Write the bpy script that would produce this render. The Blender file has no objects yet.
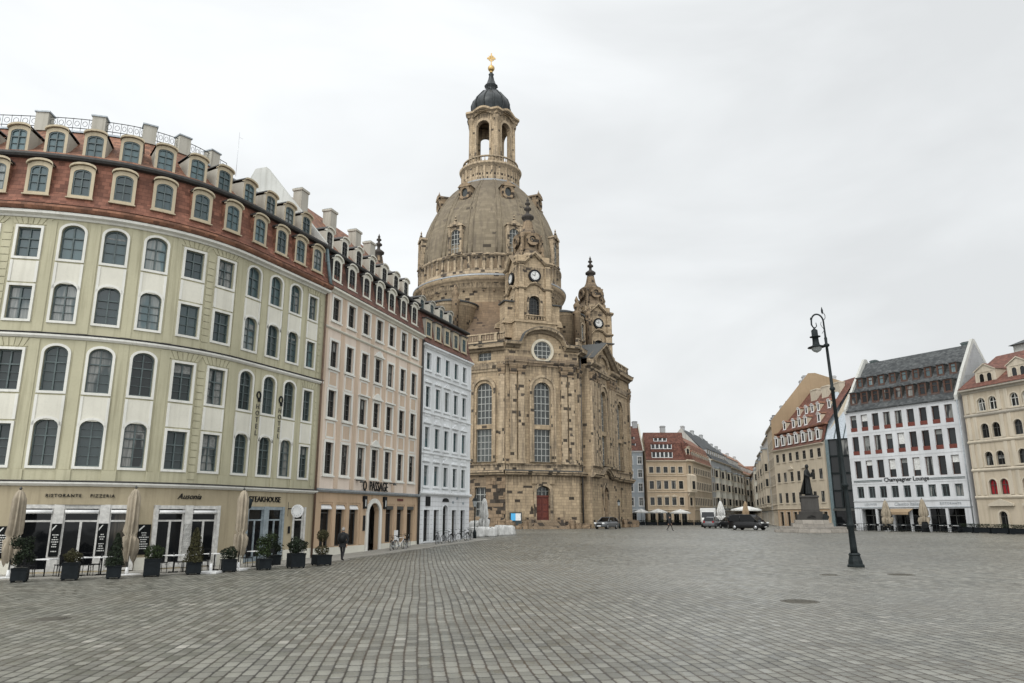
import bpy, bmesh, math, random
from mathutils import Vector, Matrix
random.seed(7)
R = math.radians
PI = math.pi
sc = bpy.context.scene
col = sc.collection

# ------------------------------------------------------------------ materials
class NT:
    def __init__(s, name):
        s.mat = bpy.data.materials.new(name); s.mat.use_nodes = True
        s.t = s.mat.node_tree; s.n = s.t.nodes
        s.b = s.n['Principled BSDF']
    def node(s, typ, **kw):
        n = s.n.new(typ)
        for k, v in kw.items(): setattr(n, k, v)
        return n
    def put(s, sock, v):
        if isinstance(v, bpy.types.NodeSocket): s.t.links.new(v, sock)
        elif isinstance(v, (tuple, list)) and len(v) == 3 and sock.type == 'RGBA': sock.default_value = (*v, 1)
        else: sock.default_value = v
    def m(s, op, a, b=0.0, c=0.0):
        n = s.node('ShaderNodeMath', operation=op)
        s.put(n.inputs[0], a); s.put(n.inputs[1], b); s.put(n.inputs[2], c)
        return n.outputs[0]
    def noise(s, vec, scale, detail=3, rough=.55, dist=0.0):
        n = s.node('ShaderNodeTexNoise')
        if vec is not None: s.put(n.inputs['Vector'], vec)
        n.inputs['Scale'].default_value = scale; n.inputs['Detail'].default_value = detail
        n.inputs['Roughness'].default_value = rough; n.inputs['Distortion'].default_value = dist
        return n.outputs['Fac']
    def white(s, vec):
        n = s.node('ShaderNodeTexWhiteNoise'); s.put(n.inputs['Vector'], vec); return n.outputs['Value']
    def mix(s, f, a, b, blend='MIX'):
        n = s.node('ShaderNodeMix', data_type='RGBA', blend_type=blend)
        s.put(n.inputs['Factor'], f); s.put(n.inputs['A'], a); s.put(n.inputs['B'], b)
        return n.outputs['Result']
    def ramp(s, f, lo, hi, a=0.0, b=1.0):
        n = s.node('ShaderNodeMapRange'); n.interpolation_type = 'SMOOTHSTEP'
        for i, v in enumerate((f, lo, hi, a, b)): s.put(n.inputs[i], v)
        return n.outputs[0]
    def comb(s, x, y, z=0.0):
        n = s.node('ShaderNodeCombineXYZ')
        s.put(n.inputs[0], x); s.put(n.inputs[1], y); s.put(n.inputs[2], z); return n.outputs[0]
    def sep(s, v):
        n = s.node('ShaderNodeSeparateXYZ'); s.put(n.inputs[0], v); return n.outputs
    def pos(s): return s.node('ShaderNodeNewGeometry').outputs['Position']
    def uv(s): return s.node('ShaderNodeTexCoord').outputs['UV']
    def scale(s, v, xyz):
        n = s.node('ShaderNodeVectorMath', operation='MULTIPLY'); s.put(n.inputs[0], v); n.inputs[1].default_value = xyz
        return n.outputs[0]
    def bump(s, h, strength=.3, dist=.02):
        n = s.node('ShaderNodeBump'); n.inputs['Strength'].default_value = strength; n.inputs['Distance'].default_value = dist
        s.put(n.inputs['Height'], h); s.t.links.new(n.outputs[0], s.b.inputs['Normal'])
    def fin(s, colr, rough=.8, metal=0.0, spec=.4):
        s.put(s.b.inputs['Base Color'], colr); s.put(s.b.inputs['Roughness'], rough)
        s.put(s.b.inputs['Metallic'], metal); s.b.inputs['Specular IOR Level'].default_value = spec
        return s.mat
def mul(c, k): return tuple(min(1, x*k) for x in c)

def plaster(name, c, dirt=.3, rough=.85, lines=0, bump=.15):
    n = NT(name); p = n.pos()
    big = n.noise(p, .3, 4); fine = n.noise(p, 9, 4, .7)
    st = n.noise(n.scale(p, (2.2, 2.2, .12)), 1.6, 4, .65)
    cc = n.mix(n.ramp(big, .3, .7), mul(c, .88), mul(c, 1.06))
    cc = n.mix(n.m('MULTIPLY', n.ramp(st, .46, .74), dirt*1.35), cc, mul((c[0], c[1]*.97, c[2]*.9), .5))
    cc = n.mix(n.m('MULTIPLY', n.ramp(fine, .45, .75), .2), cc, mul(c, .65))
    h = n.m('MULTIPLY', fine, .3)
    if lines:
        z = n.sep(p)[2]
        fr = n.m('FRACT', n.m('DIVIDE', z, lines))
        g = n.ramp(n.m('ABSOLUTE', n.m('SUBTRACT', fr, .5)), .43, .47)
        cc = n.mix(n.m('MULTIPLY', g, .5), cc, mul(c, .35)); h = n.m('SUBTRACT', h, g)
    n.bump(h, bump, .02)
    return n.fin(cc, rough, spec=.25)

def flat(name, c, rough=.6, metal=0.0, var=.25, sc_=5, spec=.4):
    n = NT(name); p = n.pos()
    f = n.noise(p, sc_, 4, .6)
    return n.fin(n.mix(n.ramp(f, .3, .7), mul(c, 1-var), mul(c, 1+var*.4)), rough, metal, spec)

def blocks(name, light, dark, bw, bh, pdark, stain=.35, joint=.5, bumpy=.35, dark_bands=()):
    """ashlar: staggered blocks with a tone of their own, some blackened old stones"""
    n = NT(name); x, y, _ = n.sep(n.uv()); p = n.pos()
    r = n.m('FLOOR', n.m('DIVIDE', y, bh))
    off = n.white(n.comb(r, 3.3, 1.0))
    u = n.m('ADD', n.m('DIVIDE', x, bw), off)
    c = n.m('FLOOR', u)
    rnd = n.white(n.comb(c, r, 0.5)); rnd2 = n.white(n.comb(c, r, 7.5))
    fu = n.m('ABSOLUTE', n.m('SUBTRACT', n.m('FRACT', u), .5)); fv = n.m('ABSOLUTE', n.m('SUBTRACT', n.m('FRACT', n.m('DIVIDE', y, bh)), .5))
    e = n.m('MAXIMUM', n.m('MULTIPLY', n.m('SUBTRACT', .5, fu), bw), 0.0); e2 = n.m('MULTIPLY', n.m('SUBTRACT', .5, fv), bh)
    jm = n.ramp(n.m('MINIMUM', e, e2), .01, .035, 1.0, 0.0)
    cc = n.mix(rnd, mul(light, .8), mul(light, 1.12))
    big = n.noise(p, .16, 3); st = n.noise(n.scale(p, (1.6, 1.6, .16)), 1.1, 4, .65)
    cc = n.mix(n.m('MULTIPLY', n.ramp(st, .46, .72), stain), cc, mul(dark, 1.6))
    th = n.m('MULTIPLY', n.ramp(big, .42, .68, .4, 1.8), pdark)
    isd = n.m('LESS_THAN', rnd2, th)
    cc = n.mix(isd, cc, n.mix(rnd, mul(dark, .7), mul(dark, 1.7)))
    fine = n.noise(p, 5, 4, .7)
    cc = n.mix(n.m('MULTIPLY', n.ramp(fine, .4, .75), .25), cc, mul(light, .55))
    # darker on faces turned up or down, and in streaked bands below cornices
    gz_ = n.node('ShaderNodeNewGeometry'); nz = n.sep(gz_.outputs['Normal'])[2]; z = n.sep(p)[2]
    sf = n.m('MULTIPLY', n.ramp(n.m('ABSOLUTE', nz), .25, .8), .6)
    streak = n.noise(n.scale(p, (2.6, 2.6, .10)), 1.3, 4, .7)
    for L, D in dark_bands:
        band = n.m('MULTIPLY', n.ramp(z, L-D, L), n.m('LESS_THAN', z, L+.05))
        sf = n.m('MAXIMUM', sf, n.m('MULTIPLY', n.m('MULTIPLY', band, n.ramp(streak, .36, .62)), .8))
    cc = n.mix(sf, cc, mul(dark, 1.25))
    cc = n.mix(n.m('MULTIPLY', jm, joint), cc, mul(dark, 1.2))
    n.bump(n.m('ADD', n.m('SUBTRACT', n.m('MULTIPLY', fine, .4), jm), n.m('MULTIPLY', rnd, .3)), bumpy, .03)
    return n.fin(cc, .9, spec=.2)

def tiles(name, c, c2, tw=.26, th=.21):
    n = NT(name); x, y, _ = n.sep(n.uv()); p = n.pos()
    r = n.m('FLOOR', n.m('DIVIDE', y, th))
    u = n.m('ADD', n.m('DIVIDE', x, tw), n.m('MULTIPLY', n.m('MODULO', r, 2.0), .5))
    rnd = n.white(n.comb(n.m('FLOOR', u), r, 2.5))
    fv = n.m('FRACT', n.m('DIVIDE', y, th)); fu = n.m('ABSOLUTE', n.m('SUBTRACT', n.m('FRACT', u), .5))
    sh = n.ramp(fv, .0, .22, 1.0, 0.0); shu = n.ramp(fu, .4, .5)
    cc = n.mix(rnd, mul(c, .75), mul(c2, 1.15))
    cc = n.mix(n.m('MULTIPLY', n.ramp(n.noise(p, .7, 5, .65), .42, .7), .6), cc, mul(c, .5))
    cc = n.mix(n.m('MULTIPLY', n.m('MAXIMUM', sh, n.m('MULTIPLY', shu, .6)), .55), cc, mul(c, .25))
    n.bump(n.m('SUBTRACT', n.m('SUBTRACT', 1.0, fv), n.m('MULTIPLY', shu, .3)), .4, .03)
    return n.fin(cc, .75, spec=.3)

def glass(name, c, curtain=(.3, .3, .28), amount=.25, rough=.06, spec=.6):
    """window glass as it reads from the street: dark, mirror-like, each pane a little different, some with a curtain behind"""
    n = NT(name); oi = n.node('ShaderNodeObjectInfo'); rnd = oi.outputs['Random']
    x, y, _ = n.sep(n.uv()); p = n.pos()
    cc = n.mix(rnd, mul(c, .35), mul(c, 1.5))
    folds = n.noise(n.scale(n.uv(), (14, .6, 1)), 1.0, 2)
    has = n.m('GREATER_THAN', n.white(n.comb(rnd, 4.0, 1.0)), 1-amount)
    lvl = n.m('MULTIPLY', has, n.ramp(n.noise(n.scale(p, (1.2, 1.2, .4)), 1.3, 1), .42, .55))
    cc = n.mix(n.m('MULTIPLY', lvl, n.ramp(folds, .3, .7, .3, .85)), cc, curtain)
    wob = n.noise(p, 1.3, 1)
    n.bump(wob, .06, .05)
    m = n.fin(cc, rough, spec=spec)
    return m

M = {}
M['hotel'] = plaster('olive_plaster', (.43, .405, .285), .42)
M['hotel_gf'] = plaster('ground_floor_plaster', (.37, .315, .215), .35)
M['cream'] = plaster('cream_render', (.62, .60, .52), .15)
M['whitetrim'] = plaster('white_trim', (.66, .65, .60), .25)
M['dormer_tan'] = plaster('dormer_tan', (.45, .385, .275), .35)
M['cheek'] = plaster('dormer_cheek', (.42, .40, .345), .5)
M['stucco_grey'] = plaster('pale_firewall', (.46, .46, .43), .4)
M['pink'] = plaster('pale_pink_plaster', (.64, .545, .46), .15)
M['peach'] = plaster('peach_plaster', (.53, .415, .315), .25)
M['ochre'] = plaster('orange_tan_plaster', (.46, .335, .225), .35)
M['blue'] = plaster('pale_blue_plaster', (.64, .655, .66), .25)
M['bluegf'] = plaster('pale_blue_rustication', (.63, .64, .65), .3, lines=.36, bump=.5)
M['bluetrim'] = plaster('blue_white_trim', (.68, .695, .70), .3)
M['white'] = plaster('white_render', (.53, .54, .55), .2)
M['beige'] = plaster('beige_stone_plaster', (.47, .405, .31), .3)
M['beigetrim'] = plaster('beige_trim', (.50, .445, .355), .3)
M['yellow'] = plaster('yellow_plaster', (.49, .385, .27), .25)
M['yellowtrim'] = plaster('yellow_trim', (.62, .54, .42), .3)
M['tan'] = plaster('tan_firewall', (.31, .228, .145), .2)
M['midwall'] = plaster('sand_plaster', (.50, .435, .335), .25)
M['greyp'] = plaster('grey_plaster', (.42, .43, .43), .3)
M['brownp'] = plaster('brown_plaster', (.36, .30, .23), .35)
M['stoneg'] = plaster('weathered_stone', (.36, .33, .28), .4)
M['redtile'] = tiles('red_tile', (.15, .064, .042), (.215, .094, .062))
M['mansbrown'] = tiles('brown_mansard_tile', (.10, .048, .035), (.155, .072, .05))
M['redtileold'] = tiles('old_red_tile', (.11, .046, .033), (.17, .073, .051))
M['browntile'] = tiles('brown_tile', (.17, .085, .055), (.27, .13, .08))
M['slate'] = tiles('dark_slate', (.05, .055, .058), (.085, .09, .09), .3, .22)
M['zinc'] = flat('zinc_sheet', (.33, .36, .38), .45, .5)
M['zincdark'] = flat('dark_gutter', (.06, .058, .055), .6, .2)
M['copper'] = flat('patina_pipe', (.13, .175, .185), .6, .2)
M['sash'] = flat('grey_green_sash', (.085, .11, .11), .5)
M['sashdark'] = flat('dark_sash', (.06, .06, .055), .5)
M['sashwhite'] = flat('white_sash', (.62, .62, .58), .5)
M['sashbrown'] = flat('brown_sash', (.085, .042, .028), .6)
M['greyframe'] = flat('grey_blue_frame', (.24, .28, .30), .5)
M['paleframe'] = flat('pale_shopfront', (.55, .54, .51), .5)
M['glass'] = glass('window_glass', (.065, .105, .113))
M['glasslow'] = glass('lower_window_glass', (.035, .047, .048), spec=.35)
M['glassdark'] = glass('dark_window_glass', (.016, .018, .019), amount=.12, spec=.3)
M['shopglass'] = glass('shop_glass', (.008, .009, .01), (.08, .07, .055), .2, .04, .22)
M['leadglass'] = glass('church_glass', (.04, .045, .043), amount=.0, rough=.15, spec=.35)
M['pipebrown'] = flat('brown_pipe', (.12, .075, .05), .6)
M['lettergrey'] = flat('grey_lettering', (.07, .066, .055), .6)
M['black'] = flat('black_paint', (.010, .011, .012), .5, spec=.15)
M['board'] = flat('blackboard', (.008, .009, .009), .7, spec=.08)
M['chalk'] = flat('chalk', (.6, .6, .57), .9)
M['iron'] = flat('dark_green_iron', (.012, .017, .018), .55, .1, spec=.2)
M['bronze'] = flat('dark_bronze', (.014, .016, .016), .5, .2, spec=.25)
M['gold'] = flat('gilding', (.50, .34, .14), .4, 1.0, .1)
M['wood'] = flat('weathered_wood', (.30, .22, .14), .8)
M['white_paint'] = flat('white_paint', (.72, .72, .71), .5, var=.1)
M['red'] = flat('dark_red_blind', (.26, .012, .016), .8)
M['reddoor'] = flat('red_brown_door', (.115, .028, .022), .6)
M['redwood'] = flat('red_brown_panel', (.14, .036, .024), .7)
M['canvas'] = flat('beige_canvas', (.31, .265, .20), .95, sc_=2.0)
M['canvaswhite'] = flat('white_canvas', (.58, .575, .55), .95, sc_=2.0)
M['rubber'] = flat('rubber', (.012, .012, .012), .8)
M['chrome'] = flat('steel', (.45, .46, .47), .3, .9, .1)
M['granite'] = blocks('granite', (.30, .275, .24), (.08, .075, .07), 1.1, .45, .05, .4)
M['planter'] = flat('planter_black', (.011, .014, .016), .65, spec=.12)
M['curtain'] = flat('white_blind', (.6, .6, .58), .9)
M['netting'] = flat('window_netting', (.22, .225, .215), .6, sc_=9, var=.35)
M['lit'] = flat('opal_glass', (.72, .73, .72), .25, var=.08)
M['cyan'] = flat('screen_blue', (.08, .42, .75), .3, var=.05)
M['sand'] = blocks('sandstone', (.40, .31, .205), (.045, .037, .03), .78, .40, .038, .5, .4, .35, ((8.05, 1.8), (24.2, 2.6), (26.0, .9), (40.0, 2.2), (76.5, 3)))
M['sandold'] = blocks('old_sandstone', (.26, .19, .125), (.04, .034, .028), .8, .5, .42, .5)
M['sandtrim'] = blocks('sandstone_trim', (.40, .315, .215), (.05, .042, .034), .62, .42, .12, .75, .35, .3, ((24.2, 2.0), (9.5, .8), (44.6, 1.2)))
M['sanddark'] = blocks('dark_sandstone', (.25, .185, .12), (.04, .033, .027), .9, .5, .2, .5)
M['dome'] = blocks('dome_stone', (.205, .17, .12), (.075, .062, .048), 1.3, .55, .025, .85, .3, .2)
M['skirt'] = blocks('skirt_stone', (.235, .165, .105), (.06, .045, .035), 1.4, .5, .08, .5)
M['lead'] = flat('lead_sheet', (.27, .28, .285), .5, .3)
M['leaddark'] = flat('dark_lead', (.022, .026, .027), .4, .4, .4, 1.5)
M['skin'] = flat('skin', (.45, .28, .2), .6)
M['coat'] = flat('black_coat', (.014, .015, .017), .9)
M['trouser'] = flat('dark_trousers', (.018, .018, .02), .9)
M['hair'] = flat('grey_hair', (.3, .29, .27), .9)
M['hairdark'] = flat('brown_hair', (.03, .02, .015), .9)
M['bag'] = flat('tan_bag', (.35, .2, .1), .8)

def leafmat(name, c):
    n = NT(name); p = n.pos()
    cc = n.mix(n.ramp(n.noise(p, 14, 3), .35, .65), mul(c, .45), mul(c, 1.5))
    return n.fin(cc, .7, spec=.2)
M['leaf'] = leafmat('boxwood_leaf', (.022, .034, .012))
M['leafdark'] = leafmat('dark_leaf', (.012, .019, .009))
M['leafrust'] = leafmat('rusty_leaf', (.036, .034, .014))

def carpaint(name, c):
    n = NT(name); m = n.fin(n.mix(n.noise(n.pos(), 3), c, mul(c, .85)), .35, .1, .35)
    n.b.inputs['Coat Weight'].default_value = .15
    return m
M['cargrey'] = carpaint('grey_car_paint', (.12, .125, .13))
M['carblack'] = carpaint('black_car_paint', (.008, .008, .009))
M['carwhite'] = carpaint('white_car_paint', (.6, .6, .58))
M['tyre'] = M['rubber']

def cobbles():
    n = NT('cobbles'); p = n.pos(); x, y, z = n.sep(p)
    # gently wandering courses
    w1 = n.noise(n.scale(p, (.09, .09, 0)), 1.0, 2); w2 = n.noise(n.scale(p, (.7, .7, 0)), 1.0, 2)
    a = (-.119, .993)
    u = n.m('ADD', n.m('MULTIPLY', x, a[0]), n.m('MULTIPLY', y, a[1]))
    v = n.m('ADD', n.m('MULTIPLY', x, a[1]), n.m('MULTIPLY', y, -a[0]))
    v = n.m('ADD', v, n.m('ADD', n.m('MULTIPLY', n.m('SUBTRACT', w1, .5), .3), n.m('MULTIPLY', n.m('SUBTRACT', w2, .5), .04)))
    H, W = .235, .33
    vr = n.m('DIVIDE', v, H); r = n.m('FLOOR', vr)
    lw = n.m('MULTIPLY_ADD', n.white(n.comb(r, 9.1, 2.0)), .12, W)
    uu = n.m('ADD', n.m('DIVIDE', u, lw), n.m('MULTIPLY', n.white(n.comb(r, 2.7, 5.0)), 7.0))
    uu = n.m('ADD', uu, n.m('MULTIPLY', n.m('SUBTRACT', n.noise(n.comb(n.m('MULTIPLY', uu, 1.0), n.m('MULTIPLY', r, 3.7)), .45, 1), .5), .7))
    c = n.m('FLOOR', uu)
    rnd = n.white(n.comb(c, r, 1.0)); rnd2 = n.white(n.comb(c, r, 5.0)); rnd3 = n.white(n.comb(c, r, 9.0))
    fu = n.m('MULTIPLY', n.m('SUBTRACT', .5, n.m('ABSOLUTE', n.m('SUBTRACT', n.m('FRACT', uu), .5))), W)
    fv = n.m('MULTIPLY', n.m('SUBTRACT', .5, n.m('ABSOLUTE', n.m('SUBTRACT', n.m('FRACT', vr), .5))), H)
    fine = n.noise(p, 22, 4, .7); mid = n.noise(p, 7, 3)
    # cross joints are thinner than the long ones; rounded corners
    du = n.m('MULTIPLY', fu, 1.35)
    e = n.m('MINIMUM', du, fv)
    k = n.m('SUBTRACT', e, n.m('MULTIPLY', n.m('MAXIMUM', n.m('SUBTRACT', .03, n.m('MAXIMUM', n.m('SUBTRACT', du, e), n.m('SUBTRACT', fv, e))), 0.0), .45))
    k = n.m('ADD', k, n.m('MULTIPLY', n.m('SUBTRACT', mid, .5), .032))
    joint = n.ramp(k, .008, .027, 1.0, 0.0)
    dome = n.ramp(k, .0, .075)
    base = n.mix(rnd, (.085, .085, .069), (.24, .238, .203))
    base = n.mix(n.m('MULTIPLY', rnd3, .35), base, (.175, .162, .135))
    patch = n.noise(n.scale(p, (.16, .16, 0)), 1.0, 3)
    pl = n.m('MULTIPLY', n.ramp(patch, .56, .76), .22)
    base = n.mix(n.m('MULTIPLY', n.m('LESS_THAN', rnd2, n.m('ADD', pl, .004)), .7), base, (.36, .345, .30))
    base = n.mix(n.m('MULTIPLY', n.m('GREATER_THAN', rnd2, .94), .5), base, (.065, .064, .056))
    stain = n.noise(n.scale(p, (.05, .05, 0)), 1.0, 5, .6)
    base = n.mix(n.m('MULTIPLY', n.ramp(stain, .40, .66), .5), base, (.085, .083, .07))
    rep = n.noise(n.scale(p, (.028, .045, 0)), 1.0, 2, .4)
    base = n.mix(n.m('MULTIPLY', n.ramp(rep, .52, .56), .28), base, (.24, .235, .205))
    spot = n.noise(n.scale(p, (.55, .55, 0)), 1.0, 4, .65)
    base = n.mix(n.m('MULTIPLY', n.ramp(spot, .56, .72), .4), base, (.07, .068, .058))
    base = n.mix(n.m('MULTIPLY', n.ramp(fine, .35, .7), .25), base, (.075, .073, .063))
    jc = n.mix(n.ramp(n.noise(n.scale(p, (.35, .35, 0)), 1.0, 3), .4, .6), (.016, .0145, .011), (.036, .024, .0125))
    cc = n.mix(joint, base, jc)
    h = n.m('ADD', n.m('ADD', dome, n.m('MULTIPLY', fine, .12)), n.m('MULTIPLY', rnd3, .3))
    n.bump(h, .7, .025)
    ro = n.m('ADD', .3, n.m('MULTIPLY', rnd3, .3))
    return n.fin(cc, ro, spec=.6)
M['cobble'] = cobbles()
def slabs():
    n = NT('pavement_slabs'); x, y, z = n.sep(n.pos()); p = n.pos()
    br = n.node('ShaderNodeTexBrick'); n.put(br.inputs['Vector'], n.uv())
    br.inputs['Color1'].default_value = (.27, .26, .23, 1); br.inputs['Color2'].default_value = (.33, .31, .27, 1)
    br.inputs['Mortar'].default_value = (.12, .115, .1, 1); br.inputs['Scale'].default_value = 1.6; br.inputs['Mortar Size'].default_value = .015
    cc = n.mix(n.m('MULTIPLY', n.ramp(n.noise(p, .8, 5), .4, .7), .35), br.outputs['Color'], (.15, .145, .13))
    return n.fin(cc, .75)
M['slab'] = slabs()

# ------------------------------------------------------------------ mesh builder
def TI(s, d, z): return (s, -d, z)
class MB:
    def __init__(s): s.v, s.f, s.m, s.sm = [], [], [], []
    def add(s, vs, fs, mat=0, smooth=False):
        o = len(s.v); s.v += [tuple(v) for v in vs]
        for f in fs: s.f.append(tuple(i+o for i in f)); s.m.append(mat); s.sm.append(smooth)
    def box(s, x0, x1, y0, y1, z0, z1, mat=0):
        s.add([(x0,y0,z0),(x1,y0,z0),(x1,y1,z0),(x0,y1,z0),(x0,y0,z1),(x1,y0,z1),(x1,y1,z1),(x0,y1,z1)],
              [(3,2,1,0),(4,5,6,7),(0,1,5,4),(1,2,6,5),(2,3,7,6),(3,0,4,7)], mat)
    def tbox(s, T, s0, s1, d0, d1, z0, z1, mat=0, ds=1.0):
        s.prof(T, s0, s1, [(d0,z0),(d1,z0),(d1,z1),(d0,z1)], mat, ds, True)
    def prof(s, T, s0, s1, pts, mat=0, ds=1.0, closed=False, smooth=False):
        n = max(1, int(math.ceil((s1-s0)/ds-1e-6))) if getattr(T, 'curved', False) else 1
        k = len(pts); vs = [T(s0+(s1-s0)*i/n, d, z) for i in range(n+1) for d, z in pts]
        fs = []
        for i in range(n):
            for j in range(k if closed else k-1):
                a = i*k+j; b = i*k+(j+1) % k; fs.append((a, b, b+k, a+k))
        if closed: fs += [tuple(range(k))[::-1], tuple(n*k+j for j in range(k))]
        s.add(vs, fs, mat, smooth)
    def sweep(s, T, path, pr, mat=0):
        k = len(pr); vs = [T(a, d, z+dz) for a, z in path for d, dz in pr]; fs = []
        for i in range(len(path)-1):
            for j in range(k):
                a = i*k+j; b = i*k+(j+1) % k; fs.append((a, b, b+k, a+k))
        n = len(path)-1
        fs += [tuple(range(k))[::-1], tuple(n*k+j for j in range(k))]
        s.add(vs, fs, mat)
    def lathe(s, pts, n=16, c=(0,0,0), mat=0, smooth=True, a0=0.0, caps=True, sx=1.0, sy=1.0):
        k = len(pts)
        vs = [(c[0]+r*sx*math.cos(a0+2*PI*i/n), c[1]+r*sy*math.sin(a0+2*PI*i/n), c[2]+z) for r, z in pts for i in range(n)]
        fs = [(j*n+i, j*n+(i+1) % n, (j+1)*n+(i+1) % n, (j+1)*n+i) for j in range(k-1) for i in range(n)]
        s.add(vs, fs, mat, smooth)
        if caps:
            o = len(s.v)-k*n
            for j in (0, k-1):
                if pts[j][0] > 1e-4:
                    s.f.append(tuple(o+j*n+i for i in range(n))); s.m.append(mat); s.sm.append(False)
    def tube(s, path, r, n=8, mat=0, smooth=True):
        P = [Vector(p) for p in path]; rr = r if isinstance(r, (list, tuple)) else [r]*len(P); vs = []
        up = Vector((0,0,1)); prev = None
        for i, p in enumerate(P):
            t = (P[min(i+1, len(P)-1)]-P[max(i-1, 0)]).normalized()
            a = prev if prev is not None else (up if abs(t.z) < .9 else Vector((1,0,0)))
            b = t.cross(a)
            if b.length < 1e-5: b = t.cross(Vector((0,1,0)))
            b.normalize(); a = b.cross(t).normalized(); prev = a
            for j in range(n):
                q = 2*PI*j/n; vs.append(p+(a*math.cos(q)+b*math.sin(q))*rr[i])
        fs = [(i*n+j, i*n+(j+1) % n, (i+1)*n+(j+1) % n, (i+1)*n+j) for i in range(len(P)-1) for j in range(n)]
        fs += [tuple(range(n))[::-1], tuple((len(P)-1)*n+j for j in range(n))]
        s.add(vs, fs, mat, smooth); s.sm[-1] = s.sm[-2] = False
    def ring(s, A, B, y0, y1, mat=0, ox=0, oz=0):
        """solid ring in the xz plane between outlines A (outer) and B (inner), same length"""
        n = len(A); vs = []
        for y in (y0, y1):
            vs += [(x+ox, y, z+oz) for x, z in A]+[(x+ox, y, z+oz) for x, z in B]
        fs = []
        for i in range(n):
            j = (i+1) % n
            fs += [(i, j, n+j, n+i), (2*n+i, 3*n+i, 3*n+j, 2*n+j), (i, 2*n+i, 2*n+j, j), (n+i, n+j, 3*n+j, 3*n+i)]
        s.add(vs, fs, mat)
    def prism(s, poly, y0, y1, mat=0):
        n = len(poly); vs = [(x, y0, z) for x, z in poly]+[(x, y1, z) for x, z in poly]
        fs = [tuple(range(n)), tuple(range(2*n-1, n-1, -1))]+[(i, n+i, n+(i+1) % n, (i+1) % n) for i in range(n)]
        s.add(vs, fs, mat)
    def loft(s, rings, mat=0, smooth=True, caps=True):
        n = len(rings[0]); vs = [v for r in rings for v in r]
        fs = [(j*n+i, j*n+(i+1) % n, (j+1)*n+(i+1) % n, (j+1)*n+i) for j in range(len(rings)-1) for i in range(n)]
        if caps: fs += [tuple(range(n))[::-1], tuple((len(rings)-1)*n+i for i in range(n))]
        s.add(vs, fs, mat, smooth)
    def sphere(s, c, r, n=12, mat=0, sz=1.0, sx=1.0, sy=1.0):
        m = max(4, n//2)
        s.lathe([(max(1e-5, r*math.sin(PI*j/m)), -r*sz*math.cos(PI*j/m)) for j in range(m+1)], n, c, mat, True, 0, False, sx, sy)
    def mesh(s, name, mats, recalc=True, cyl=0):
        me = bpy.data.meshes.new(name); me.from_pydata(s.v, [], s.f)
        for m in mats: me.materials.append(M[m] if isinstance(m, str) else m)
        me.polygons.foreach_set('material_index', s.m); me.polygons.foreach_set('use_smooth', s.sm)
        if recalc:
            bm = bmesh.new(); bm.from_mesh(me); bmesh.ops.recalc_face_normals(bm, faces=bm.faces); bm.to_mesh(me); bm.free()
        uv = me.uv_layers.new(name='UVMap'); d = uv.data; vv = me.vertices; lo = me.loops
        for p in me.polygons:
            nx, ny, nz = p.normal
            if abs(nz) > .92: tx, ty = None, None
            else:
                l = math.hypot(nx, ny); tx, ty = -ny/l, nx/l
            sl = 1/max(.4, math.sqrt(max(0, 1-nz*nz)))
            for li in p.loop_indices:
                co = vv[lo[li].vertex_index].co
                if cyl:
                    a = math.atan2(co.y, co.x); am = math.atan2(p.center.y, p.center.x)
                    if a-am > PI: a -= 2*PI
                    if a-am < -PI: a += 2*PI
                    d[li].uv = (a*cyl, co.z*sl); continue
                d[li].uv = (co.x, co.y) if tx is None else (co.x*tx+co.y*ty, co.z*sl)
        return me

def link(name, me, parent=None, loc=(0,0,0), rot=(0,0,0)):
    o = bpy.data.objects.new(name, me); col.objects.link(o)
    o.location = loc; o.rotation_euler = rot
    if parent is not None: o.parent = parent
    return o
def obj(name, mb, mats, parent=None, loc=(0,0,0), rot=(0,0,0), recalc=True, cyl=0):
    if isinstance(mats, str): mats = [mats]
    return link(name, mb.mesh(name, mats, recalc, cyl), parent, loc, rot)
def tag(o, label, cat, group=None):
    o['label'] = label; o['category'] = cat
    if group: o['group'] = group
    return o
def thing(name, label, cat, loc=(0,0,0), rz=0.0, group=None):
    o = link(name, None, None, loc, (0,0,rz)); o.empty_display_size = .5
    return tag(o, label, cat, group)
def struct(name, mb, mats):
    o = obj(name, mb, mats); o['kind'] = 'structure'; return o
def dup(root, loc, rz=0.0, label=None, scale=None):
    def rec(o, par):
        c = o.copy(); col.objects.link(c)
        if par is not None: c.parent = par
        for ch in o.children: rec(ch, c)
        return c
    r = rec(root, None); r.location = loc; r.rotation_euler = (0,0,rz)
    if label: r['label'] = label
    if scale: r.scale = (scale,)*3
    return r
def smooth01(t): t = max(0, min(1, t)); return t*t*(3-2*t)
def gz(y): return .68*smooth01((y-40)/45)

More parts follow.
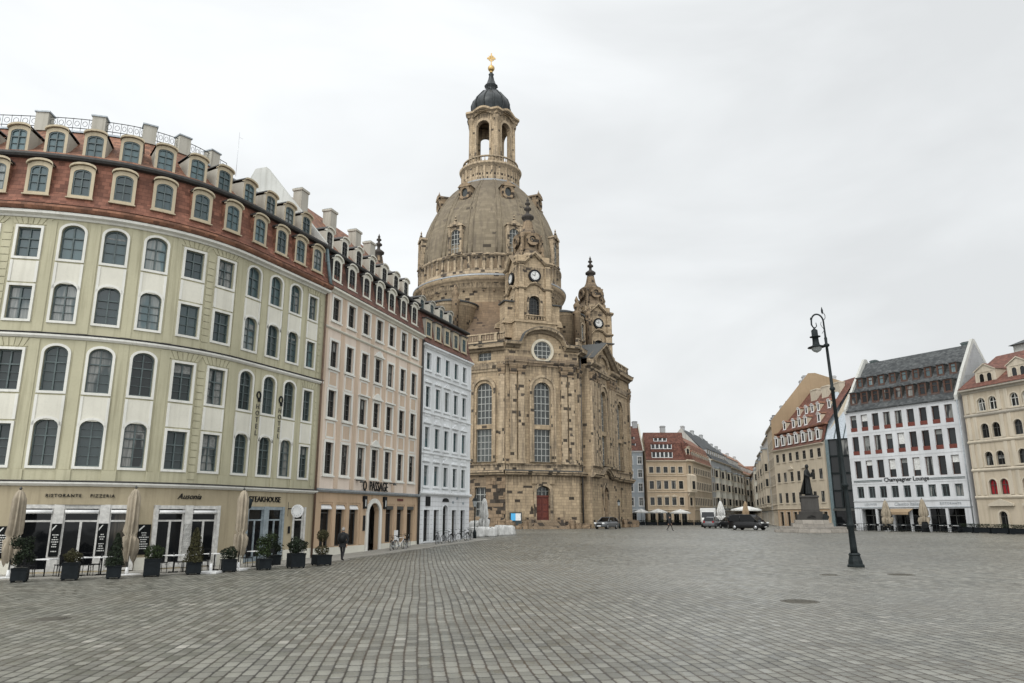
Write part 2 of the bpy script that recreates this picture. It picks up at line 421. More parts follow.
# ------------------------------------------------------------------ facades
def outline(w, h, rise, n=10):
    """closed outline of a window: bottom left, bottom right, then over the arch back to the left"""
    pts = [(-w/2, 0), (w/2, 0)]
    if rise <= 0: return pts+[(w/2, h), (-w/2, h)]
    for i in range(n+1):
        a = PI*i/n
        pts.append((w/2*math.cos(a), h-rise+rise*math.sin(a)))
    return pts
def wall_grid(mb, T, s0, s1, z0, z1, ops, mat=0, rev=.22, revmat=None, ds=1.0, d=0.0):
    """wall with true openings; ops = (a, b, za, zb, rise)"""
    revmat = mat if revmat is None else revmat
    ss = {round(s0, 4), round(s1, 4)}; zs = {round(z0, 4), round(z1, 4)}
    for a, b, za, zb, r in ops: ss |= {round(a, 4), round(b, 4)}; zs |= {round(za, 4), round(zb, 4)}
    ss = sorted(x for x in ss if s0-1e-3 <= x <= s1+1e-3); zs = sorted(x for x in zs if z0-1e-3 <= x <= z1+1e-3)
    if getattr(T, 'curved', False):
        q = []
        for a, b in zip(ss, ss[1:]):
            n = max(1, int(math.ceil((b-a)/ds))); q += [a+(b-a)*i/n for i in range(n)]
        ss = q+[ss[-1]]
    def hole(a, b, za, zb):
        x = (a+b)/2; z = (za+zb)/2
        return any(o[0] < x < o[1] and o[2] < z < o[3] for o in ops)
    for a, b in zip(ss, ss[1:]):
        for za, zb in zip(zs, zs[1:]):
            if not hole(a, b, za, zb):
                mb.add([T(a,d,za),T(b,d,za),T(b,d,zb),T(a,d,zb)], [(0,1,2,3)], mat)
    for a, b, za, zb, r in ops:
        zt = zb-r if r > 0 else zb
        for x in (a, b): mb.add([T(x,d,za),T(x,d-rev,za),T(x,d-rev,zt),T(x,d,zt)], [(0,1,2,3)], revmat)
        mb.add([T(a,d,za),T(b,d,za),T(b,d-rev,za),T(a,d-rev,za)], [(0,1,2,3)], revmat)
        if r <= 0: mb.add([T(a,d,zb),T(b,d,zb),T(b,d-rev,zb),T(a,d-rev,zb)], [(0,1,2,3)], revmat)
        else:
            n = 10; c = (a+b)/2; w = (b-a)/2
            pt = [(c-w*math.cos(PI*i/n), zt+r*math.sin(PI*i/n)) for i in range(n+1)]
            for (x, z), (x2, z2) in zip(pt, pt[1:]):
                mb.add([T(x,d,z),T(x2,d,z2),T(x2,d,zb),T(x,d,zb)], [(0,1,2,3)], mat)
                mb.add([T(x,d,z),T(x2,d,z2),T(x2,d-rev,z2),T(x,d-rev,z)], [(0,1,2,3)], revmat)
_wc = {}
def win_mesh(w, h, rise=0, nx=2, zb=(.66,), minor=0, sur=.14, proud=.05, sill=True, rev=.22, mats=('whitetrim', 'sash', 'glass'), bar=.06):
    """frame with surround, sill and glazing bars, and its pane; wall plane y=0, bottom centre at the origin"""
    key = (w, h, rise, nx, zb, minor, sur, proud, sill, rev, mats, bar)
    if key in _wc: return _wc[key]
    mb = MB(); o = outline(w, h, rise)
    if sur:
        A = outline(w+2*sur, h+2*sur, rise*(w+2*sur)/w if rise else 0); A = [(x, z-sur) for x, z in A]
        mb.ring(A, o, -proud, .02, 0)
    if sill: mb.box(-w/2-sur-.04, w/2+sur+.04, -proud-.07, .02, -.1-sur*.6, -.003-sur*.6, 0)
    f = .065; i = [(x, z+f) for x, z in outline(w-2*f, h-2*f, rise*(w-2*f)/w if rise else 0)]
    mb.ring(o, i, rev-.09, rev-.02, 1)
    def ztop(x):
        if rise <= 0: return h-f
        q = min(1, abs(x)/(w/2-f)); return h-rise+(rise-f)*math.sqrt(max(0, 1-q*q))
    for k in range(1, nx):
        x = -w/2+w*k/nx; mb.box(x-bar/2, x+bar/2, rev-.1, rev-.021, f, ztop(x), 1)
    for q in zb:
        z = q*h; mb.box(-w/2+f*.9, w/2-f*.9, rev-.105, rev-.022, z-bar/2, z+bar/2, 1)
    if minor:
        zz = sorted([f]+[q*h for q in zb]+[h-f]); 
        for a, b in zip(zz, zz[1:]):
            n = max(1, int(round((b-a)/minor)))
            for k in range(1, n): mb.box(-w/2+f*.9, w/2-f*.9, rev-.08, rev-.023, a+(b-a)*k/n-.012, a+(b-a)*k/n+.012, 1)
    fm = mb.mesh('window', mats[:2])
    pb = MB(); pb.add([(x, rev-.03, z) for x, z in o], [tuple(range(len(o)))], 0)
    pm = pb.mesh('pane', [mats[2]], False)
    _wc[key] = (fm, pm); return _wc[key]
_br = random.Random(21)
_bl = {}
def put_win(root, T, s, z, d=0.0, h_rot=0.0, **kw):
    fm, pm = win_mesh(**kw)
    w = link('window', fm, root, T(s, d, z), (0, 0, h_rot))
    link('pane', pm, w)
    # now and then a roller blind half down, or curtains drawn to the sides, just behind the glazing bars
    if kw.get('mats', ('', '', ''))[2] in ('glass', 'glasslow', 'glassdark') and kw.get('rev', .22) >= .2 and kw['h'] < 2.6 and _br.random() < .3:
        W, H, rv = kw['w']/2-.07, kw['h'], kw.get('rev', .22); k = _br.choice((.25, .4, .55, -1, -1)); key = (W, H, rv, k, kw.get('rise', 0))
        if key not in _bl:
            b = MB(); zt = H-(kw.get('rise', 0) or .07)
            if k > 0: b.add([(-W,rv-.035,H*(1-k)),(W,rv-.035,H*(1-k)),(W,rv-.035,zt),(-W,rv-.035,zt)], [(0,1,2,3)])
            else:
                for sg in (-1, 1): b.add([(sg*W,rv-.035,.07),(sg*W*.62,rv-.035,.07),(sg*W*.45,rv-.035,zt*.55),(sg*W*.3,rv-.035,zt),(sg*W,rv-.035,zt)], [(0,1,2,3,4)])
            _bl[key] = b.mesh('blind', ['netting'], False)
        link('blind' if k > 0 else 'curtain', _bl[key], w)
    return w

_dc = {}
def dormer_mesh(w, h, rise, side=.16, top=.2, depth=1.5, style='arch', mats=('dormer_tan', 'cheek', 'browntile', 'zincdark'), wkw=None):
    key = (w, h, rise, side, top, depth, style, mats)
    if key in _dc: return _dc[key]
    mb = MB(); W = w/2+side; H = h+top
    # front board with opening
    wall_grid(mb, TI, -W, W, -.14, H if style != 'arch' else h+.04, [(-w/2, w/2, 0, h, rise)], 0, .14)
    n = 8
    if style == 'arch':
        rs = top+rise*.6
        arc = [(-W*math.cos(PI*i/n), h+.04-rise*.4+rs*math.sin(PI*i/n)) for i in range(n+1)]
        arc[0] = (-W, h+.04-rise*.4); arc[-1] = (W, h+.04-rise*.4)
        for (x, z), (x2, z2) in zip(arc, arc[1:]):   # tympanum above the board
            if max(z, z2) > h+.04: mb.add([(x,0,h+.04),(x2,0,h+.04),(x2,0,max(z2,h+.04)),(x,0,max(z,h+.04))], [(0,1,2,3)], 0)
        big = [(x*1.09, z+.03) for x, z in arc]
        up = [(x*1.09, z+.13) for x, z in arc]
        vs = [(x, -.12, z) for x, z in big]+[(x, -.12, z) for x, z in up]+[(x, depth, z) for x, z in up]
        m = n+1
        mb.add(vs, [(i, i+1, m+i+1, m+i) for i in range(n)], 0)
        mb.add(vs, [(m+i, m+i+1, 2*m+i+1, 2*m+i) for i in range(n)], 2)
        vs = [(x, -.12, z) for x, z in big]+[(x, .1, z) for x, z in big]
        mb.add(vs, [(i, i+1, m+i+1, m+i) for i in range(n)], 0)
        ht = h+.04-rise*.4
    elif style == 'gable':
        pk = H+W*.55
        mb.add([(-W,0,H),(W,0,H),(0,0,pk)], [(0,1,2)], 0)
        e = .12
        for sg in (-1, 1):
            mb.add([(sg*(W+e),-e,H-e*.5),(0,-e,pk+.03),(0,depth+.6,pk+.03),(sg*(W+e),depth,H-e*.5)], [(0,1,2,3)], 2)
            mb.add([(sg*(W+e),-e,H-e*.5),(0,-e,pk+.03),(0,-e,pk-.1),(sg*(W+e),-e,H-e*.5-.1)], [(0,1,2,3)], 0)
        ht = H
    else:  # flat shed
        mb.box(-W-.08, W+.08, -.12, depth+.1, H, H+.1, 2); ht = H
    for sg in (-1, 1): mb.add([(sg*W,0,-.14),(sg*W,depth,-.14),(sg*W,depth,ht),(sg*W,0,ht)], [(0,1,2,3)], 1)
    mb.box(-W-.05, W+.05, -.1, .03, -.2, -.141, 0)
    _dc[key] = mb.mesh('dormer', mats); return _dc[key]
def put_dormer(root, T, s, z, set_, h_rot, w, h, rise, wmats, nx=2, minor=.0, **kw):
    o = link('dormer', dormer_mesh(w, h, rise, **kw), root, T(s, -set_, z), (0, 0, h_rot))
    fm, pm = win_mesh(w=w, h=h, rise=rise, nx=nx, zb=(.66,), minor=minor, sur=0, sill=False, rev=.12, mats=wmats, bar=.05)
    link('window_frame', fm, o); link('pane', pm, o); return o

def text(s, size, name, mat, parent, loc, rz, shear=0.0, ext=.02, align='CENTER', spacing=1.0, vertical=False):
    cu = bpy.data.curves.new(name, 'FONT'); cu.body = s; cu.size = size; cu.extrude = ext; cu.shear = shear
    cu.align_x = align; cu.space_character = spacing; cu.resolution_u = 2
    if vertical: cu.space_line = .95
    t = bpy.data.objects.new('tmp', cu); col.objects.link(t)
    bpy.context.view_layer.update()
    me = bpy.data.meshes.new_from_object(t.evaluated_get(bpy.context.evaluated_depsgraph_get()))
    bpy.data.objects.remove(t); bpy.data.curves.remove(cu)
    me.materials.clear(); me.materials.append(M[mat])
    return link(name, me, parent, loc, (PI/2, 0, rz))
# ------------------------------------------------------------------ ground
def ground():
    mb = MB(); xs = [-400,-120,-60,-30,-15,-8,0,8,15,30,45,60,90,150,400]; ys = [-60,-20,0,10,20,30]+[34+3*i for i in range(20)]+[100,130,180,260,400,800]
    vs = [(x, y, gz(y)) for y in ys for x in xs]; n = len(xs)
    mb.add(vs, [(j*n+i, j*n+i+1, (j+1)*n+i+1, (j+1)*n+i) for j in range(len(ys)-1) for i in range(n-1)])
    struct('ground', mb, ['cobble'])
ground()

# ------------------------------------------------------------------ curved hotel on the left
HK = [(-8,-1.24),(0,6.8),(4,19.55),(8,43.58),(12,67.26),(20,68.67)]
def hd(s):
    if s <= HK[0][0]: return R(HK[0][1])
    for (a, x), (b, y) in zip(HK, HK[1:]):
        if s <= b: return R(x+(y-x)*(s-a)/(b-a))
    return R(HK[-1][1])
_hp = {}
def hpos(s):
    i0 = int(math.floor(s*10)); 
    if not _hp:
        x, y = -24.16, 32.58; _hp[0] = (x, y)
        for i in range(0, 230): h = hd(i*.1+.05); x += .1*math.cos(h); y += .1*math.sin(h); _hp[i+1] = (x, y)
        x, y = -24.16, 32.58
        for i in range(0, -110, -1): h = hd(i*.1-.05); x -= .1*math.cos(h); y -= .1*math.sin(h); _hp[i-1] = (x, y)
    a, b = _hp[i0], _hp[i0+1]; f = s*10-i0
    return (a[0]+(b[0]-a[0])*f, a[1]+(b[1]-a[1])*f)
HX, HY = -18.0, 36.0
def TH(s, d, z):
    x, y = hpos(s); h = hd(s)
    return (x+math.sin(h)*d-HX, y-math.cos(h)*d-HY, z)
TH.curved = True
def build_hotel():
    root = thing('hotel', 'long curved olive hotel with red tiled mansard and rows of arched dormers', 'hotel', (HX, HY, 0))
    S0, S1 = -8.0, 19.3
    cols = [(-6.0,'a'),(-4.15,'a'),(-2.3,'r'),(-.42,'r') ,(1.42,'r'),(3.28,'a'),(5.1,'a'),(6.92,'a'),(8.8,'r'),(10.62,'r'),(12.65,'a'),(14.5,'a'),(16.25,'a'),(17.95,'q')]
    cols = [c for c in cols if c[0] != -2.3]
    rows = [(4.66, 2.1), (8.02, 2.1), (11.3, 1.85), (14.3, 1.72)]
    W = .98
    def rowh(k, h): return h-.27 if k in 'rq' else h
    ops = []
    for s, k in cols:
        w = W if k != 'q' else .8
        for z, h in rows: ops.append((s-w/2, s+w/2, z, z+rowh(k, h), w*.36 if k == 'a' else 0))
    mb = MB(); wall_grid(mb, TH, S0, S1, 3.98, 16.5, ops, 0, .22, 0, .7)
    # back, ends
    for s in (S0, S1): mb.add([TH(s,0,-.1),TH(s,-7,-.1),TH(s,-7,19.6),TH(s,0,16.6)], [(0,1,2,3)], 0)
    obj('wall', mb, ['hotel'], root)
    # ground floor wall with shop openings
    shops = [(-3.2,1.4,'a'),(2.72,7.42,'a'),(8.1,11.5,'b'),(13.5,16.55,'c'),(17.3,18.5,'d')]
    mb = MB(); wall_grid(mb, TH, S0, S1, -.1, 3.78, [(a, b, .12, 2.97, 0) for a, b, _ in shops], 0, .3, 0, .7)
    obj('ground_floor_wall', mb, ['hotel_gf'], root)
    # cornices
    def corn(name, z, prof, mat, s0=S0, s1=S1):
        m2 = MB(); m2.prof(TH, s0, s1, [(d, z+dz) for d, dz in prof], 0, .5, True); return obj(name, m2, mat, root)
    corn('cornice', 3.78, [(-.05,0),(.1,0),(.22,.1),(.22,.17),(.06,.2),(-.05,.2)], 'whitetrim')
    corn('gutter_strip', 3.982, [(-.05,0),(.25,0),(.25,.035),(-.05,.06)], 'zincdark')
    corn('string_course', 10.45, [(-.05,0),(.07,0),(.16,.09),(.16,.17),(.03,.22),(-.05,.22)], 'whitetrim')
    corn('string_capping', 10.672, [(-.05,0),(.19,0),(.19,.03),(-.05,.05)], 'zincdark')
    corn('cornice', 16.26, [(-.05,0),(.08,0),(.14,.08),(.34,.15),(.34,.28),(-.05,.3)], 'whitetrim')
    corn('eaves_cornice', 16.562, [(-.1,0),(.4,0),(.52,.14),(.52,.26),(-.1,.3)], 'browntile')
    # roof
    mb = MB(); prof = [(.42,16.87),(.2,17.05),(-.02,17.6),(-.28,19.42)]
    mb.prof(TH, S0, S1, prof, 0, .5); mb.prof(TH, S0, S1, [(.5,16.864),(.42,16.87)], 0, .5)
    obj('mansard_roof', mb, ['redtile'], root)
    corn('roof_gutter', 19.42, [(-.3,-.02),(-.02,.0),(.06,.1),(.06,.2),(-.1,.24),(-.5,.24)], 'zincdark')
    mb = MB(); mb.prof(TH, S0, S1, [(-.3,19.66),(-1.5,20.5),(-3.6,22.6)], 0, .5); obj('upper_roof', mb, ['browntile'], root)
    mb = MB(); mb.prof(TH, S0, S1, [(-3.5,22.6),(-3.5,22.7),(-3.7,22.75),(-7,22.75),(-7,-.1)], 0, .7); obj('flat_roof', mb, ['zinc'], root)
    # windows
    for s, k in cols:
        h = hd(s); w = W if k != 'q' else .8
        for i, (z, hh) in enumerate(rows):
            hh = rowh(k, hh); put_win(root, TH, s, z, 0, h, w=w, h=hh, rise=w*.36 if k == 'a' else 0, nx=2, zb=(.64,), minor=.42, sur=.115, proud=.05, sill=False,
                    mats=('whitetrim', 'sash', 'glass' if i > 1 else 'glasslow'))
        for z0, z1 in ((rows[0][0]+rowh(k, rows[0][1])+.19, rows[1][0]-.19), (rows[2][0]+rowh(k, rows[2][1])+.19, rows[3][0]-.19)):
            m2 = MB(); a = w/2
            m2.box(-a, a, -.02, .01, -.25 if k == 'a' else 0, z1-z0, 0)
            for sg in (-1, 1): m2.box(sg*(a+.058)-.058, sg*(a+.058)+.058, -.05, .01, -.5 if k == 'a' else 0, z1-z0, 1)
            obj('window_panel', m2, ['cream', 'whitetrim'], root, TH(s, 0, z0), (0, 0, h))
    # quoined piers and keystone fans beside the square windows
    for c in (1.42, 8.8, 10.62, 17.95, -.42):
        hw = .72
        for za, zb in ((4.2, 10.4), (10.75, 16.15)):
            mb = MB(); z = za
            while z < zb-.5:
                for sg in (-1, 1):
                    a = c+sg*hw; e = c+sg*(1.0 if int(z*10) % 2 else .93)
                    mb.tbox(TH, min(a, e), max(a, e), 0, .03, z+.02, z+.33, 0, .5)
                z += .36
            zt = 10.42 if za < 5 else 16.24
            zl_ = zt-(.40 if za < 5 else .32)
            for k in range(-3, 4):
                a = c+k*.2; b = c+k*.28
                mb.add([TH(a-.08,.035,zl_),TH(a+.08,.035,zl_),TH(b+.115,.035,zt),TH(b-.115,.035,zt)], [(0,1,2,3)], 0)
                mb.add([TH(a-.08,.035,zl_),TH(a+.08,.035,zl_),TH(a+.08,0,zl_),TH(a-.08,0,zl_)], [(0,1,2,3)], 0)
                for sg in (-1, 1): mb.add([TH(a+sg*.08,.035,zl_),TH(b+sg*.115,.035,zt),TH(b+sg*.115,0,zt),TH(a+sg*.08,0,zl_)], [(0,1,2,3)], 0)
            obj('quoin_blocks', mb, ['hotel'], root)
    # pilaster strips + plinth panels
    for s in (2.33,4.2,6.0,7.85,11.55,13.55,15.4,17.1,-5.0,-1.5):
        mb = MB(); mb.tbox(TH, s-.22, s+.22, 0, .035, 4.51, 10.4, 0, .5); mb.tbox(TH, s-.3, s+.3, 0, .06, 4.03, 4.5, 0, .5); obj('pilaster_strip', mb, ['hotel'], root)
        mb = MB(); mb.tbox(TH, s-.22, s+.22, 0, .035, 10.75, 16.15, 0, .5); obj('pilaster_strip', mb, ['hotel'], root)
    # dormers
    dm = [c[0] for c in cols]+[-2.25]
    for s in dm:
        h = hd(s)
        put_dormer(root, TH, s+.05, 17.55, -.1, h, .78, 1.36, .22, ('dormer_tan', 'sash', 'glass'), 2, .4, side=.15, top=.13, depth=.9,
                   mats=('dormer_tan', 'browntile', 'zincdark', 'zincdark'))
        put_dormer(root, TH, s+.12, 20.1, 1.0, h, .76, 1.2, .18, ('dormer_tan', 'sash', 'glass'), 2, .4, side=.13, top=.12, depth=1.6,
                   mats=('dormer_tan', 'cheek', 'zincdark', 'zincdark'))
    # chimneys and railing
    for s in (-4.4,-.75,2.65,6.3,9.3,12.4):
        m2 = MB(); m2.box(-.33,.33,-.3,.3,-.1,.95,0); m2.box(-.39,.39,-.36,.36,.951,1.03,1)
        obj('chimney', m2, ['cheek', 'zinc'], root, TH(s, -3.8, 22.7), (0, 0, hd(s)))
    m2 = MB(); ss = [i*.5 for i in range(-14, 28)]
    for z in (22.95, 23.5): m2.tube([TH(s, -3.7, z) for s in ss], .022, 5)
    for s in ss: m2.tube([TH(s, -3.7, 22.7), TH(s, -3.7, 23.53)], .014, 4)
    for s in ss[:-1]:
        m2.tube([TH(s+.25+.15*math.cos(a), -3.7, 23.22+.15*math.sin(a)) for a in [i*PI/4 for i in range(9)]], .012, 4)
    obj('railing', m2, 'iron', root)
    m2 = MB(); m2.tube([TH(13.2,-2.6,22.3), TH(13.2,-2.6,25.2)], .01, 5); m2.tube([TH(13.2,-2.6,24.9), TH(13.5,-2.6,24.9)], .008, 4); obj('antenna', m2, 'chrome', root)
    # shopfronts
    def front(a, b, divs, fmat, blind=True, door=()):
        f = MB(); c = (a+b)/2; h = hd(c); o = Vector(TH(c, 0, 0)); ex = Vector((math.cos(h), math.sin(h), 0))
        w2 = (b-a)/2
        loc = TH(c, -.10 if (b-a) > 2.5 and c < 9 else -.02, 0)
        edges = [-w2]+[d-c for d in divs]+[w2]
        f.box(-w2, w2, 0, .16, 2.8, 2.97, 0); f.box(-w2, w2, 0, .16, .12, .22, 0)
        for i, e in enumerate(edges):
            hw = .2 if i not in (0, len(edges)-1) else .16
            f.box(max(e-hw, -w2), min(e+hw, w2), -.05, .17, .1, 2.98, 0)
        fo = obj('shopfront', f, [fmat], root, loc, (0, 0, h))
        for i, (p, q) in enumerate(zip(edges, edges[1:])):
            p2 = p+(.16 if i == 0 else .2); q2 = q-(.16 if i == len(edges)-2 else .2); m3 = (p2+q2)/2
            fr = MB(); fr.box(p2, q2, .06, .13, 2.22, 2.3, 0)
            for x in (p2+.03, q2-.03): fr.box(x-.04, x+.04, .05, .13, .22, 2.8, 0)
            if i in door: fr.box(m3-.05, m3+.05, .05, .13, .22, 2.22, 0); fr.box(p2, q2, .05, .129, .221, .36, 0)
            obj('shop_window', fr, [fmat], fo)
            g = MB(); g.add([(p2,.1,.22),(q2,.1,.22),(q2,.1,2.8),(p2,.1,2.8)], [(0,1,2,3)]); obj('pane', g, ['shopglass'], fo)
            if blind:
                bl = MB(); bl.tube([(p2+.04,-.02,2.66),(q2-.04,-.02,2.66)], .085, 8); obj('awning_roll', bl, ['white_paint'], fo)
        return fo
    front(-3.2, 1.4, (-1.7, .1), 'paleframe', True, (1,)); front(2.72, 7.42, (4.25, 6.05), 'paleframe', True, (1,))
    front(8.1, 11.5, (9.8,), 'paleframe', True, (0, 1)); front(13.5, 16.55, (15.05,), 'greyframe', False, (0, 1)); front(17.3, 18.5, (), 'paleframe', False, ())
    # menu boards on the piers
    def boardp(s, z0, z1, w, seed):
        rr = random.Random(seed); f = MB(); f.box(-w/2, w/2, -.03, 0, 0, z1-z0, 0)
        f.add([(-w*.42,-.034,z1-z0-.22),(-w*.1,-.034,z1-z0-.06),(w*.02,-.034,z1-z0-.06),(-w*.42,-.034,z1-z0-.32)], [(0,1,2,3)], 1)
        z = z1-z0-.38
        while z > .2:
            l = w*rr.uniform(.3, .75)
            if rr.random() < .8:
                x = -l/2
                while x < l/2: d = rr.uniform(.03, .08); f.box(x, min(l/2, x+d), -.034, -.0301, z-.02, z+.02, 1); x += d+.02
            z -= .1
        obj('menu_board', f, ['board', 'chalk'], root, TH(s, .04 if w > .45 else .0, z0), (0, 0, hd(s)))
    boardp(4.25, .75, 2.15, .38, 1); boardp(6.05, .75, 2.15, .38, 2); boardp(7.76, .75, 2.1, .55, 3); boardp(9.8, .75, 2.1, .4, 4); boardp(2.25, .7, 2.05, .45, 5); boardp(.1, .75, 2.15, .38, 6); boardp(-1.7, .75, 2.15, .38, 8)
    # lettering
    def sign(s, txt, sizez, z, mat='black', **k): return text(txt, sizez, 'lettering', mat, root, TH(s, .02, z), hd(s), **k)
    sign(4.35, 'RISTORANTE', .2, 3.3, spacing=1.25); sign(5.88, 'PIZZERIA', .2, 3.3, spacing=1.25)
    sign(9.75, 'Ausonia', .38, 3.28, shear=.35)
    sign(14.85, 'STEAKHOUSE', .42, 3.22, ext=.03)
    for s in (13.58, 15.42):
        text('\n'.join('HOTEL'), .38, 'lettering', 'lettergrey', root, TH(s+.08, .05, 8.2), hd(s), vertical=True)
        g = MB(); g.ring([( .21*math.cos(i*PI/8), .27*math.sin(i*PI/8)) for i in range(16)], [(.12*math.cos(i*PI/8), .18*math.sin(i*PI/8)) for i in range(16)], -.05, 0); g.box(-.04,.16,-.05,0,-.42,-.2)
        o = obj('hotel_emblem', g, ['black'], root, TH(s+.08, .05, 8.95), (0, 0, hd(s))); o.scale = (.85,)*3
    # round white sign on an arm, wall lantern, door bell plate
    g = MB(); g.tube([(-.05,0,0),(.05,0,0)], .36, 24, 0, False); g.box(-.03,.03,-.02,.62,.1,.16,1); g.box(-.03,.03,.56,.62,-.3,.5,1)
    for a in range(12): q = a*PI/6; g.box(-.09,.09,.26*math.cos(q)-.02,.26*math.cos(q)+.02,.26*math.sin(q)-.02,.26*math.sin(q)+.02,2)
    sp = obj('hanging_sign', g, ['white_paint', 'iron', 'chrome'], root, TH(17.0, .55, 2.75), (0, 0, hd(17.0)+R(12)))
    g = MB(); g.box(-.07,.07,-.05,0,0,.4); obj('bell_plate', g, ['black'], root, TH(17.0, .03, 1.5), (0, 0, hd(17)))
    g = MB(); g.tube([(0,-.02,.4),(0,-.3,.55),(0,-.42,.5)], .02, 6); g.lathe([(.02,.5),(.16,.42),(.1,.0),(.03,-.06)], 6, (0,-.42,0)); obj('wall_lantern', g, ['iron'], root, TH(13.2, 0, 2.9), (0, 0, hd(13.2)))
    # down pipe at the joint with the pink house
    g = MB(); g.tube([TH(19.15, .12, .0), TH(19.15, .12, 16.4)], .065, 8); obj('downpipe', g, ['pipebrown'], root)
    g = MB(); g.tube([TH(19.2, .35, 16.8), TH(19.2, .1, 18.0), TH(19.2, -.15, 19.5)], .11, 8); obj('downpipe', g, ['copper'], root)
    for a, b in ((S0,-3.25),(1.45,2.67),(7.47,8.05),(11.55,13.45),(16.6,17.25),(18.55,S1)): mb = MB(); mb.tbox(TH, a, b, 0, .06, -.1, .62, 0, .5); obj('plinth', mb, ['cream'], root)
build_hotel()

# ------------------------------------------------------------------ straight row houses: shared helpers
def frame_of(A, B):
    t = (B[0]-A[0], B[1]-A[1]); return math.hypot(*t), math.atan2(t[1], t[0])
def shell(mb, L, depth, z0, eave, ridge, rs=None, mat=0, gm=None, gables=(1, 1), proud=0.0):
    """side and back walls with gable ends; ridge at set-back rs"""
    rs = depth/2 if rs is None else rs; gm = mat if gm is None else gm
    for x, g in ((0, gables[0]), (L, gables[1])):
        p = [(x,0,z0),(x,depth,z0),(x,depth,eave)]+([(x,rs,ridge)] if g else [])+[(x,0,eave)]
        mb.add(p, [tuple(range(len(p)))], gm)
    mb.add([(0,depth,z0),(L,depth,z0),(L,depth,eave),(0,depth,eave)], [(0,1,2,3)], mat)
def band(root, name, L, z, prof, mat, x0=0.0, x1=None):
    m = MB(); m.prof(TI, x0, L if x1 is None else x1, [(d, z+dz) for d, dz in prof], 0, 1, True); return obj(name, m, mat, root)
CORN = [(-.03,0),(.08,0),(.16,.1),(.34,.18),(.34,.3),(-.03,.34)]
STR = [(-.03,0),(.06,0),(.13,.07),(.13,.13),(-.03,.17)]
def chimney(root, x, y, z, w=.8, h=1.6, d=.6, mats=('cheek', 'zinc')):
    m = MB(); m.box(-w/2,w/2,-d/2,d/2,-1.0,h,0); m.box(-w/2-.07,w/2+.07,-d/2-.07,d/2+.07,h-.14,h+.03,0); m.box(-w/2+.05,w/2-.05,-d/2+.05,d/2-.05,h+.031,h+.12,1)
    obj('chimney', m, mats, root, (x, y, z))

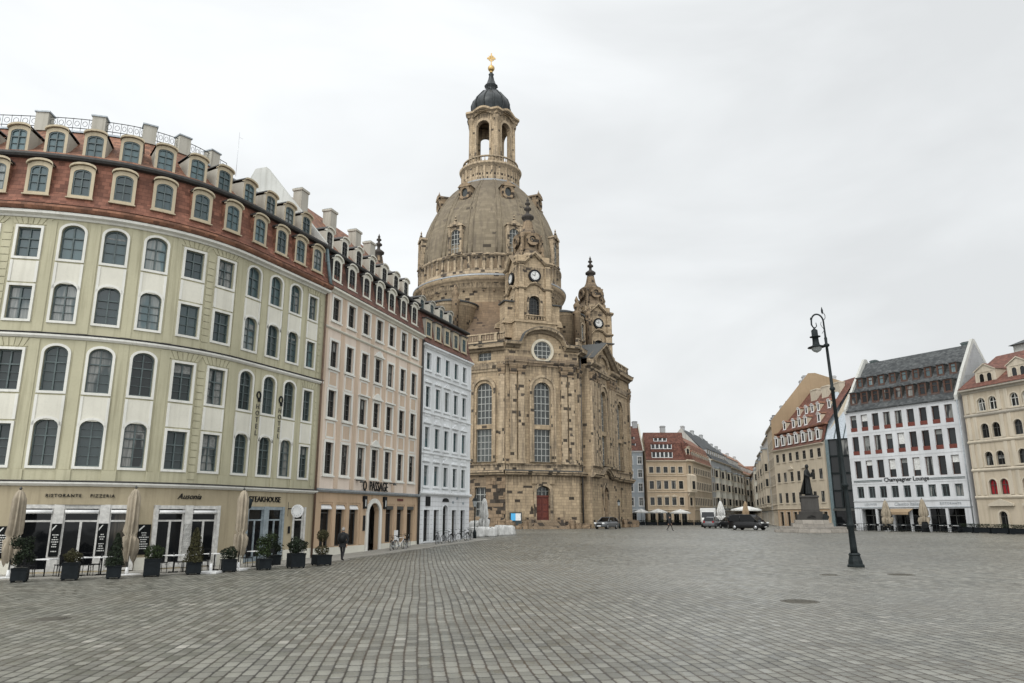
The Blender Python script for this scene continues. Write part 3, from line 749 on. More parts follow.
# ------------------------------------------------------------------ pink house with the passage
def build_pink():
    A, B = (-11.95, 45.5), (-7.4, 59.5); L, h = frame_of(A, B)
    root = thing('row_house', 'pale pink house with peach strips over an orange tan shop floor', 'house', (*A, 0), h)
    cols = [1.4,3.35,5.4,7.35,9.3,11.35,13.3]; rows = [(5.04,1.95),(8.57,1.72),(11.8,1.7),(14.9,1.5)]; W = .92
    ops = [(c-W/2, c+W/2, z, z+hh, 0) for c in cols for z, hh in rows]
    mb = MB(); wall_grid(mb, TI, 0, L, 4.1, 17.0, ops, 0, .2); shell(mb, L, 11, -.1, 17.0, 25.6, 5.6, 0, 1)
    obj('wall', mb, ['pink', 'stucco_grey'], root)
    gops = [(.9,2.1,.62,3.17,0),(2.6,3.7,.62,3.17,0),(4.3,5.4,.62,3.17,0),(6.78,8.38,.1,3.36,.75),(9.4,10.5,.62,3.17,0),(11.15,12.2,.62,3.17,0),(12.85,13.95,.62,3.17,0)]
    mb = MB(); wall_grid(mb, TI, 0, L, -.1, 3.95, gops, 0, .35); obj('ground_floor_wall', mb, ['ochre'], root)
    for i, (a, b, za, zb, r) in enumerate(gops):
        if r:
            m = MB(); o = outline(1.6, 3.26, .75); A2 = outline(2.2, 3.56, 1.03); m.ring(A2, o, -.1, .02, 0)
            f = obj('portal_surround', m, ['whitetrim'], root, (7.58, 0, .1))
            m = MB(); m.box(-.8,.8,2.2,2.3,0,3.2); obj('passage_back', m, ['greyp'], f)
            m = MB(); m.box(-.04,.04,.7,.76,0,2.6); m.box(-.8,-.74,.7,.76,0,2.6); m.box(.74,.8,.7,.76,0,2.6); m.box(-.8,.8,.7,.76,2.55,2.65); obj('passage_gate', m, ['sashdark'], f)
            g = MB(); g.add([(-.78,.9,0),(.78,.9,0),(.78,.9,3.2),(-.78,.9,3.2)], [(0,1,2,3)]); obj('pane', g, ['shopglass'], f)
        else:
            put_win(root, TI, (a+b)/2, za, w=b-a, h=zb-za, nx=1, zb=(.8,), sur=0, sill=False, rev=.3, mats=('ochre', 'sashdark', 'shopglass'))
            if i < 3:
                m = MB(); m.prof(TI, a+.01, b-.01, [(-.12,2.93),(.03,2.88),(.04,2.94),(-.1,3.16)], 0, 1, True); obj('awning_roll', m, ['white_paint'], root)
            else:
                m = MB(); m.box(a,b,-.02,.02,2.92,3.16); obj('blind_box', m, ['sashdark'], root)
    for x in (.42, 2.35, 4.0, 5.85, 9.0, 10.82, 12.5, 14.3): m = MB(); m.box(x-.2, x+.2, -.05, 0, .62, 3.3); obj('pilaster_strip', m, ['ochre'], root)
    m = MB(); m.box(0, L, -.04, 0, 3.301, 3.42); obj('fascia_strip', m, ['ochre'], root)
    for a, b in ((0,6.4),(8.7,L)): m = MB(); m.box(a,b,-.06,0,-.1,.58); obj('plinth', m, ['cream'], root)
    band(root, 'cornice', L, 3.9, [(-.02,0),(.14,0),(.24,.1),(.24,.2),(-.02,.24)], 'zinc')
    band(root, 'string_course', L, 14.22, STR, 'cream'); band(root, 'eaves_cornice', L, 16.65, CORN, 'cream')
    # peach strips between the columns, peach panels between the floors
    ed = [.0]+[(a+b)/2 for a, b in zip(cols, cols[1:])]+[L]
    for i, e in enumerate(ed):
        a, b = (e-.24, e+.24) if 0 < i < len(ed)-1 else ((.0,.5) if i == 0 else (L-.5, L))
        for z0, z1 in ((4.16, 14.2), (14.42, 16.62)): m = MB(); m.box(a, b, -.03, 0, z0, z1); obj('pilaster_strip', m, ['peach'], root)
    for c in cols:
        for z0, z1 in ((7.35, 8.2), (10.62, 11.45)):
            m = MB(); m.ring([(-.5,z0-.12),(.5,z0-.12),(.5,z1+.12),(-.5,z1+.12)], [(-.42,z0),(.42,z0),(.42,z1),(-.42,z1)], -.03, .005, 0)
            m.box(-.42,.42,-.012,.005,z0,z1,1); obj('window_panel', m, ['whitetrim', 'peach'], root, (c, 0, 0))
        for i, (z, hh) in enumerate(rows):
            put_win(root, TI, c, z, w=W, h=hh, nx=2, zb=(.62,), minor=.4, sur=.16, proud=.05, sill=True, mats=('whitetrim', 'sashdark', 'glassdark'))
    for c, z in ((5.4,10.5),(7.35,10.5),(9.3,10.5),(5.4,7.2),(7.35,7.2),(9.3,7.2),(7.35,13.62)):   # small hoods over the middle windows
        m = MB(); m.box(-.68,.68,-.2,0,0,.1)
        if abs(c-7.35) < .1: m.prism([(-.6,.1),(.6,.1),(.36,.34),(0,.5),(-.36,.34)], -.14, 0)
        obj('window_hood', m, ['whitetrim'], root, (c, 0, z-.02))
    mb = MB(); mb.prof(TI, 0, L, [(.36,16.99),(.15,17.15),(-.1,17.6),(-.5,19.5)], 0); obj('mansard_roof', mb, ['mansbrown'], root)
    band(root, 'roof_gutter', L, 19.5, [(-.6,-.03),(-.2,0),(-.12,.1),(-.12,.18),(-.7,.22)], 'zincdark')
    mb = MB(); mb.prof(TI, .35, L-.0, [(-.6,19.7),(-5.6,25.3),(-11,17.2)], 0); obj('upper_roof', mb, ['browntile'], root)
    # firewall parapet facing the hotel
    m = MB(); P = [(.0,17),(.25,19.9),(5.3,26.0),(6.2,26.0),(11,17.6),(11,17)]; m.add([(0,y,z) for y, z in P]+[(.35,y,z) for y, z in P], [tuple(range(6)), tuple(range(6,12))]+[(i,(i+1)%6,6+(i+1)%6,6+i) for i in range(6)]); obj('firewall', m, ['stucco_grey'], root, (-.02, 0, 0))
    for c in cols:
        put_dormer(root, TI, c, 17.7, .1, 0, .78, 1.35, .25, ('cream', 'sashdark', 'glassdark'), 2, .4, side=.17, top=.18, depth=.8, mats=('cream', 'zincdark', 'zincdark', 'zincdark'))
    for c in (1.9,3.9,5.9,7.9,9.9,11.9,13.7):
        put_dormer(root, TI, c, 20.25, 1.15, 0, .7, 1.15, .2, ('cream', 'sashdark', 'glassdark'), 2, .4, side=.14, top=.16, depth=1.3, mats=('cream', 'cheek', 'zincdark', 'zincdark'))
    for x, y, z in ((2.9,4.4,24.2),(6.8,4.4,24.2),(10.6,4.4,24.0),(13.4,4.6,24.0)): chimney(root, x, y, z, .85, 1.15, .7)
    # lettering over the passage
    for tx, x in (('PASSAGE', 7.95), ('Q', 5.95)): o = text(tx, .92, 'lettering', 'black', root, (x, -.14, 4.16), 0, ext=.03); o.scale.x = .74
    for x in (6.15, 9.05):
        m = MB(); m.box(-.2,.2,-.16,0,0,.85,0); m.box(-.06,.06,-.165,-.16,.15,.6,1); obj('lantern_sign', m, ['black', 'chalk'], root, (x, 0, 2.95))
    m = MB(); m.box(-.17,.17,-.06,0,0,1.0); obj('menu_case', m, ['black'], root, (6.2, 0, 1.5))
    m = MB(); m.box(-.3,.3,-.05,0,0,.7); obj('notice_board', m, ['white_paint'], root, (11.0, -.02, .75))
    m = MB(); m.box(-.45,.45,-.04,0,0,.16); obj('name_plate', m, ['reddoor'], root, (11.6, -.01, 3.55))
    m = MB(); m.tube([(L-.1,-.12,0.2),(L-.1,-.12,16.6)], .06, 6); obj('downpipe', m, ['zincdark'], root)
    for x in (5.05, 9.85):
        m = MB(); m.box(-.08,.08,-.4,0,0,.06); m.lathe([(.02,.08),(.14,-.05),(.14,-.12)], 8, (0,-.4,0)); obj('facade_lamp', m, ['sashdark'], root, (x, 0, 4.75))
build_pink()

# ------------------------------------------------------------------ pale blue house
def build_blue():
    A, B = (-7.4, 59.5), (-3.86, 68.3); L, h = frame_of(A, B)
    root = thing('row_house', 'pale blue stucco house with white window surrounds and rusticated ground floor', 'house', (*A, 0), h)
    cols = [1.15,2.9,4.6,6.35,8.05]; rows = [(4.85,1.6),(7.9,1.65),(11.2,1.7),(14.35,1.4)]; W = .8
    mb = MB(); wall_grid(mb, TI, 0, L, 4.2, 16.4, [(c-W/2, c+W/2, z, z+q, 0) for c in cols for z, q in rows], 0, .2); shell(mb, L, 10, -.1, 16.4, 22.5, 5, 0)
    obj('wall', mb, ['blue'], root)
    gops = [(.95,1.95,.5,2.95,0),(2.65,3.55,.5,2.95,0),(4.25,5.2,.3,3.35,.4),(5.95,6.85,.5,2.95,0),(7.65,8.55,.5,2.95,0)]
    mb = MB(); wall_grid(mb, TI, 0, L, -.1, 4.1, gops, 0, .35); obj('ground_floor_wall', mb, ['bluegf'], root)
    for a, b, za, zb, r in gops: put_win(root, TI, (a+b)/2, za, w=b-a, h=zb-za, rise=r, nx=2, zb=(.75,), sur=.1, proud=.04, sill=False, rev=.3, mats=('bluetrim', 'sashdark', 'shopglass'))
    for c in cols:
        for i, (z, q) in enumerate(rows):
            put_win(root, TI, c, z, w=W, h=q, nx=2, zb=(.66,), minor=.5, sur=.16, proud=.06, sill=True, mats=('bluetrim', 'sash', 'glass'))
            if i < 3:
                m = MB(); m.box(-.62,.62,-.18,0,0,.09)
                if (i == 1) != (abs(c-4.6) < .1): m.prism([(-.6,.09),(.6,.09),(0,.42)], -.15, 0)
                else: m.prism([(-.4,.09),(.4,.09),(.3,.28),(-.3,.28)], -.1, 0)
                obj('window_hood', m, ['bluetrim'], root, (c, 0, z+q+.3))
                m = MB(); m.box(-.5,.5,-.05,0,-.75,-.3); obj('window_apron', m, ['bluetrim'], root, (c, 0, z))
    for z in (7.35, 10.6, 13.75): band(root, 'string_course', L, z, STR, 'bluetrim')
    band(root, 'cornice', L, 4.1, [(-.02,0),(.14,0),(.26,.12),(.26,.22),(-.02,.28)], 'bluetrim'); band(root, 'eaves_cornice', L, 16.1, CORN, 'bluetrim')
    for x in (.0, L-.3): m = MB(); m.box(x, x+.3, -.04, 0, 4.4, 16.05); obj('corner_strip', m, ['bluetrim'], root)
    mb = MB(); mb.prof(TI, 0, L, [(.36,16.44),(.1,16.7),(-.15,17.2),(-.5,19.2)], 0); obj('mansard_roof', mb, ['mansbrown'], root)
    band(root, 'roof_gutter', L, 19.2, [(-.6,-.03),(-.2,0),(-.12,.1),(-.12,.18),(-.7,.22)], 'zincdark')
    mb = MB(); mb.prof(TI, 0, L, [(-.6,19.42),(-5,22.6),(-10,16.5)], 0); mb.add([(L,.5,16.4),(L,.5,19.3),(L,5,22.6),(L,10,16.4)], [(0,1,2,3)], 0); obj('upper_roof', mb, ['slate'], root)
    for c in cols: put_dormer(root, TI, c, 17.25, .05, 0, .7, 1.15, 0, ('dormer_tan', 'sash', 'glass'), 2, 0, side=.2, top=.25, depth=.8, style='flat', mats=('dormer_tan', 'cheek', 'zincdark', 'zincdark'))
    for c in (1.6,3.4,5.2,7.0): put_dormer(root, TI, c, 19.65, 1.0, 0, .6, 1.0, .18, ('cream', 'sash', 'glass'), 2, 0, side=.14, top=.16, depth=1.4, mats=('cheek', 'cheek', 'zincdark', 'zincdark'))
    chimney(root, 1.0, 4.6, 22.0, 1.3, 1.5, .9)
    m = MB(); m.box(-.36,.36,-.06,0,0,.75); obj('wall_sign', m, ['black'], root, (1.6, -.02, 3.25))
    m = MB(); m.prism([(-.6,0),(.6,0),(.5,.2),(.2,.3),(-.2,.3),(-.5,.2)], -.04, 0); obj('name_plate', m, ['black'], root, (4.75, -.02, 3.62))
    for x, z in ((6.2,3.5),(7.0,3.85),(8.2,3.45)):
        m = MB(); m.box(-.14,.14,-.03,0,0,.2); obj('small_plate', m, ['greyframe'], root, (x, 0, z))
    m = MB(); m.tube([(.08,-.1,0.2),(.08,-.1,16.2)], .06, 6); obj('downpipe', m, ['zincdark'], root)
build_blue()

# pavement along the left row
def pavement():
    mb = MB(); pts = []
    for i in range(0, 28): s = -8+i; p = TH(s, 0, 0); q = TH(s, 2.9, 0); pts.append(((p[0]+HX, p[1]+HY), (q[0]+HX, q[1]+HY)))
    for A, B in (((-11.95,45.5),(-7.4,59.5)), ((-7.4,59.5),(-3.86,68.3))):
        L, h = frame_of(A, B); n = (math.sin(h), -math.cos(h))
        for k in range(0 if A[0] < -10 else 1, 6): f = k/5; x, y = A[0]+(B[0]-A[0])*f, A[1]+(B[1]-A[1])*f; pts.append(((x, y), (x+n[0]*2.4, y+n[1]*2.4)))
    vs = []
    for a, b in pts: vs += [(*a, gz(a[1])+.055), (*b, gz(b[1])+.045), (*b, gz(b[1])-.02)]
    fs = []
    for i in range(len(pts)-1): fs += [(3*i, 3*i+1, 3*i+4, 3*i+3), (3*i+1, 3*i+2, 3*i+5, 3*i+4)]
    mb.add(vs, fs); struct('pavement', mb, ['slab'])
pavement()
# ------------------------------------------------------------------ the domed sandstone church
def build_church():
    root = thing('domed_church', 'great baroque sandstone church with a stone dome and lantern above its corner towers', 'church', (-4.1, 130, .68), R(-25))
    HALF, CD = 21.5, 24.8; c = 2*HALF-CD*math.sqrt(2); FL = 2*HALF-2*c; CW = c*math.sqrt(2)
    def side(a, dist):
        a = R(a); n = (math.sin(a), -math.cos(a)); t = (math.cos(a), math.sin(a))
        def T(s, d, z): return (n[0]*(dist+d)+t[0]*s, n[1]*(dist+d)+t[1]*s, z)
        return T, a
    WK = dict(nx=4, minor=0, sur=0, sill=False, rev=.5, mats=('sandtrim', 'greyframe', 'leadglass'), bar=.11)
    def bigwin(T, a, s, z, w, h, rise, d=0.0, rows=6, nx=4):
        k = dict(WK); k['nx'] = nx; k['zb'] = tuple(i/rows for i in range(1, rows)); k['mats'] = ('sandtrim', 'churchsash', 'leadglass')
        put_win(root, T, s, z, d, a, w=w, h=h, rise=rise, **k)
    BASE = [(-.1,0),(.35,0),(.5,.12),(.55,.3),(.75,.42),(.75,.6),(.2,.75),(-.1,.75)]
    PED = [(-.1,0),(.22,0),(.22,.9),(.34,.95),(.34,1.1),(.1,1.2),(-.1,1.2)]
    ENT = [(-.1,0),(.2,0),(.25,.35),(.4,.4),(.45,.75),(.3,.8),(.3,1.2),(-.1,1.2)]
    COR = [(-.1,0),(.3,0),(.5,.25),(.95,.45),(1.0,.8),(1.1,1.0),(-.1,1.35)]
    def flush(a=45):
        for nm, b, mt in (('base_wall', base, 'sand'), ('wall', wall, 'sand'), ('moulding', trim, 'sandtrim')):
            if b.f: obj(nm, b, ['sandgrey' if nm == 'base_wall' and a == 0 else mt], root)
    def pil(T, s, w, d0, d1, z0=8.95, z1=23.2):
        trim = MB(); dark = MB()
        trim.tbox(T, s-w/2, s+w/2, d0, d1, z0+.5, z1-1.5); trim.tbox(T, s-w/2-.12, s+w/2+.12, d0, d1+.12, z0, z0+.5)
        # capital: stepped and flared
        for k in range(3): dark.tbox(T, s-w/2-.06*(k+1), s+w/2+.06*(k+1), d0, d1+.07*(k+1), z1-1.5+.5*k, z1-1.0+.5*k-.002)
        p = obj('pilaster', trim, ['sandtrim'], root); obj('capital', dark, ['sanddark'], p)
    def pcap(T, s, w, d): trim.tbox(T, s-w/2-.15, s+w/2+.15, d-.2, d+.3, 8.0, 8.96); 
    # chamfered corners
    for a in (-45, 45, 135, 225):
        base, wall, trim = MB(), MB(), MB(); T, ar = side(a, CD); h = CW/2
        wall_grid(base, T, -h, h, -.2, 7.45, [(-1.05, 1.05, 1.2, 5.9, .75)], 0, .9)
        base.tbox(T, -1.75, 1.75, .0, .22, 6.2, 7.4)
        wall_grid(wall, T, -h, h, 7.4, 24.3, [(-1.3, 1.3, 9.25, 13.9, 0), (-1.3, 1.3, 14.55, 20.8, 1.25)], 0, .55)
        bm_ = MB(); bm_.prof(T, -h-.2, h+.2, [(d, 7.3+z) for d, z in BASE], 0, 9, True); obj('base_moulding', bm_, ['sandtrim'], root)
        trim.prof(T, -h, h, [(d, 8.05+z*.75) for d, z in PED], 0, 9, True)
        for s in (-4.55, -3.35, 3.35, 4.55):
            pil(T, s, .95, .0, .32 if abs(s) > 4 else .42)
        # arched frame round the tall window
        o = outline(2.62, 11.55, 1.25, 14); A = outline(4.1, 12.6, 2.0, 14); B2 = outline(3.5, 12.25, 1.7, 14)
        fr = MB(); fr.ring(A, B2, -.3, .02, 0, 0, 9.2); fr.ring(B2, o, -.14, .02, 0, 0, 9.2)
        obj('window_frame', fr, ['sandtrim'], root, T(0, 0, 0), (0, 0, ar))
        bigwin(T, ar, 0, 9.25, 2.6, 4.65, 0, 0, 5); bigwin(T, ar, 0, 14.55, 2.6, 6.25, 1.25, 0, 6)
        eb = MB(); eb.prof(T, -h-.1, h+.1, [(d, 23.1+z) for d, z in ENT], 0, 9, True)
        for s in (-3.95, 3.95): eb.prof(T, s-1.4, s+1.4, [(d+.35, 23.1+z) for d, z in ENT], 0, 9, True)
        obj('entablature', eb, ['sandgrey'], root); eb = MB(); eb.prof(T, -h-.1, h+.1, [(.4,23.853),(.47,23.853),(.47,23.9),(.3,23.95)], 0, 9, True); eb.prof(T, -h-.3, h+.3, [(.15,8.053),(.8,7.903),(.8,7.95),(.2,8.1)], 0, 9, True); obj('ledge_capping', eb, ['leadmid'], root)
        # attic with the round window under the swung cornice
        N = 18; path = [(-h-.25, 25.6), (-3.6, 25.6)]
        for i in range(N+1):
            x = -3.4+6.8*i/N; path.append((x, 25.65+2.4*math.sqrt(max(0, 1-(x/3.42)**2))**.9))
        path += [(3.6, 25.6), (h+.25, 25.6)]
        for (x, z), (x2, z2) in zip(path, path[1:]):
            if x2-x > 1e-4: wall.add([T(x,.05,24.2),T(x2,.05,24.2),T(x2,.05,z2+.2),T(x,.05,z+.2)], [(0,1,2,3)], 0)
        ac = MB(); ac.sweep(T, path, [(-.1,0),(.35,0),(.6,.25),(1.05,.45),(1.15,.8),(-.1,.9)]); obj('arched_cornice', ac, ['sandtrim'], root)
        m = MB(); m.sweep(T, path, [(-.1,.903),(1.18,.803),(1.18,.86),(-.1,.98)]); obj('cornice_capping', m, ['leadmid'], root)
        ci = lambda r: [(r*math.cos(2*PI*i/24), r*math.sin(2*PI*i/24)) for i in range(24)]
        fr = MB(); fr.ring(ci(1.78), ci(1.4), -.34, .02, 0); wi = obj('round_window', fr, ['palestone'], root, T(0, .05, 25.45), (0, 0, ar))
        fr = MB(); fr.ring(ci(1.41), ci(1.3), -.12, -.01, 0)
        for k in (-.7, 0, .7):
            q = math.sqrt(1.38**2-k*k); fr.box(k-.05, k+.05, -.11, -.012, -q, q); fr.box(-q, q, -.1, -.013, k-.05, k+.05)
        obj('glazing_bars', fr, ['churchsash'], wi)
        g = MB(); g.add([(x, -.03, z) for x, z in ci(1.41)], [tuple(range(24))]); obj('pane', g, ['leadglass'], wi)
        # door, fanlight, steps
        m = MB(); m.ring(outline(2.9, 5.2, 1.1), outline(2.1, 4.7, .75), -.2, .02, 0, 0, 1.2); fo = obj('door_surround', m, ['sandtrim'], root, T(0, 0, 0), (0, 0, ar))
        m = MB(); m.box(-1.05, 1.05, .5, .62, 1.2, 4.35, 0)
        for sx in (-.52, .52):
            for z in (1.5, 2.45, 3.4): m.box(sx-.36, sx+.36, .46, .5, z, z+.75, 1)
        m.box(-.04, .04, .44, .5, 1.2, 4.35, 1); m.box(-1.05, 1.05, .4, .62, 4.36, 4.6, 1)
        obj('door', m, ['reddoor', 'redwood'], root, T(0, 0, 0), (0, 0, ar))
        m = MB(); m.box(-.05,.05,.42,.5,4.6,5.85); m.box(-.62,-.56,.42,.5,4.6,5.7); m.box(.56,.62,.42,.5,4.6,5.7); m.box(-1,1,.42,.5,5.15,5.22); fl = obj('fanlight', m, ['churchsash'], root, T(0, 0, 0), (0, 0, ar))
        g = MB(); g.add([(x, .52, z+4.6) for x, z in outline(2.1, 1.3, .75)], [tuple(range(13))]); obj('pane', g, ['leadglass'], fl)
        if a == 45:
            m = MB()
            for k in range(7): m.box(-1.7-.16*k, 1.7+.16*k, -1.0-.33*k, 0, -.2, 1.2-.17*k-.002*k)
            for sg in (-1, 1): m.box(sg*2.35-.35, sg*2.35+.35, -1.5, 0, -.2, 1.55)
            obj('steps', m, ['sandgrey'], root, T(0, 0, 0), (0, 0, ar))
        flush()
    # four faces with a pedimented centre
    for a in (0, 90, 180, 270):
        base, wall, trim = MB(), MB(), MB(); T, ar = side(a, HALF); h = FL/2; RD = 1.2; C0, RW = (-5.2, 6.2) if a == 90 else (0, 6.6)
        for s0, s1 in ((-h, C0-RW), (C0+RW, h)):
            sm = (s0+s1)/2; slim = s1-s0 < 4
            if a == 90: gw = [(sm-.4, sm+.4, 2.2, 6.4, .4)]
            else: gw = [(sm-1.35, sm+1.35, 1.7, 5.7, 0)]
            wall_grid(base, T, s0, s1, -.2, 7.45, gw, 0, .6)
            if a == 90: bigwin(T, ar, sm, 2.2, .8, 4.2, .4, 0, 8, 2)
            else: bigwin(T, ar, sm, 1.7, 2.7, 4.0, 0, 0, 4)
            wall_grid(wall, T, s0, s1, 7.4, 25.4, [] if slim else [(sm-1.25, sm+1.25, 9.25, 13.9, 0), (sm-1.25, sm+1.25, 14.55, 20.6, 1.2), (sm-1.1, sm+1.1, 23.9, 25.1, 0)], 0, .55)
            if not slim:
              bigwin(T, ar, sm, 9.25, 2.5, 4.65, 0, 0, 5); bigwin(T, ar, sm, 14.55, 2.5, 6.05, 1.2, 0, 6); bigwin(T, ar, sm, 23.9, 2.2, 1.2, 0, 0, 2, 3)
              fr = MB(); fr.ring(outline(3.9, 12.3, 1.9, 14), outline(3.2, 11.85, 1.55, 14), -.25, .02, 0, 0, 9.2); obj('window_frame', fr, ['sandtrim'], root, T(sm, 0, 0), (0, 0, ar))
            for s in ((s0+.55, s1-.55) if not slim else (s0+.55,)): pil(T, s, .9, 0, .3)
            tb = MB(); tb.prof(T, s0, s1, [(d, 7.3+z) for d, z in BASE], 0, 9, True); obj('base_moulding', tb, ['sandtrim'], root); tb = MB(); tb.prof(T, s0, s1, [(d, 8.05+z*.75) for d, z in PED], 0, 9, True); obj('pedestal_moulding', tb, ['sandtrim'], root)
            tb = MB(); tb.prof(T, s0, s1, [(d*.7, 22.2+z) for d, z in ENT], 0, 9, True); obj('entablature', tb, ['sandtrim'], root); tb = MB(); tb.prof(T, s0, s1, [(d, 25.2+z) for d, z in COR], 0, 9, True); obj('main_cornice', tb, ['sandtrim'], root); tb = MB(); tb.prof(T, s0, s1, [(.9,26.203),(1.13,26.203),(1.13,26.26),(.2,26.5)], 0, 9, True); obj('ledge_capping', tb, ['leadmid'], root)
            # balustrade
            bl = MB(); bl.tbox(T, s0+.2, s1-.2, -.1, .3, 26.55, 26.8); bl.tbox(T, s0+.2, s1-.2, -.1, .3, 27.75, 27.95)
            n = int((s1-s0-.4)/.42)
            for i in range(n+1):
                x = s0+.3+(s1-s0-.6)*i/n; p = T(x, .1, 26.8)
                if i % 6 == 0: bl.tbox(T, x-.22, x+.22, -.12, .32, 26.8, 27.74)
                else: bl.lathe([(.08,0),(.14,.25),(.07,.6),(.11,.95)], 6, p)
            obj('balustrade', bl, ['sandtrim'], root)
        def T2(s, d, z): return T(s+C0, d+RD, z)
        wall_grid(base, T2, -RW, RW, -.2, 7.45, [(-1.1, 1.1, .9, 6.0, .9)], 0, .9)
        wall_grid(wall, T2, -RW, RW, 7.4, 24.3, [(-1.3, 1.3, 9.25, 13.9, 0), (-1.3, 1.3, 14.55, 20.9, 1.3)], 0, .7)
        for s in (-RW, RW):
            base.add([T2(s,-RD,-.2),T2(s,0,-.2),T2(s,0,7.45),T2(s,-RD,7.45)], [(0,1,2,3)]); wall.add([T2(s,-RD,7.4),T2(s,0,7.4),T2(s,0,24.3),T2(s,-RD,24.3)], [(0,1,2,3)])
        bigwin(T2, ar, 0, 9.25, 2.6, 4.65, 0, 0, 5); bigwin(T2, ar, 0, 14.55, 2.6, 6.35, 1.3, 0, 6)
        m = MB(); m.box(-1.1,1.1,.6,.7,.9,6.0); obj('door', m, ['redwood'], root, T2(0,0,0), (0,0,ar))
        m = MB(); m.ring(outline(3.1, 5.8, 1.3), outline(2.2, 5.1, .9), -.25, .02, 0, 0, .9); obj('door_surround', m, ['sandtrim'], root, T2(0,0,0), (0,0,ar))
        fr = MB(); fr.ring(outline(4.4, 12.9, 2.1, 14), outline(3.5, 12.4, 1.7, 14), -.35, .02, 0, 0, 9.2); fr.ring(outline(3.5, 12.4, 1.7, 14), outline(2.62, 11.7, 1.3, 14), -.15, .02, 0, 0, 9.2); obj('window_frame', fr, ['sandtrim'], root, T2(0,0,0), (0,0,ar))
        for s in (-RW+.6, -RW+1.8, -3.0, 3.0, RW-1.8, RW-.6): pil(T2, s, .95, 0, .4)
        p = [(-RW-.1, 7.3), (-2.9, 7.3)]+[(-2.6+5.2*i/10, 7.3+1.1*math.sin(PI*i/10)) for i in range(11)]+[(2.9, 7.3), (RW+.1, 7.3)]
        for nm, q in (('base_moulding', lambda b: b.sweep(T2, p, BASE)), ('pedestal_moulding', lambda b: b.prof(T2, -RW, RW, [(d, 8.05+z*.75) for d, z in PED], 0, 9, True)), ('entablature', lambda b: b.prof(T2, -RW-.1, RW+.1, [(d, 23.1+z) for d, z in ENT], 0, 9, True))):
            b_ = MB(); q(b_); obj(nm, b_, ['sandtrim'], root)
        # pediment, broken at the base by an arched window
        z0, zp = 24.1, 27.9
        wall.add([T2(-RW,.02,24.2),T2(RW,.02,24.2),T2(RW,.02,z0+.6),T2(0,.02,zp),T2(-RW,.02,z0+.6)], [(0,1,2,3,4)])
        trim.sweep(T2, [(-RW-.6, z0+.2), (0, zp), (RW+.6, z0+.2)], [(-.1,0),(.4,0),(.7,.3),(1.0,.42),(1.0,.7),(-.1,.8)])
        for s in (-1, 1): b_ = MB(); b_.sweep(T2, [(s*2.6, z0), (s*(RW+.6), z0)], [(-.1,-.2),(.5,-.2),(.9,.15),(1.0,.45),(-.1,.6)]); obj('cornice_piece', b_, ['sandtrim'], root)
        b_ = MB(); b_.sweep(T2, [(-2.6, z0)]+[(2.6*-math.cos(PI*i/10), z0+2.3*math.sin(PI*i/10)) for i in range(1, 10)]+[(2.6, z0)], [(-.1,-.1),(.35,-.1),(.55,.3),(-.1,.4)]); obj('pediment_arch', b_, ['sandtrim'], root)
        bigwin(T2, ar, 0, 24.15, 1.3, 2.2, .6, .35, 4, 2)
        m = MB(); m.add([T2(-RW-.7,1.02,z0+.92),T2(0,1.02,zp+.82),T2(0,-9,zp+.82),T2(-RW-.7,-9,z0+.92)], [(0,1,2,3)]); m.add([T2(RW+.7,1.02,z0+.92),T2(0,1.02,zp+.82),T2(0,-9,zp+.82),T2(RW+.7,-9,z0+.92)], [(0,1,2,3)])
        obj('pediment_roof', m, ['leadmid'], root); flush(a)
        # dark, rough old masonry at the foot of the left front
        if a == 0:
            rr = random.Random(4); m = MB()
            for i in range(70):
                s = h-.3-rr.random()**1.5*3.4; z = rr.uniform(0, 6.8); w = rr.uniform(.4, .9); hh = rr.uniform(.3, .55)
                if abs(s-10.1) < 1.9 and 1.2 < z < 6: continue
                m.tbox(T, s-w/2, min(h-.02, s+w/2), .0, rr.uniform(.04, .14), z, z+hh)
            m.tbox(T, 10.5, h-.02, .0, .03, .1, 7.2)
            obj('old_masonry', m, ['sandold'], root)
    # downpipe in the angle
    T, ar = side(90, HALF); m = MB(); m.tube([T(-FL/2+.9, .25, .2), T(-FL/2+.9, .25, 25)], .13, 6); obj('downpipe', m, ['zincdark'], root)
    # rubble of old stones along the base
    # swung stone roof between body and drum
    def orad(an, k):
        h1, h2 = HALF-k, CD-k; q = 9e9
        for i in range(8):
            cc = math.cos(an-i*PI/4)
            if cc > .05: q = min(q, (h1 if i % 2 == 0 else h2)/cc)
        return q
    m = MB(); NA = 96; rings = []
    for t in [i/12 for i in range(13)]:
        z = 26.3+9.9*t**1.75; f = smooth01(t*1.15)*.35+t*.65
        rings.append([(rr*math.cos(2*PI*i/NA), rr*math.sin(2*PI*i/NA), z) for i in range(NA) for rr in [orad(2*PI*i/NA, .5)*(1-f)+12.95*f]])
    m.loft(rings, 0, True, False)
    for i in range(16):
        an = i*PI/8+PI/16; pts = []
        for t in [k/10 for k in range(11)]:
            f = smooth01(t*1.15)*.35+t*.65; rr = orad(an, .4)*(1-f)+13*f; pts.append((rr*math.cos(an), rr*math.sin(an), 26.4+9.9*t**1.75))
        m.tube(pts, .18, 5)
    m.add([(orad(2*PI*i/NA, .0)*math.cos(2*PI*i/NA), orad(2*PI*i/NA, .0)*math.sin(2*PI*i/NA), 26.25) for i in range(NA)], [tuple(range(NA))], 0)
    obj('stone_roof', m, ['skirt'], root, cyl=16)
    # drum, ledge, arcaded band
    m = MB(); m.lathe([(13.0,35),(13.0,38.3),(13.15,38.4),(13.15,38.7),(13.25,38.9),(13.35,39.4),(13.65,39.7),(13.9,40.2),(13.9,40.55)], 96, mat=0, caps=False)
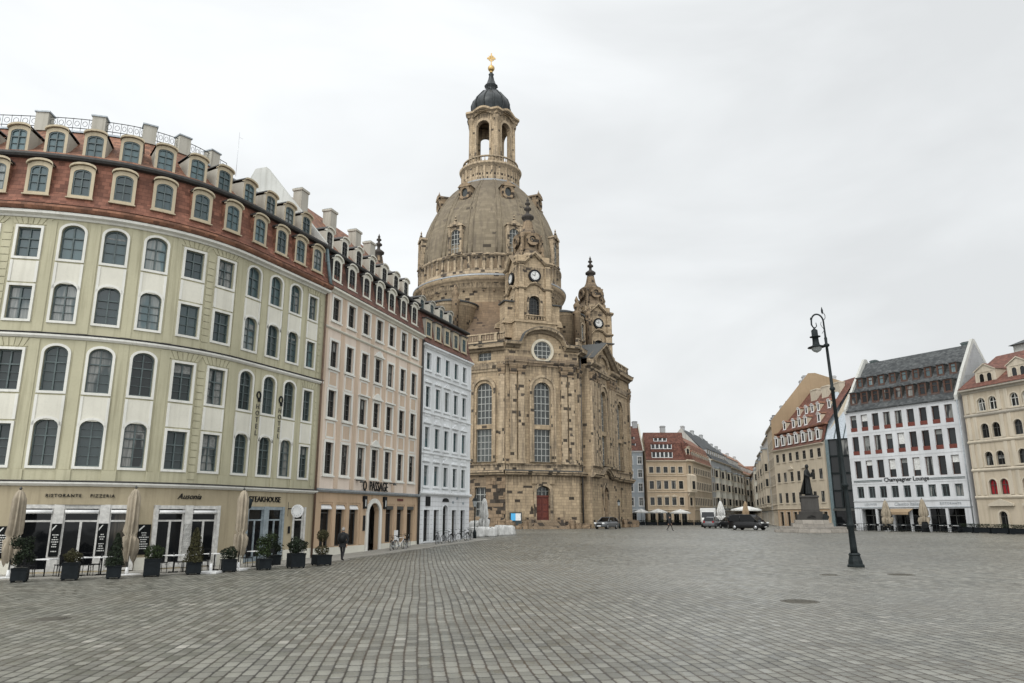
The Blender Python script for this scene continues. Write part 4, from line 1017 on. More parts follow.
    for i in range(48):
        an = 2*PI*i/48; x, y = 13.08*math.cos(an), 13.08*math.sin(an); m.sphere((x, y, 38.0), .22, 6, 1)
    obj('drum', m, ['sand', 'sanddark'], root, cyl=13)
    m = MB(); m.lathe([(13.95,40.4),(13.97,40.62),(13.1,41.0),(13.0,41.0)], 96, caps=False); obj('drum_ledge', m, ['lead'], root)
    m = MB(); m.lathe([(13.15,41.0),(13.15,41.6),(12.85,41.65),(12.85,44.0),(13.05,44.1),(13.2,44.35),(13.2,44.6),(12.9,44.75)], 96, caps=False)
    for i in range(64):
        an = 2*PI*i/64; ca, sa = math.cos(an), math.sin(an); w = .2; 
        P = lambda r, s, z: (r*ca-s*sa, r*sa+s*ca, z)
        v = [P(r, s, z) for z in (41.6, 44.05) for r, s in ((12.8,-w),(13.1,-w),(13.1,w),(12.8,w))]
        m.add(v, [(0,1,5,4),(1,2,6,5),(2,3,7,6),(4,5,6,7)], 0)
        an += PI/64; ca, sa = math.cos(an), math.sin(an)
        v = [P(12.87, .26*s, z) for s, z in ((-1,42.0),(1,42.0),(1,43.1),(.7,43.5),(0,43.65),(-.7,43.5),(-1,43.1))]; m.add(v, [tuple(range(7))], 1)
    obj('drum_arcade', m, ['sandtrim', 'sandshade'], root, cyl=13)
    # dome
    DP = [(12.85,44.7),(12.8,46.4),(12.55,48.5),(12.15,50.5),(11.6,52.4),(10.9,54.2),(10.0,56.0),(8.9,57.8),(7.6,59.4),(6.6,60.4),(5.9,61.1),(5.5,61.6)]
    def drad(z):
        for (a, x), (b, y) in zip(DP, DP[1:]):
            if x <= z <= y: return a+(b-a)*(z-x)/(y-x)
        return DP[-1][0]
    m = MB(); m.lathe(DP, 96, caps=False)
    for i in range(16):
        an = i*PI/8+PI/16
        for off in (-.45, .45):
            pts = []
            for r, z in DP: pts.append((r*math.cos(an)-off*math.sin(an)*r/12.8, r*math.sin(an)+off*math.cos(an)*r/12.8, z))
            m.tube(pts, .13, 5)
    obj('dome', m, ['dome'], root, cyl=12)
    for i in range(8):
        a = i*45; T, ar = side(a, 0); r = drad(51)
        put = MB(); W, H = .85, 4.2
        wall_grid(put, TI, -1.0, 1.0, -.2, 4.75, [(-W, W, 0, H, .8)], 0, .3)
        put.prism([(-1.5,4.75),(1.5,4.75),(1.35,5.05),(.5,5.35),(0,5.75),(-.5,5.35),(-1.35,5.05)], -.3, 1.1); put.box(-1.45,1.45,-.3,.5,-.5,-.2)
        for sg in (-1, 1): put.box(sg*1.1-.2, sg*1.1+.2, -.2, 1.0, -.2, 4.75)
        put.lathe([(.1,5.6),(.26,5.9),(.1,6.15),(.16,6.4),(.02,6.8)], 8)
        d = obj('dome_dormer', put, ['sandtrim'], root, T(0, 13.05, 44.95), (0, 0, ar))
        fm, pm = win_mesh(w=1.7, h=4.2, rise=.8, nx=3, zb=(.2,.4,.6,.8), sur=0, sill=False, rev=.3, mats=('sandtrim', 'churchsash', 'leadglass'), bar=.1)
        link('window_frame', fm, d); link('pane', pm, d)
        put = MB(); ov = lambda x, z: [(x*math.cos(2*PI*k/16), z*math.sin(2*PI*k/16)) for k in range(16)]
        put.ring(ov(1.15, 1.35), ov(.62, .85), -.25, .3, 0); put.box(-1.1,1.1,-.1,2.6,-1.5,-1.15); put.prism([(-1.35,1.1),(1.35,1.1),(.9,1.6),(0,1.95)]+[(-.9,1.6)], -.35, 2.6)
        for sg in (-1, 1): put.box(sg*1.0-.16, sg*1.0+.16, .0, 2.6, -1.2, 1.2)
        put.lathe([(.12,1.8),(.22,2.1),(.1,2.3),(.02,2.7)], 8)
        d = obj('dome_dormer', put, ['sanddark'], root, T(0, drad(57.0)+.5, 57.2), (0, 0, ar))
        g = MB(); g.add([(x, .05, z) for x, z in ov(.65, .88)], [tuple(range(16))]); obj('pane', g, ['leadglass'], d)
    # lantern
    KZ = [(60,58.0),(63,60.9),(67.3,65.3),(78,76.1),(84.4,82.6),(87.4,86.7),(95,94.3)]
    def zl(mb):
        def f(z):
            for (a, x), (b, y) in zip(KZ, KZ[1:]):
                if z <= b: return x+(y-x)*(z-a)/(b-a)
        mb.v = [(x, y, f(z)) for x, y, z in mb.v]; return mb
    m = MB(); m.lathe([(5.6,63.0),(5.8,63.4),(5.75,63.65),(5.4,63.75)], 48, caps=False); obj('lantern_ring', zl(m), ['lead'], root)
    m = MB(); a0 = R(5); m.lathe([(5.35,63.6),(5.35,66.4),(5.8,66.7),(5.95,67.1),(5.3,67.3),(4.9,67.3),(4.9,67.35)], 48, caps=False)
    m.lathe([(4.95,67.25),(4.95,67.5)], 48, caps=True)
    for i in range(24):
        an = 2*PI*i/24; m.box(5.32*math.cos(an)-.18, 5.32*math.cos(an)+.18, 5.32*math.sin(an)-.18, 5.32*math.sin(an)+.18, 63.8, 66.4)
    obj('lantern_base', zl(m), ['sandtrim'], root)
    m = MB(); 
    for i in range(48):
        an = 2*PI*i/48; m.lathe([(.07,0),(.13,.3),(.06,.6),(.1,.95)], 6, (5.15*math.cos(an), 5.15*math.sin(an), 67.3), caps=False)
    m.lathe([(5.0,68.25),(5.3,68.25),(5.3,68.5),(5.0,68.5),(5.0,68.25)], 48, caps=False); obj('balustrade', zl(m), ['sandtrim'], root)
    m = MB()
    for i in range(5):
        T, ar = side(4+72*i, 3.7); hw = 3.7*math.tan(PI/5)
        wall_grid(m, T, -hw, hw, 67.3, 78.0, [(-1.3, 1.3, 68.0, 76.3, 1.3)], 0, .7)
        Ti = lambda s, d, z: T(s, d-.7, z)
        wall_grid(m, Ti, -hw+.4, hw-.4, 67.3, 78.0, [(-1.3, 1.3, 68.0, 76.3, 1.3)], 0, .02)
        fr = MB(); fr.ring(outline(3.3, 8.85, 1.65, 12), outline(2.62, 8.35, 1.31, 12), -.18, .02, 0, 0, 68.0); obj('arch_frame', zl(fr), ['sandtrim'], root, T(0,0,0), (0,0,ar))
        p = [(-hw-.5, 77.2)]+[(-1.9+3.8*k/10, 77.2+.75*math.sin(PI*k/10)) for k in range(11)]+[(hw+.5, 77.2)]
        m.sweep(T, p, [(-.1,0),(.35,0),(.5,.4),(.85,.7),(.85,1.1),(-.1,1.2)], 0)
        an = R(4+72*i+36); n = (math.sin(an), -math.cos(an)); rr = 4.25
        m.lathe([(.72,67.3),(.72,68.3),(.5,68.4),(.46,75.8),(.5,76),(.66,76.4),(.7,77.2)], 10, (n[0]*rr, n[1]*rr, 0))
    m.lathe([(4.6,77.9),(3.2,78.4),(0.01,78.5)], 24, caps=False)
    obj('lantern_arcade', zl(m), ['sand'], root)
    m = MB(); hp = [(4.4,78.3),(4.1,78.75),(3.5,79.0),(3.5,79.4),(3.75,80.1),(3.78,80.9),(3.4,82.0),(2.6,83.0),(1.9,83.9),(1.15,84.4),(.95,84.6),(1.0,85.1),(1.3,85.3),(1.0,85.5),(.62,86.3),(.42,87.0),(.55,87.2),(.3,87.4)]
    m.lathe(hp, 36, caps=False)
    for i in range(12):
        an = R(5)+i*PI/6; m.tube([(r*math.cos(an)*1.01, r*math.sin(an)*1.01, z) for r, z in hp[2:13]], [.16]*7+[.1]*4, 5)
    obj('lantern_hood', zl(m), ['leaddark'], root)
    m = MB(); m.sphere((0,0,87.8), .68, 14); m.lathe([(.3,86.8),(.3,87.3)], 10); m.box(-.1,.1,-.1,.1,88.6,91.2); m.box(-.85,.85,-.1,.1,89.9,90.15); m.ring([(.62*math.cos(k*PI/8), 90.03+.62*math.sin(k*PI/8)) for k in range(16)], [(.46*math.cos(k*PI/8), 90.03+.46*math.sin(k*PI/8)) for k in range(16)], -.07, .07)
    for i in range(12):
        an = i*PI/6+PI/12; m.tube([(.15*math.cos(an), 0, 90.12+.15*math.sin(an)), (.75*math.cos(an), 0, 90.12+.75*math.sin(an))], [.07,.02], 5)
    obj('cross', m, ['gold'], root, (0,0,0), (0,0,R(30)))
    # corner towers
    for a in (-45, 45, 135, 225):
        T, ar = side(a, 19.4 if a == 45 else 20.6); DZ = {45: 0, 135: -1.0}.get(a, -1.9); q = 2.6
        m = MB(); d = MB(); T0 = T
        def T(s, dd, z, T0=T0, DZ=DZ): return T0(s, dd, z+DZ)
        def boxed(z0, z1, w, mat=0, mb=m): mb.tbox(T, -w, w, -w, w, z0, z1, mat)
        boxed(26, 30.2, 3.4); boxed(30.2, 30.5, 3.6)
        for k in range(4):
            Tk, ak = None, ar+k*PI/2
            n = (math.sin(ak), -math.cos(ak)); t = (math.cos(ak), math.sin(ak)); C = T(0, 0, 0)
            def Tk(s, dd, z, n=n, t=t, C=C): return (C[0]+n[0]*(q+dd)+t[0]*s, C[1]+n[1]*(q+dd)+t[1]*s, z+C[2])
            wall_grid(m, Tk, -q, q, 30.4, 41.2, [(-.95, .95, 31.5, 34.7, .9)], 0, .5)
            put_win(root, Tk, 0, 31.5, 0, ak, w=1.9, h=3.2, rise=.9, nx=4, zb=(.2,.4,.6,.8), sur=.35, proud=.2, sill=False, rev=.5, mats=('sandtrim', 'sashdark', 'glassdark'), bar=.06)
            for s in (-2.2, 2.2): m.tbox(Tk, s-.4, s+.4, 0, .3, 30.4, 39.6)
            m.sweep(Tk, [(-2.9,35.6),(-1.4,35.6),(-.9,36.2),(0,36.5),(.9,36.2),(1.4,35.6),(2.9,35.6)], [(-.1,0),(.3,0),(.5,.25),(.5,.4),(-.1,.5)])
            m.sweep(Tk, [(-3.0,39.6),(-1.7,39.7),(-1.1,40.3),(0,41.3),(1.1,40.3),(1.7,39.7),(3.0,39.6)], [(-.1,0),(.35,0),(.6,.3),(.6,.55),(-.1,.7)])
            # balustrade in front of the opening
            m.tbox(Tk, -1.6, 1.6, .5, .75, 30.5, 30.65); m.tbox(Tk, -1.6, 1.6, .45, .8, 31.35, 31.5)
            for j in range(7): m.lathe([(.08,0),(.13,.2),(.07,.45),(.1,.7)], 6, Tk(-1.4+j*.467, .62, 30.65))
            # side scrolls
            if k % 2 == 0:
                for sg in (-1, 1):
                    pr = [(sg*2.6,30.2),(sg*4.9,30.2),(sg*4.7,31),(sg*3.8,31.6),(sg*3.2,33),(sg*3.0,35.2),(sg*2.6,35.6)]
                    vs = [Tk(x, -1.2, z) for x, z in pr]+[Tk(x, -.4, z) for x, z in pr]; nn = len(pr)
                    m.add(vs, [tuple(range(nn)), tuple(range(nn, 2*nn))]+[(i, (i+1) % nn, nn+(i+1) % nn, nn+i) for i in range(nn)])
            # clock
            ck = MB(); ck.tube([(0,-.28,0),(0,0,0)], 1.02, 24, 0); ck.tube([(0,-.31,0),(0,-.2,0)], .70, 24, 1)
            for j in range(12): an = j*PI/6; ck.box(.6*math.sin(an)-.04, .6*math.sin(an)+.04, -.33, -.3, .6*math.cos(an)-.04, .6*math.cos(an)+.04, 0)
            ck.add([(-.04,-.335,0),(.04,-.335,0),(.04,-.335,.68),(-.04,-.335,.68)], [(0,1,2,3)], 0); ck.add([(0,-.336,-.05),(0,-.336,.05),(-.48,-.336,.16),(-.48,-.336,.08)], [(0,1,2,3)], 0)
            obj('clock', ck, ['black', 'curtain'], root, Tk(0, .1, 37.9), (0, 0, ak))
            # oculus of the helm
            n2 = lambda s, dd, z, n=n, t=t, C=C: (C[0]+n[0]*(1.75+dd)+t[0]*s, C[1]+n[1]*(1.75+dd)+t[1]*s, z+C[2])
            oc = MB(); ci = lambda r: [(r*math.cos(2*PI*i/16), r*math.sin(2*PI*i/16)) for i in range(16)]
            oc.ring(ci(1.05), ci(.55), -.3, .1, 0); oc.add([(x, 0, z) for x, z in ci(.56)], [tuple(range(16))], 1); oc.ring(ci(.36), ci(.2), -.1, .05, 0)
            obj('oculus', oc, ['sanddark', 'sashdark'], root, n2(0, .2, 44.2), (0, 0, ak))
        C = T(0, 0, 0); m.lathe([(3.0,41.0),(2.7,41.7),(2.1,42.1)], 8, C, a0=ar+PI/8)
        obj('corner_tower', m, ['sand'], root)
        d.lathe([(2.5,41.6),(2.2,42.3),(1.95,42.6),(1.75,43),(1.75,45.0),(2.0,45.25),(2.0,45.5),(1.35,45.8),(1.0,46.5),(.85,47.2),(.72,47.9)], 12, C, caps=False)
        e = MB(); e.lathe([(.72,47.9),(.6,48.3),(1.0,48.45),(1.02,48.75),(.6,49.1),(.28,49.3),(.26,49.8),(.6,50.0),(.58,50.25),(.24,50.5),(.2,50.8),(.45,50.95),(.42,51.15),(.15,51.35),(.25,51.6),(.1,51.9),(.02,52.2)], 12, C, caps=False); obj('tower_finial', e, ['sandblack'], root)
        for k in range(4):
            ak = ar+k*PI/2+PI/4; x, y = C[0]+2.5*math.sin(ak), C[1]-2.5*math.cos(ak)
            d.lathe([(.35,41),(.4,41.8),(.18,42.1),(.38,42.6),(.2,43.1),(.03,43.6)], 8, (x, y, C[2]))
            x, y = C[0]+2.05*math.sin(ak), C[1]-2.05*math.cos(ak); d.lathe([(.5,42.2),(.32,43),(.3,44.6),(.45,45.1)], 8, (x, y, C[2]))
        obj('tower_helm', d, ['sanddark'], root)
        g = MB(); 
        for sg in (-1, 1):
            g = MB(); g.tbox(T, sg*3.8-.7, sg*3.8+.7, -.6, 1.9, 28, 33.6); st_ = obj('stair_turret', g, ['sand'], root)
            g = MB(); g.tbox(T, sg*3.9-.9, sg*3.9+.9, -.6, 2.2, 33.602, 33.8); obj('turret_capping', g, ['leadmid'], st_)
    # rounded masses with sheet roofs behind the pediments
    for a in (0, 90, 180, 270):
        T, ar = side(a, 13.6); C = T(0, 0, 0); m = MB()
        m.lathe([(4.0,27),(4.0,34.4),(4.2,34.6),(4.35,35.1)], 40, (C[0], C[1], 0)); obj('apse_drum', m, ['sand'], root)
        m = MB(); m.lathe([(4.5,35.1),(4.55,35.3),(2.7,36.0),(.01,36.5)], 40, (C[0], C[1], 0), caps=False); obj('apse_roof', m, ['leadmid'], root)
        put_win(root, T, 0, 30.9, 4.05, ar, w=1.4, h=2.8, rise=.7, nx=3, zb=(.25,.5,.75), sur=.3, proud=.25, sill=False, rev=.1, mats=('sandtrim', 'churchsash', 'leadglass'), bar=.08)
        for s in (-3.0, 3.0):
            m = MB(); p = T(s, 4.3, 0); m.lathe([(.55,28),(.55,33.5),(.7,33.8),(.7,34.2),(.3,34.4),(.55,34.9),(.6,35.3),(.25,35.8),(.35,36.2),(.05,36.9)], 10, (p[0], p[1], .9)); obj('finial_pier', m, ['sanddark'], root)
M['churchsash'] = flat('pale_leading', (.33, .335, .315), .6)
M['palestone'] = plaster('pale_stone', (.52, .47, .37), .3)
M['sandblack'] = flat('blackened_stone', (.05, .043, .037), .9)
M['sandgrey'] = blocks('soot_stained_stone', (.27, .205, .14), (.05, .042, .035), .8, .42, .22, .5)
M['leadmid'] = flat('weathered_lead', (.06, .062, .06), .7, .1)
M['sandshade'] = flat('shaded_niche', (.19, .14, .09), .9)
build_church()
# ------------------------------------------------------------------ right side of the square
def build_white():
    A, B = (43.9, 97.2), (51.5, 84.7); L, h = frame_of(A, B)
    root = thing('modern_house', 'white modern corner house with dark slate roof and wide dark shopfront', 'house', (*A, 0), h)
    cols = [1.1+(L-2.35)/8*k for k in range(9)]; rows = [(4.65,1.4),(7.1,2.2),(10.05,2.35),(13.05,2.1)]; W = .92
    ops = [(c-W/2, c+W/2, z, z+q, 0) for c in cols for z, q in rows]
    mb = MB(); wall_grid(mb, TI, 0, L, 4.35, 15.65, ops, 0, .32); shell(mb, L, 11, -.1, 15.65, 23.0, 5.3, 0); obj('wall', mb, ['white'], root)
    gops = [(.75, L-.7, .6, 3.3, 0)]
    mb = MB(); wall_grid(mb, TI, 0, L, -.1, 4.2, gops, 0, 1.2); obj('ground_floor_wall', mb, ['white'], root)
    rr = random.Random(3)
    for c in cols:
        for i, (z, q) in enumerate(rows):
            w = put_win(root, TI, c, z, w=W, h=q, nx=2 if i == 0 else 1, zb=() if i else (.85,), sur=0, sill=False, rev=.3, mats=('white', 'sashbrown' if i else 'sash', 'glassdark'))
            if i >= 2:
                m = MB(); m.box(-W/2+.02, W/2-.02, .02, .1, .03, .5); obj('guard_panel', m, ['redwood'], w)
            if rr.random() < .3 and i:
                m = MB(); hh = rr.uniform(.6, 1.6); m.box(-W/2+.08, W/2-.08, .2, .24, q-hh, q-.07); obj('blind', m, ['curtain'], w)
    for k in range(7):
        x = .8+k*(L-1.6)/6
        m = MB(); m.box(x-.14, x+.14, 0, .25, .55, 3.3); obj('shop_pillar', m, ['white'], root)
    g = MB(); g.add([(.75,1.1,.6),(L-.7,1.1,.6),(L-.7,1.1,3.3),(.75,1.1,3.3)], [(0,1,2,3)]); obj('shop_glass', g, ['shopglass'], root)
    m = MB()
    for k in range(14): x = .8+k*1.03; m.box(x-.04, x+.04, 1.0, 1.08, .6, 3.3)
    m.box(.75,L-.7,1.0,1.079,2.45,2.55); obj('shop_frame', m, ['sashdark'], root)
    m = MB(); m.prof(TI, 4.9, 7.7, [(0,3.3),(1.1,2.9),(1.1,2.6),(1.07,2.6),(1.05,2.86),(0,3.22)], 0, 1, True); obj('awning', m, ['tan'], root)
    band(root, 'string_course', L, 3.4, [(-.02,0),(.06,0),(.09,.06),(.06,.12),(-.02,.12)], 'zinc'); band(root, 'string_course', L, 4.2, [(-.03,0),(.08,0),(.1,.1),(-.03,.14)], 'white')
    for z in (6.35, 9.65, 12.75): m = MB(); m.box(0, L, -.03, 0, z, z+.1); obj('shadow_line', m, ['white'], root)
    for x0, x1 in ((.3, 4.2), (10.2, L-.4)):
        m = MB(); m.box(x0, x1, -.05, 0, 6.75, 6.83); m.box(x0, x1, -.05, 0, 6.62, 6.66); obj('flat_lettering', m, ['sash'], root)
    text('Champagner Lounge', .72, 'lettering', 'black', root, (7.3, -.05, 6.58), 0, ext=.03, spacing=.95)
    text('Classico Italiano', .55, 'lettering', 'zinc', root, (7.2, -.02, 3.68), 0, shear=.2); text('LOUNGE', .36, 'lettering', 'zinc', root, (2.3, -.02, 3.75), 0, spacing=1.2); text('RISTORANTE', .36, 'lettering', 'zinc', root, (12.2, -.02, 3.75), 0, spacing=1.2)
    mb = MB(); mb.prof(TI, .35, L-.35, [(.25,15.66),(.25,15.8),(.0,15.9),(-2.2,19.0),(-5.3,22.8),(-11,15.6)], 0); obj('slate_roof', mb, ['slate'], root)
    for x in (0, L-.35):
        m = MB(); P = [(-.15,15.5),(-.15,16.1),(2.1,19.45),(5.1,23.4),(5.6,23.4),(11,16.1),(11,15.5)]
        m.add([(x,y,z) for y, z in P]+[(x+.35,y,z) for y, z in P], [tuple(range(7)), tuple(range(7,14))]+[(i,(i+1)%7,7+(i+1)%7,7+i) for i in range(7)]); obj('gable_parapet', m, ['stucco_grey'], root)
    for c in cols:
        put_dormer(root, TI, c, 16.75, .55, 0, .72, 1.35, 0, ('sashbrown', 'sashbrown', 'glassdark'), 1, 0, side=.14, top=.1, depth=1.2, style='flat', mats=('sashbrown', 'sashdark', 'slate', 'slate'))
    for k in range(9):
        put_dormer(root, TI, cols[k], 19.15, 2.25, 0, .62, 1.1, 0, ('sashbrown', 'sashbrown', 'glass'), 1, 0, side=.14, top=.1, depth=1.0, style='flat', mats=('sashbrown', 'sashdark', 'slate', 'slate'))
    chimney(root, 1.4, 5.6, 22.3, .8, .7, .7, ('sash', 'zincdark')); chimney(root, L-.9, 5.8, 22.4, 1.3, .75, .8, ('sash', 'zincdark'))
    m = MB(); m.tube([(L-.1,-.12,.6),(L-.1,-.12,15.6)], .07, 6); obj('downpipe', m, ['zinc'], root)
build_white()

def build_beige():
    A, B = (51.75, 84.3), (56.9, 66.7); L, h = frame_of(A, B)
    root = thing('arcade_house', 'beige renaissance style house with paired round windows and red tiled roof', 'house', (*A, 0), h)
    pc = [2.35,3.75,6.35,7.75,10.4,11.8,14.4,15.8]; rows = [(4.72,1.65),(7.85,1.5),(10.85,1.6),(13.85,1.45)]; W = 1.0
    gops = [(2.6,3.6,.6,2.95,.5),(6.5,7.8,.6,3.1,.65),(10.4,11.4,.6,2.95,.5),(14,15,.6,2.95,.5)]
    ops = [(c-W/2, c+W/2, z, z+q, W*.5) for c in pc for z, q in rows]
    mb = MB(); wall_grid(mb, TI, 0, L, -.1, 16.4, ops+gops, 0, .25); shell(mb, L, 12, -.1, 16.4, 20.9, 6, 0); obj('wall', mb, ['beige'], root)
    for c in pc:
        for i, (z, q) in enumerate(rows):
            put_win(root, TI, c, z, w=W, h=q, rise=W*.5, nx=2, zb=(.62,), sur=.14, proud=.06, sill=True, rev=.25, mats=('beigetrim', 'sashwhite' if i == 3 else 'sashdark', 'red' if i == 0 else 'glassdark'))
    for a, b, za, zb, r in gops: put_win(root, TI, (a+b)/2, za, w=b-a, h=zb-za, rise=r, nx=2, zb=(.75,), sur=.2, proud=.1, sill=False, rev=.25, mats=('beigetrim', 'sashdark', 'shopglass'))
    for a, b, za, zb, r in gops: c = (a+b)/2; m = MB(); m.prism([(c-1.5,3.5),(c+1.5,3.5),(c+1.5,3.7),(c,4.25),(c-1.5,3.7)], -.3, 0); obj('door_pediment', m, ['beigetrim'], root)
    for z, nm in ((4.3,'string_course'),(7.25,'string_course'),(10.35,'string_course'),(13.3,'frieze_band')): band(root, nm, L, z, [(-.02,0),(.1,0),(.16,.12),(.16,.2),(.1,.3),(-.02,.34)], 'beigetrim' if nm[0] == 's' else 'stoneg')
    band(root, 'eaves_cornice', L, 15.95, [(-.03,0),(.1,0),(.2,.2),(.5,.3),(.5,.48),(-.03,.5)], 'stoneg')
    for x in (.5,1.3,4.6,5.5,8.7,9.4,12.7,13.4,16.8,17.6):
        for z0, z1 in ((4.7,7.2),(7.65,10.3),(10.75,13.25),(13.75,15.9)): m = MB(); m.box(x-.22,x+.22,-.08,0,z0,z1); obj('pilaster_strip', m, ['beigetrim'], root)
    mb = MB(); mb.prof(TI, 0, L, [(.55,16.46),(.5,16.55),(-6,20.9),(-12,16.4)], 0); obj('tiled_roof', mb, ['redtileold'], root)
    for c in (3.1, 7.1, 11.1, 15.1):
        o = link('dormer', dormer_mesh(2.0, 1.25, 0, .3, .25, 2.2, 'gable', ('beigetrim', 'beige', 'redtileold', 'zinc')), root, (c, .3, 16.9))
        m = MB(); m.box(-1,1,.05,.2,0,1.25); f = obj('dormer_front', m, ['beigetrim'], o)
        for sg in (-.48, .48):
            fm, pm = win_mesh(w=.55, h=1.0, rise=.27, nx=2, zb=(.6,), sur=.08, sill=True, rev=.1, mats=('beigetrim', 'sashwhite', 'glassdark')); 
            w = link('window_frame', fm, o, (sg, .04, .1)); w2 = link('pane', pm, o, (sg, -.05, .1))
build_beige()

def plain_house(label, cat, A, B, depth, eave, ridge, rs, wallm, roofm, cols, rows, W, trim, sash, gl='glassdark', gf=None, gfm=None, z0=.55, name='town_house', mans=None, rise=0, side=None, sur=.13, gm=None, group=None, rev=.2):
    L, h = frame_of(A, B)
    root = thing(name, label, cat, (*A, 0), h, group)
    ops = [(c-W/2, c+W/2, z, z+q, rise) for c in cols for z, q in rows]; g0 = gf or []
    mb = MB(); wall_grid(mb, TI, 0, L, z0 if not gfm else 3.6, eave, ops+([] if gfm else g0), 0, rev); shell(mb, L, depth, z0, eave, ridge, rs, 0, 1); obj('wall', mb, [wallm, gm or wallm], root)
    if gfm: mb = MB(); wall_grid(mb, TI, 0, L, z0, 3.5, g0, 0, .3); obj('ground_floor_wall', mb, [gfm], root)
    for c in cols:
        for z, q in rows: put_win(root, TI, c, z, w=W, h=q, rise=rise, nx=2, zb=(.65,), sur=sur, proud=.05, sill=True, mats=(trim, sash, gl), rev=rev)
    for a, b, za, zb, r in g0: put_win(root, TI, (a+b)/2, za, w=b-a, h=zb-za, rise=r, nx=2, zb=(.8,), sur=.08, sill=False, rev=.3, mats=(trim, 'sashdark', 'shopglass'))
    band(root, 'string_course', L, 3.5, STR, trim); band(root, 'eaves_cornice', L, eave-.34, CORN, trim)
    pr = [(.36,eave+.01),(.2,eave+.15)]+([(-x, z) for x, z in mans] if mans else [])+[(-rs, ridge), (-depth, eave)]
    mb = MB(); mb.prof(TI, 0, L, pr, 0); obj('roof', mb, [roofm], root)
    return root, L, h

def strip_dormer(root, x0, x1, n, y, z, hh, depth=1.2):
    m = MB(); m.box(x0, x1, y-.02, y+depth, z+hh, z+hh+.16, 1); m.box(x0, x1, y, y+depth, z-.12, z, 0)
    w = (x1-x0)/n
    for i in range(n+1): m.box(x0+i*w-(.0 if i == 0 else .12), x0+i*w+(.0 if i == n else .12), y, y+.12 if 0 < i < n else y+depth, z, z+hh, 0)
    o = obj('strip_dormer', m, ['white_paint', 'redtileold'], root)
    for i in range(n):
        g = MB(); a, b = x0+i*w+.12, x0+i*w+w-.12; g.add([(a,y+.08,z),(b,y+.08,z),(b,y+.08,z+hh),(a,y+.08,z+hh)], [(0,1,2,3)]); obj('pane', g, ['glassdark'], o)

# sand coloured house with the tall red roof
def build_mid():
    A, B = (47.3, 135.0), (49.4, 118.0)
    cols = [1.5+2.36*k for k in range(7)]; rows = [(4.6,1.7),(8.2,1.6),(11.65,1.4)]
    root, L, h = plain_house('sand coloured corner house with tall red roof and three rows of white dormers', 'house', A, B, 14, 13.9, 24.6, 7, 'midwall', 'redtileold', cols, rows, 1.0, 'beigetrim', 'sashdark',
        gf=[(.8+2.4*k, 2.1+2.4*k, .75, 3.1, 0) for k in range(7)], gfm='ochre', mans=[(.2,14.3),(.9,16.8)], rev=.07)
    for c in cols: put_dormer(root, TI, c, 14.6, .0, 0, .6, 1.35, .2, ('white_paint', 'sashdark', 'glassdark'), 1, 0, side=.28, top=.24, depth=1.0, mats=('white_paint', 'cheek', 'browntile', 'white_paint'))
    band(root, 'roof_gutter', L, 16.75, [(-1.1,0),(-.5,0),(-.45,.2),(-1.2,.25)], 'browntile')
    for c in (2.2,5.5,7.6,9.7,14.0): put_dormer(root, TI, c, 17.6, 1.4, 0, .55, 1.1, .2, ('white_paint', 'sashdark', 'glassdark'), 1, 0, side=.24, top=.22, depth=1.6, mats=('white_paint', 'beige', 'browntile', 'white_paint'))
    for c in (4.3,7.0,9.0,11.0,14.4): put_dormer(root, TI, c, 19.9, 3.2, 0, .5, 1.0, .2, ('white_paint', 'sashdark', 'glassdark'), 1, 0, side=.22, top=.2, depth=1.6, mats=('white_paint', 'beige', 'browntile', 'white_paint'))
    for x in (6.5, 10.2, 13.8): chimney(root, x, 5.6, 22.6, 2.0, 1.5, 1.0, ('beigetrim', 'beigetrim'))
    for k in (5.9, 10.6):
        m = MB(); m.box(-.9,.9,-.25,0,0,.12); m.prism([(-.8,.12),(.8,.12),(.4,.5),(0,.6),(-.4,.5)], -.2, 0); obj('window_hood', m, ['beigetrim'], root, (k, 0, 10.2))
    # dark glazed infill beside it
    A2, B2 = (49.5, 117.6), (54.6, 112.5); L2, h2 = frame_of(A2, B2)
    r2 = thing('infill_house', 'narrow dark glazed house squeezed between the red roofed house and the white one', 'house', (*A2, 0), h2)
    mb = MB(); mb.box(0, L2, .3, 9, .4, 14.2, 0); obj('wall', mb, ['sash'], r2)
    for i in range(4):
        z = 3.6+i*2.65
        for k in range(4):
            x = .15+k*(L2-.3)/4; w = (L2-.3)/4
            m = MB(); m.ring([(0,0),(w,0),(w,2.6),(0,2.6)], [(.12,.12),(w-.12,.12),(w-.12,2.48),(.12,2.48)], .0, .29); f = obj('window', m, ['iron'], r2, (x, 0, z))
            g = MB(); g.add([(0,.2,0),(w,.2,0),(w,.2,2.6),(0,.2,2.6)], [(0,1,2,3)]); obj('pane', g, ['glassdark'], f)
    m = MB(); m.box(0,.5,-.1,.3,.4,14.2); obj('corner_pier', m, ['copper'], r2)
    m = MB(); m.box(.5,L2,-.5,.3,3.2,3.55); obj('canopy', m, ['sashdark'], r2)
    g = MB(); g.add([(.3,.25,.6),(L2,.25,.6),(L2,.25,3.2),(.3,.25,3.2)], [(0,1,2,3)]); obj('shop_glass', g, ['shopglass'], r2)
    m = MB(); m.add([(0,.1,14.22),(L2,.1,14.22),(L2,6,22.5),(0,6,22.5)], [(0,1,2,3)]); m.add([(0,.1,14.22),(0,6,22.5),(0,9,14.2)], [(0,1,2)]); m.add([(L2,.1,14.22),(L2,6,22.5),(L2,9,14.2)], [(0,1,2)]); o = obj('glass_roof', m, ['paleroof'], r2)
    m = MB()
    for k in range(6): x = k*L2/5; m.tube([(x,.06,14.28),(x,5.95,22.6)], .07, 4)
    obj('roof_bars', m, ['sash'], r2)
M['paleroof'] = flat('pale_blue_roof', (.36, .40, .43), .45)
build_mid()

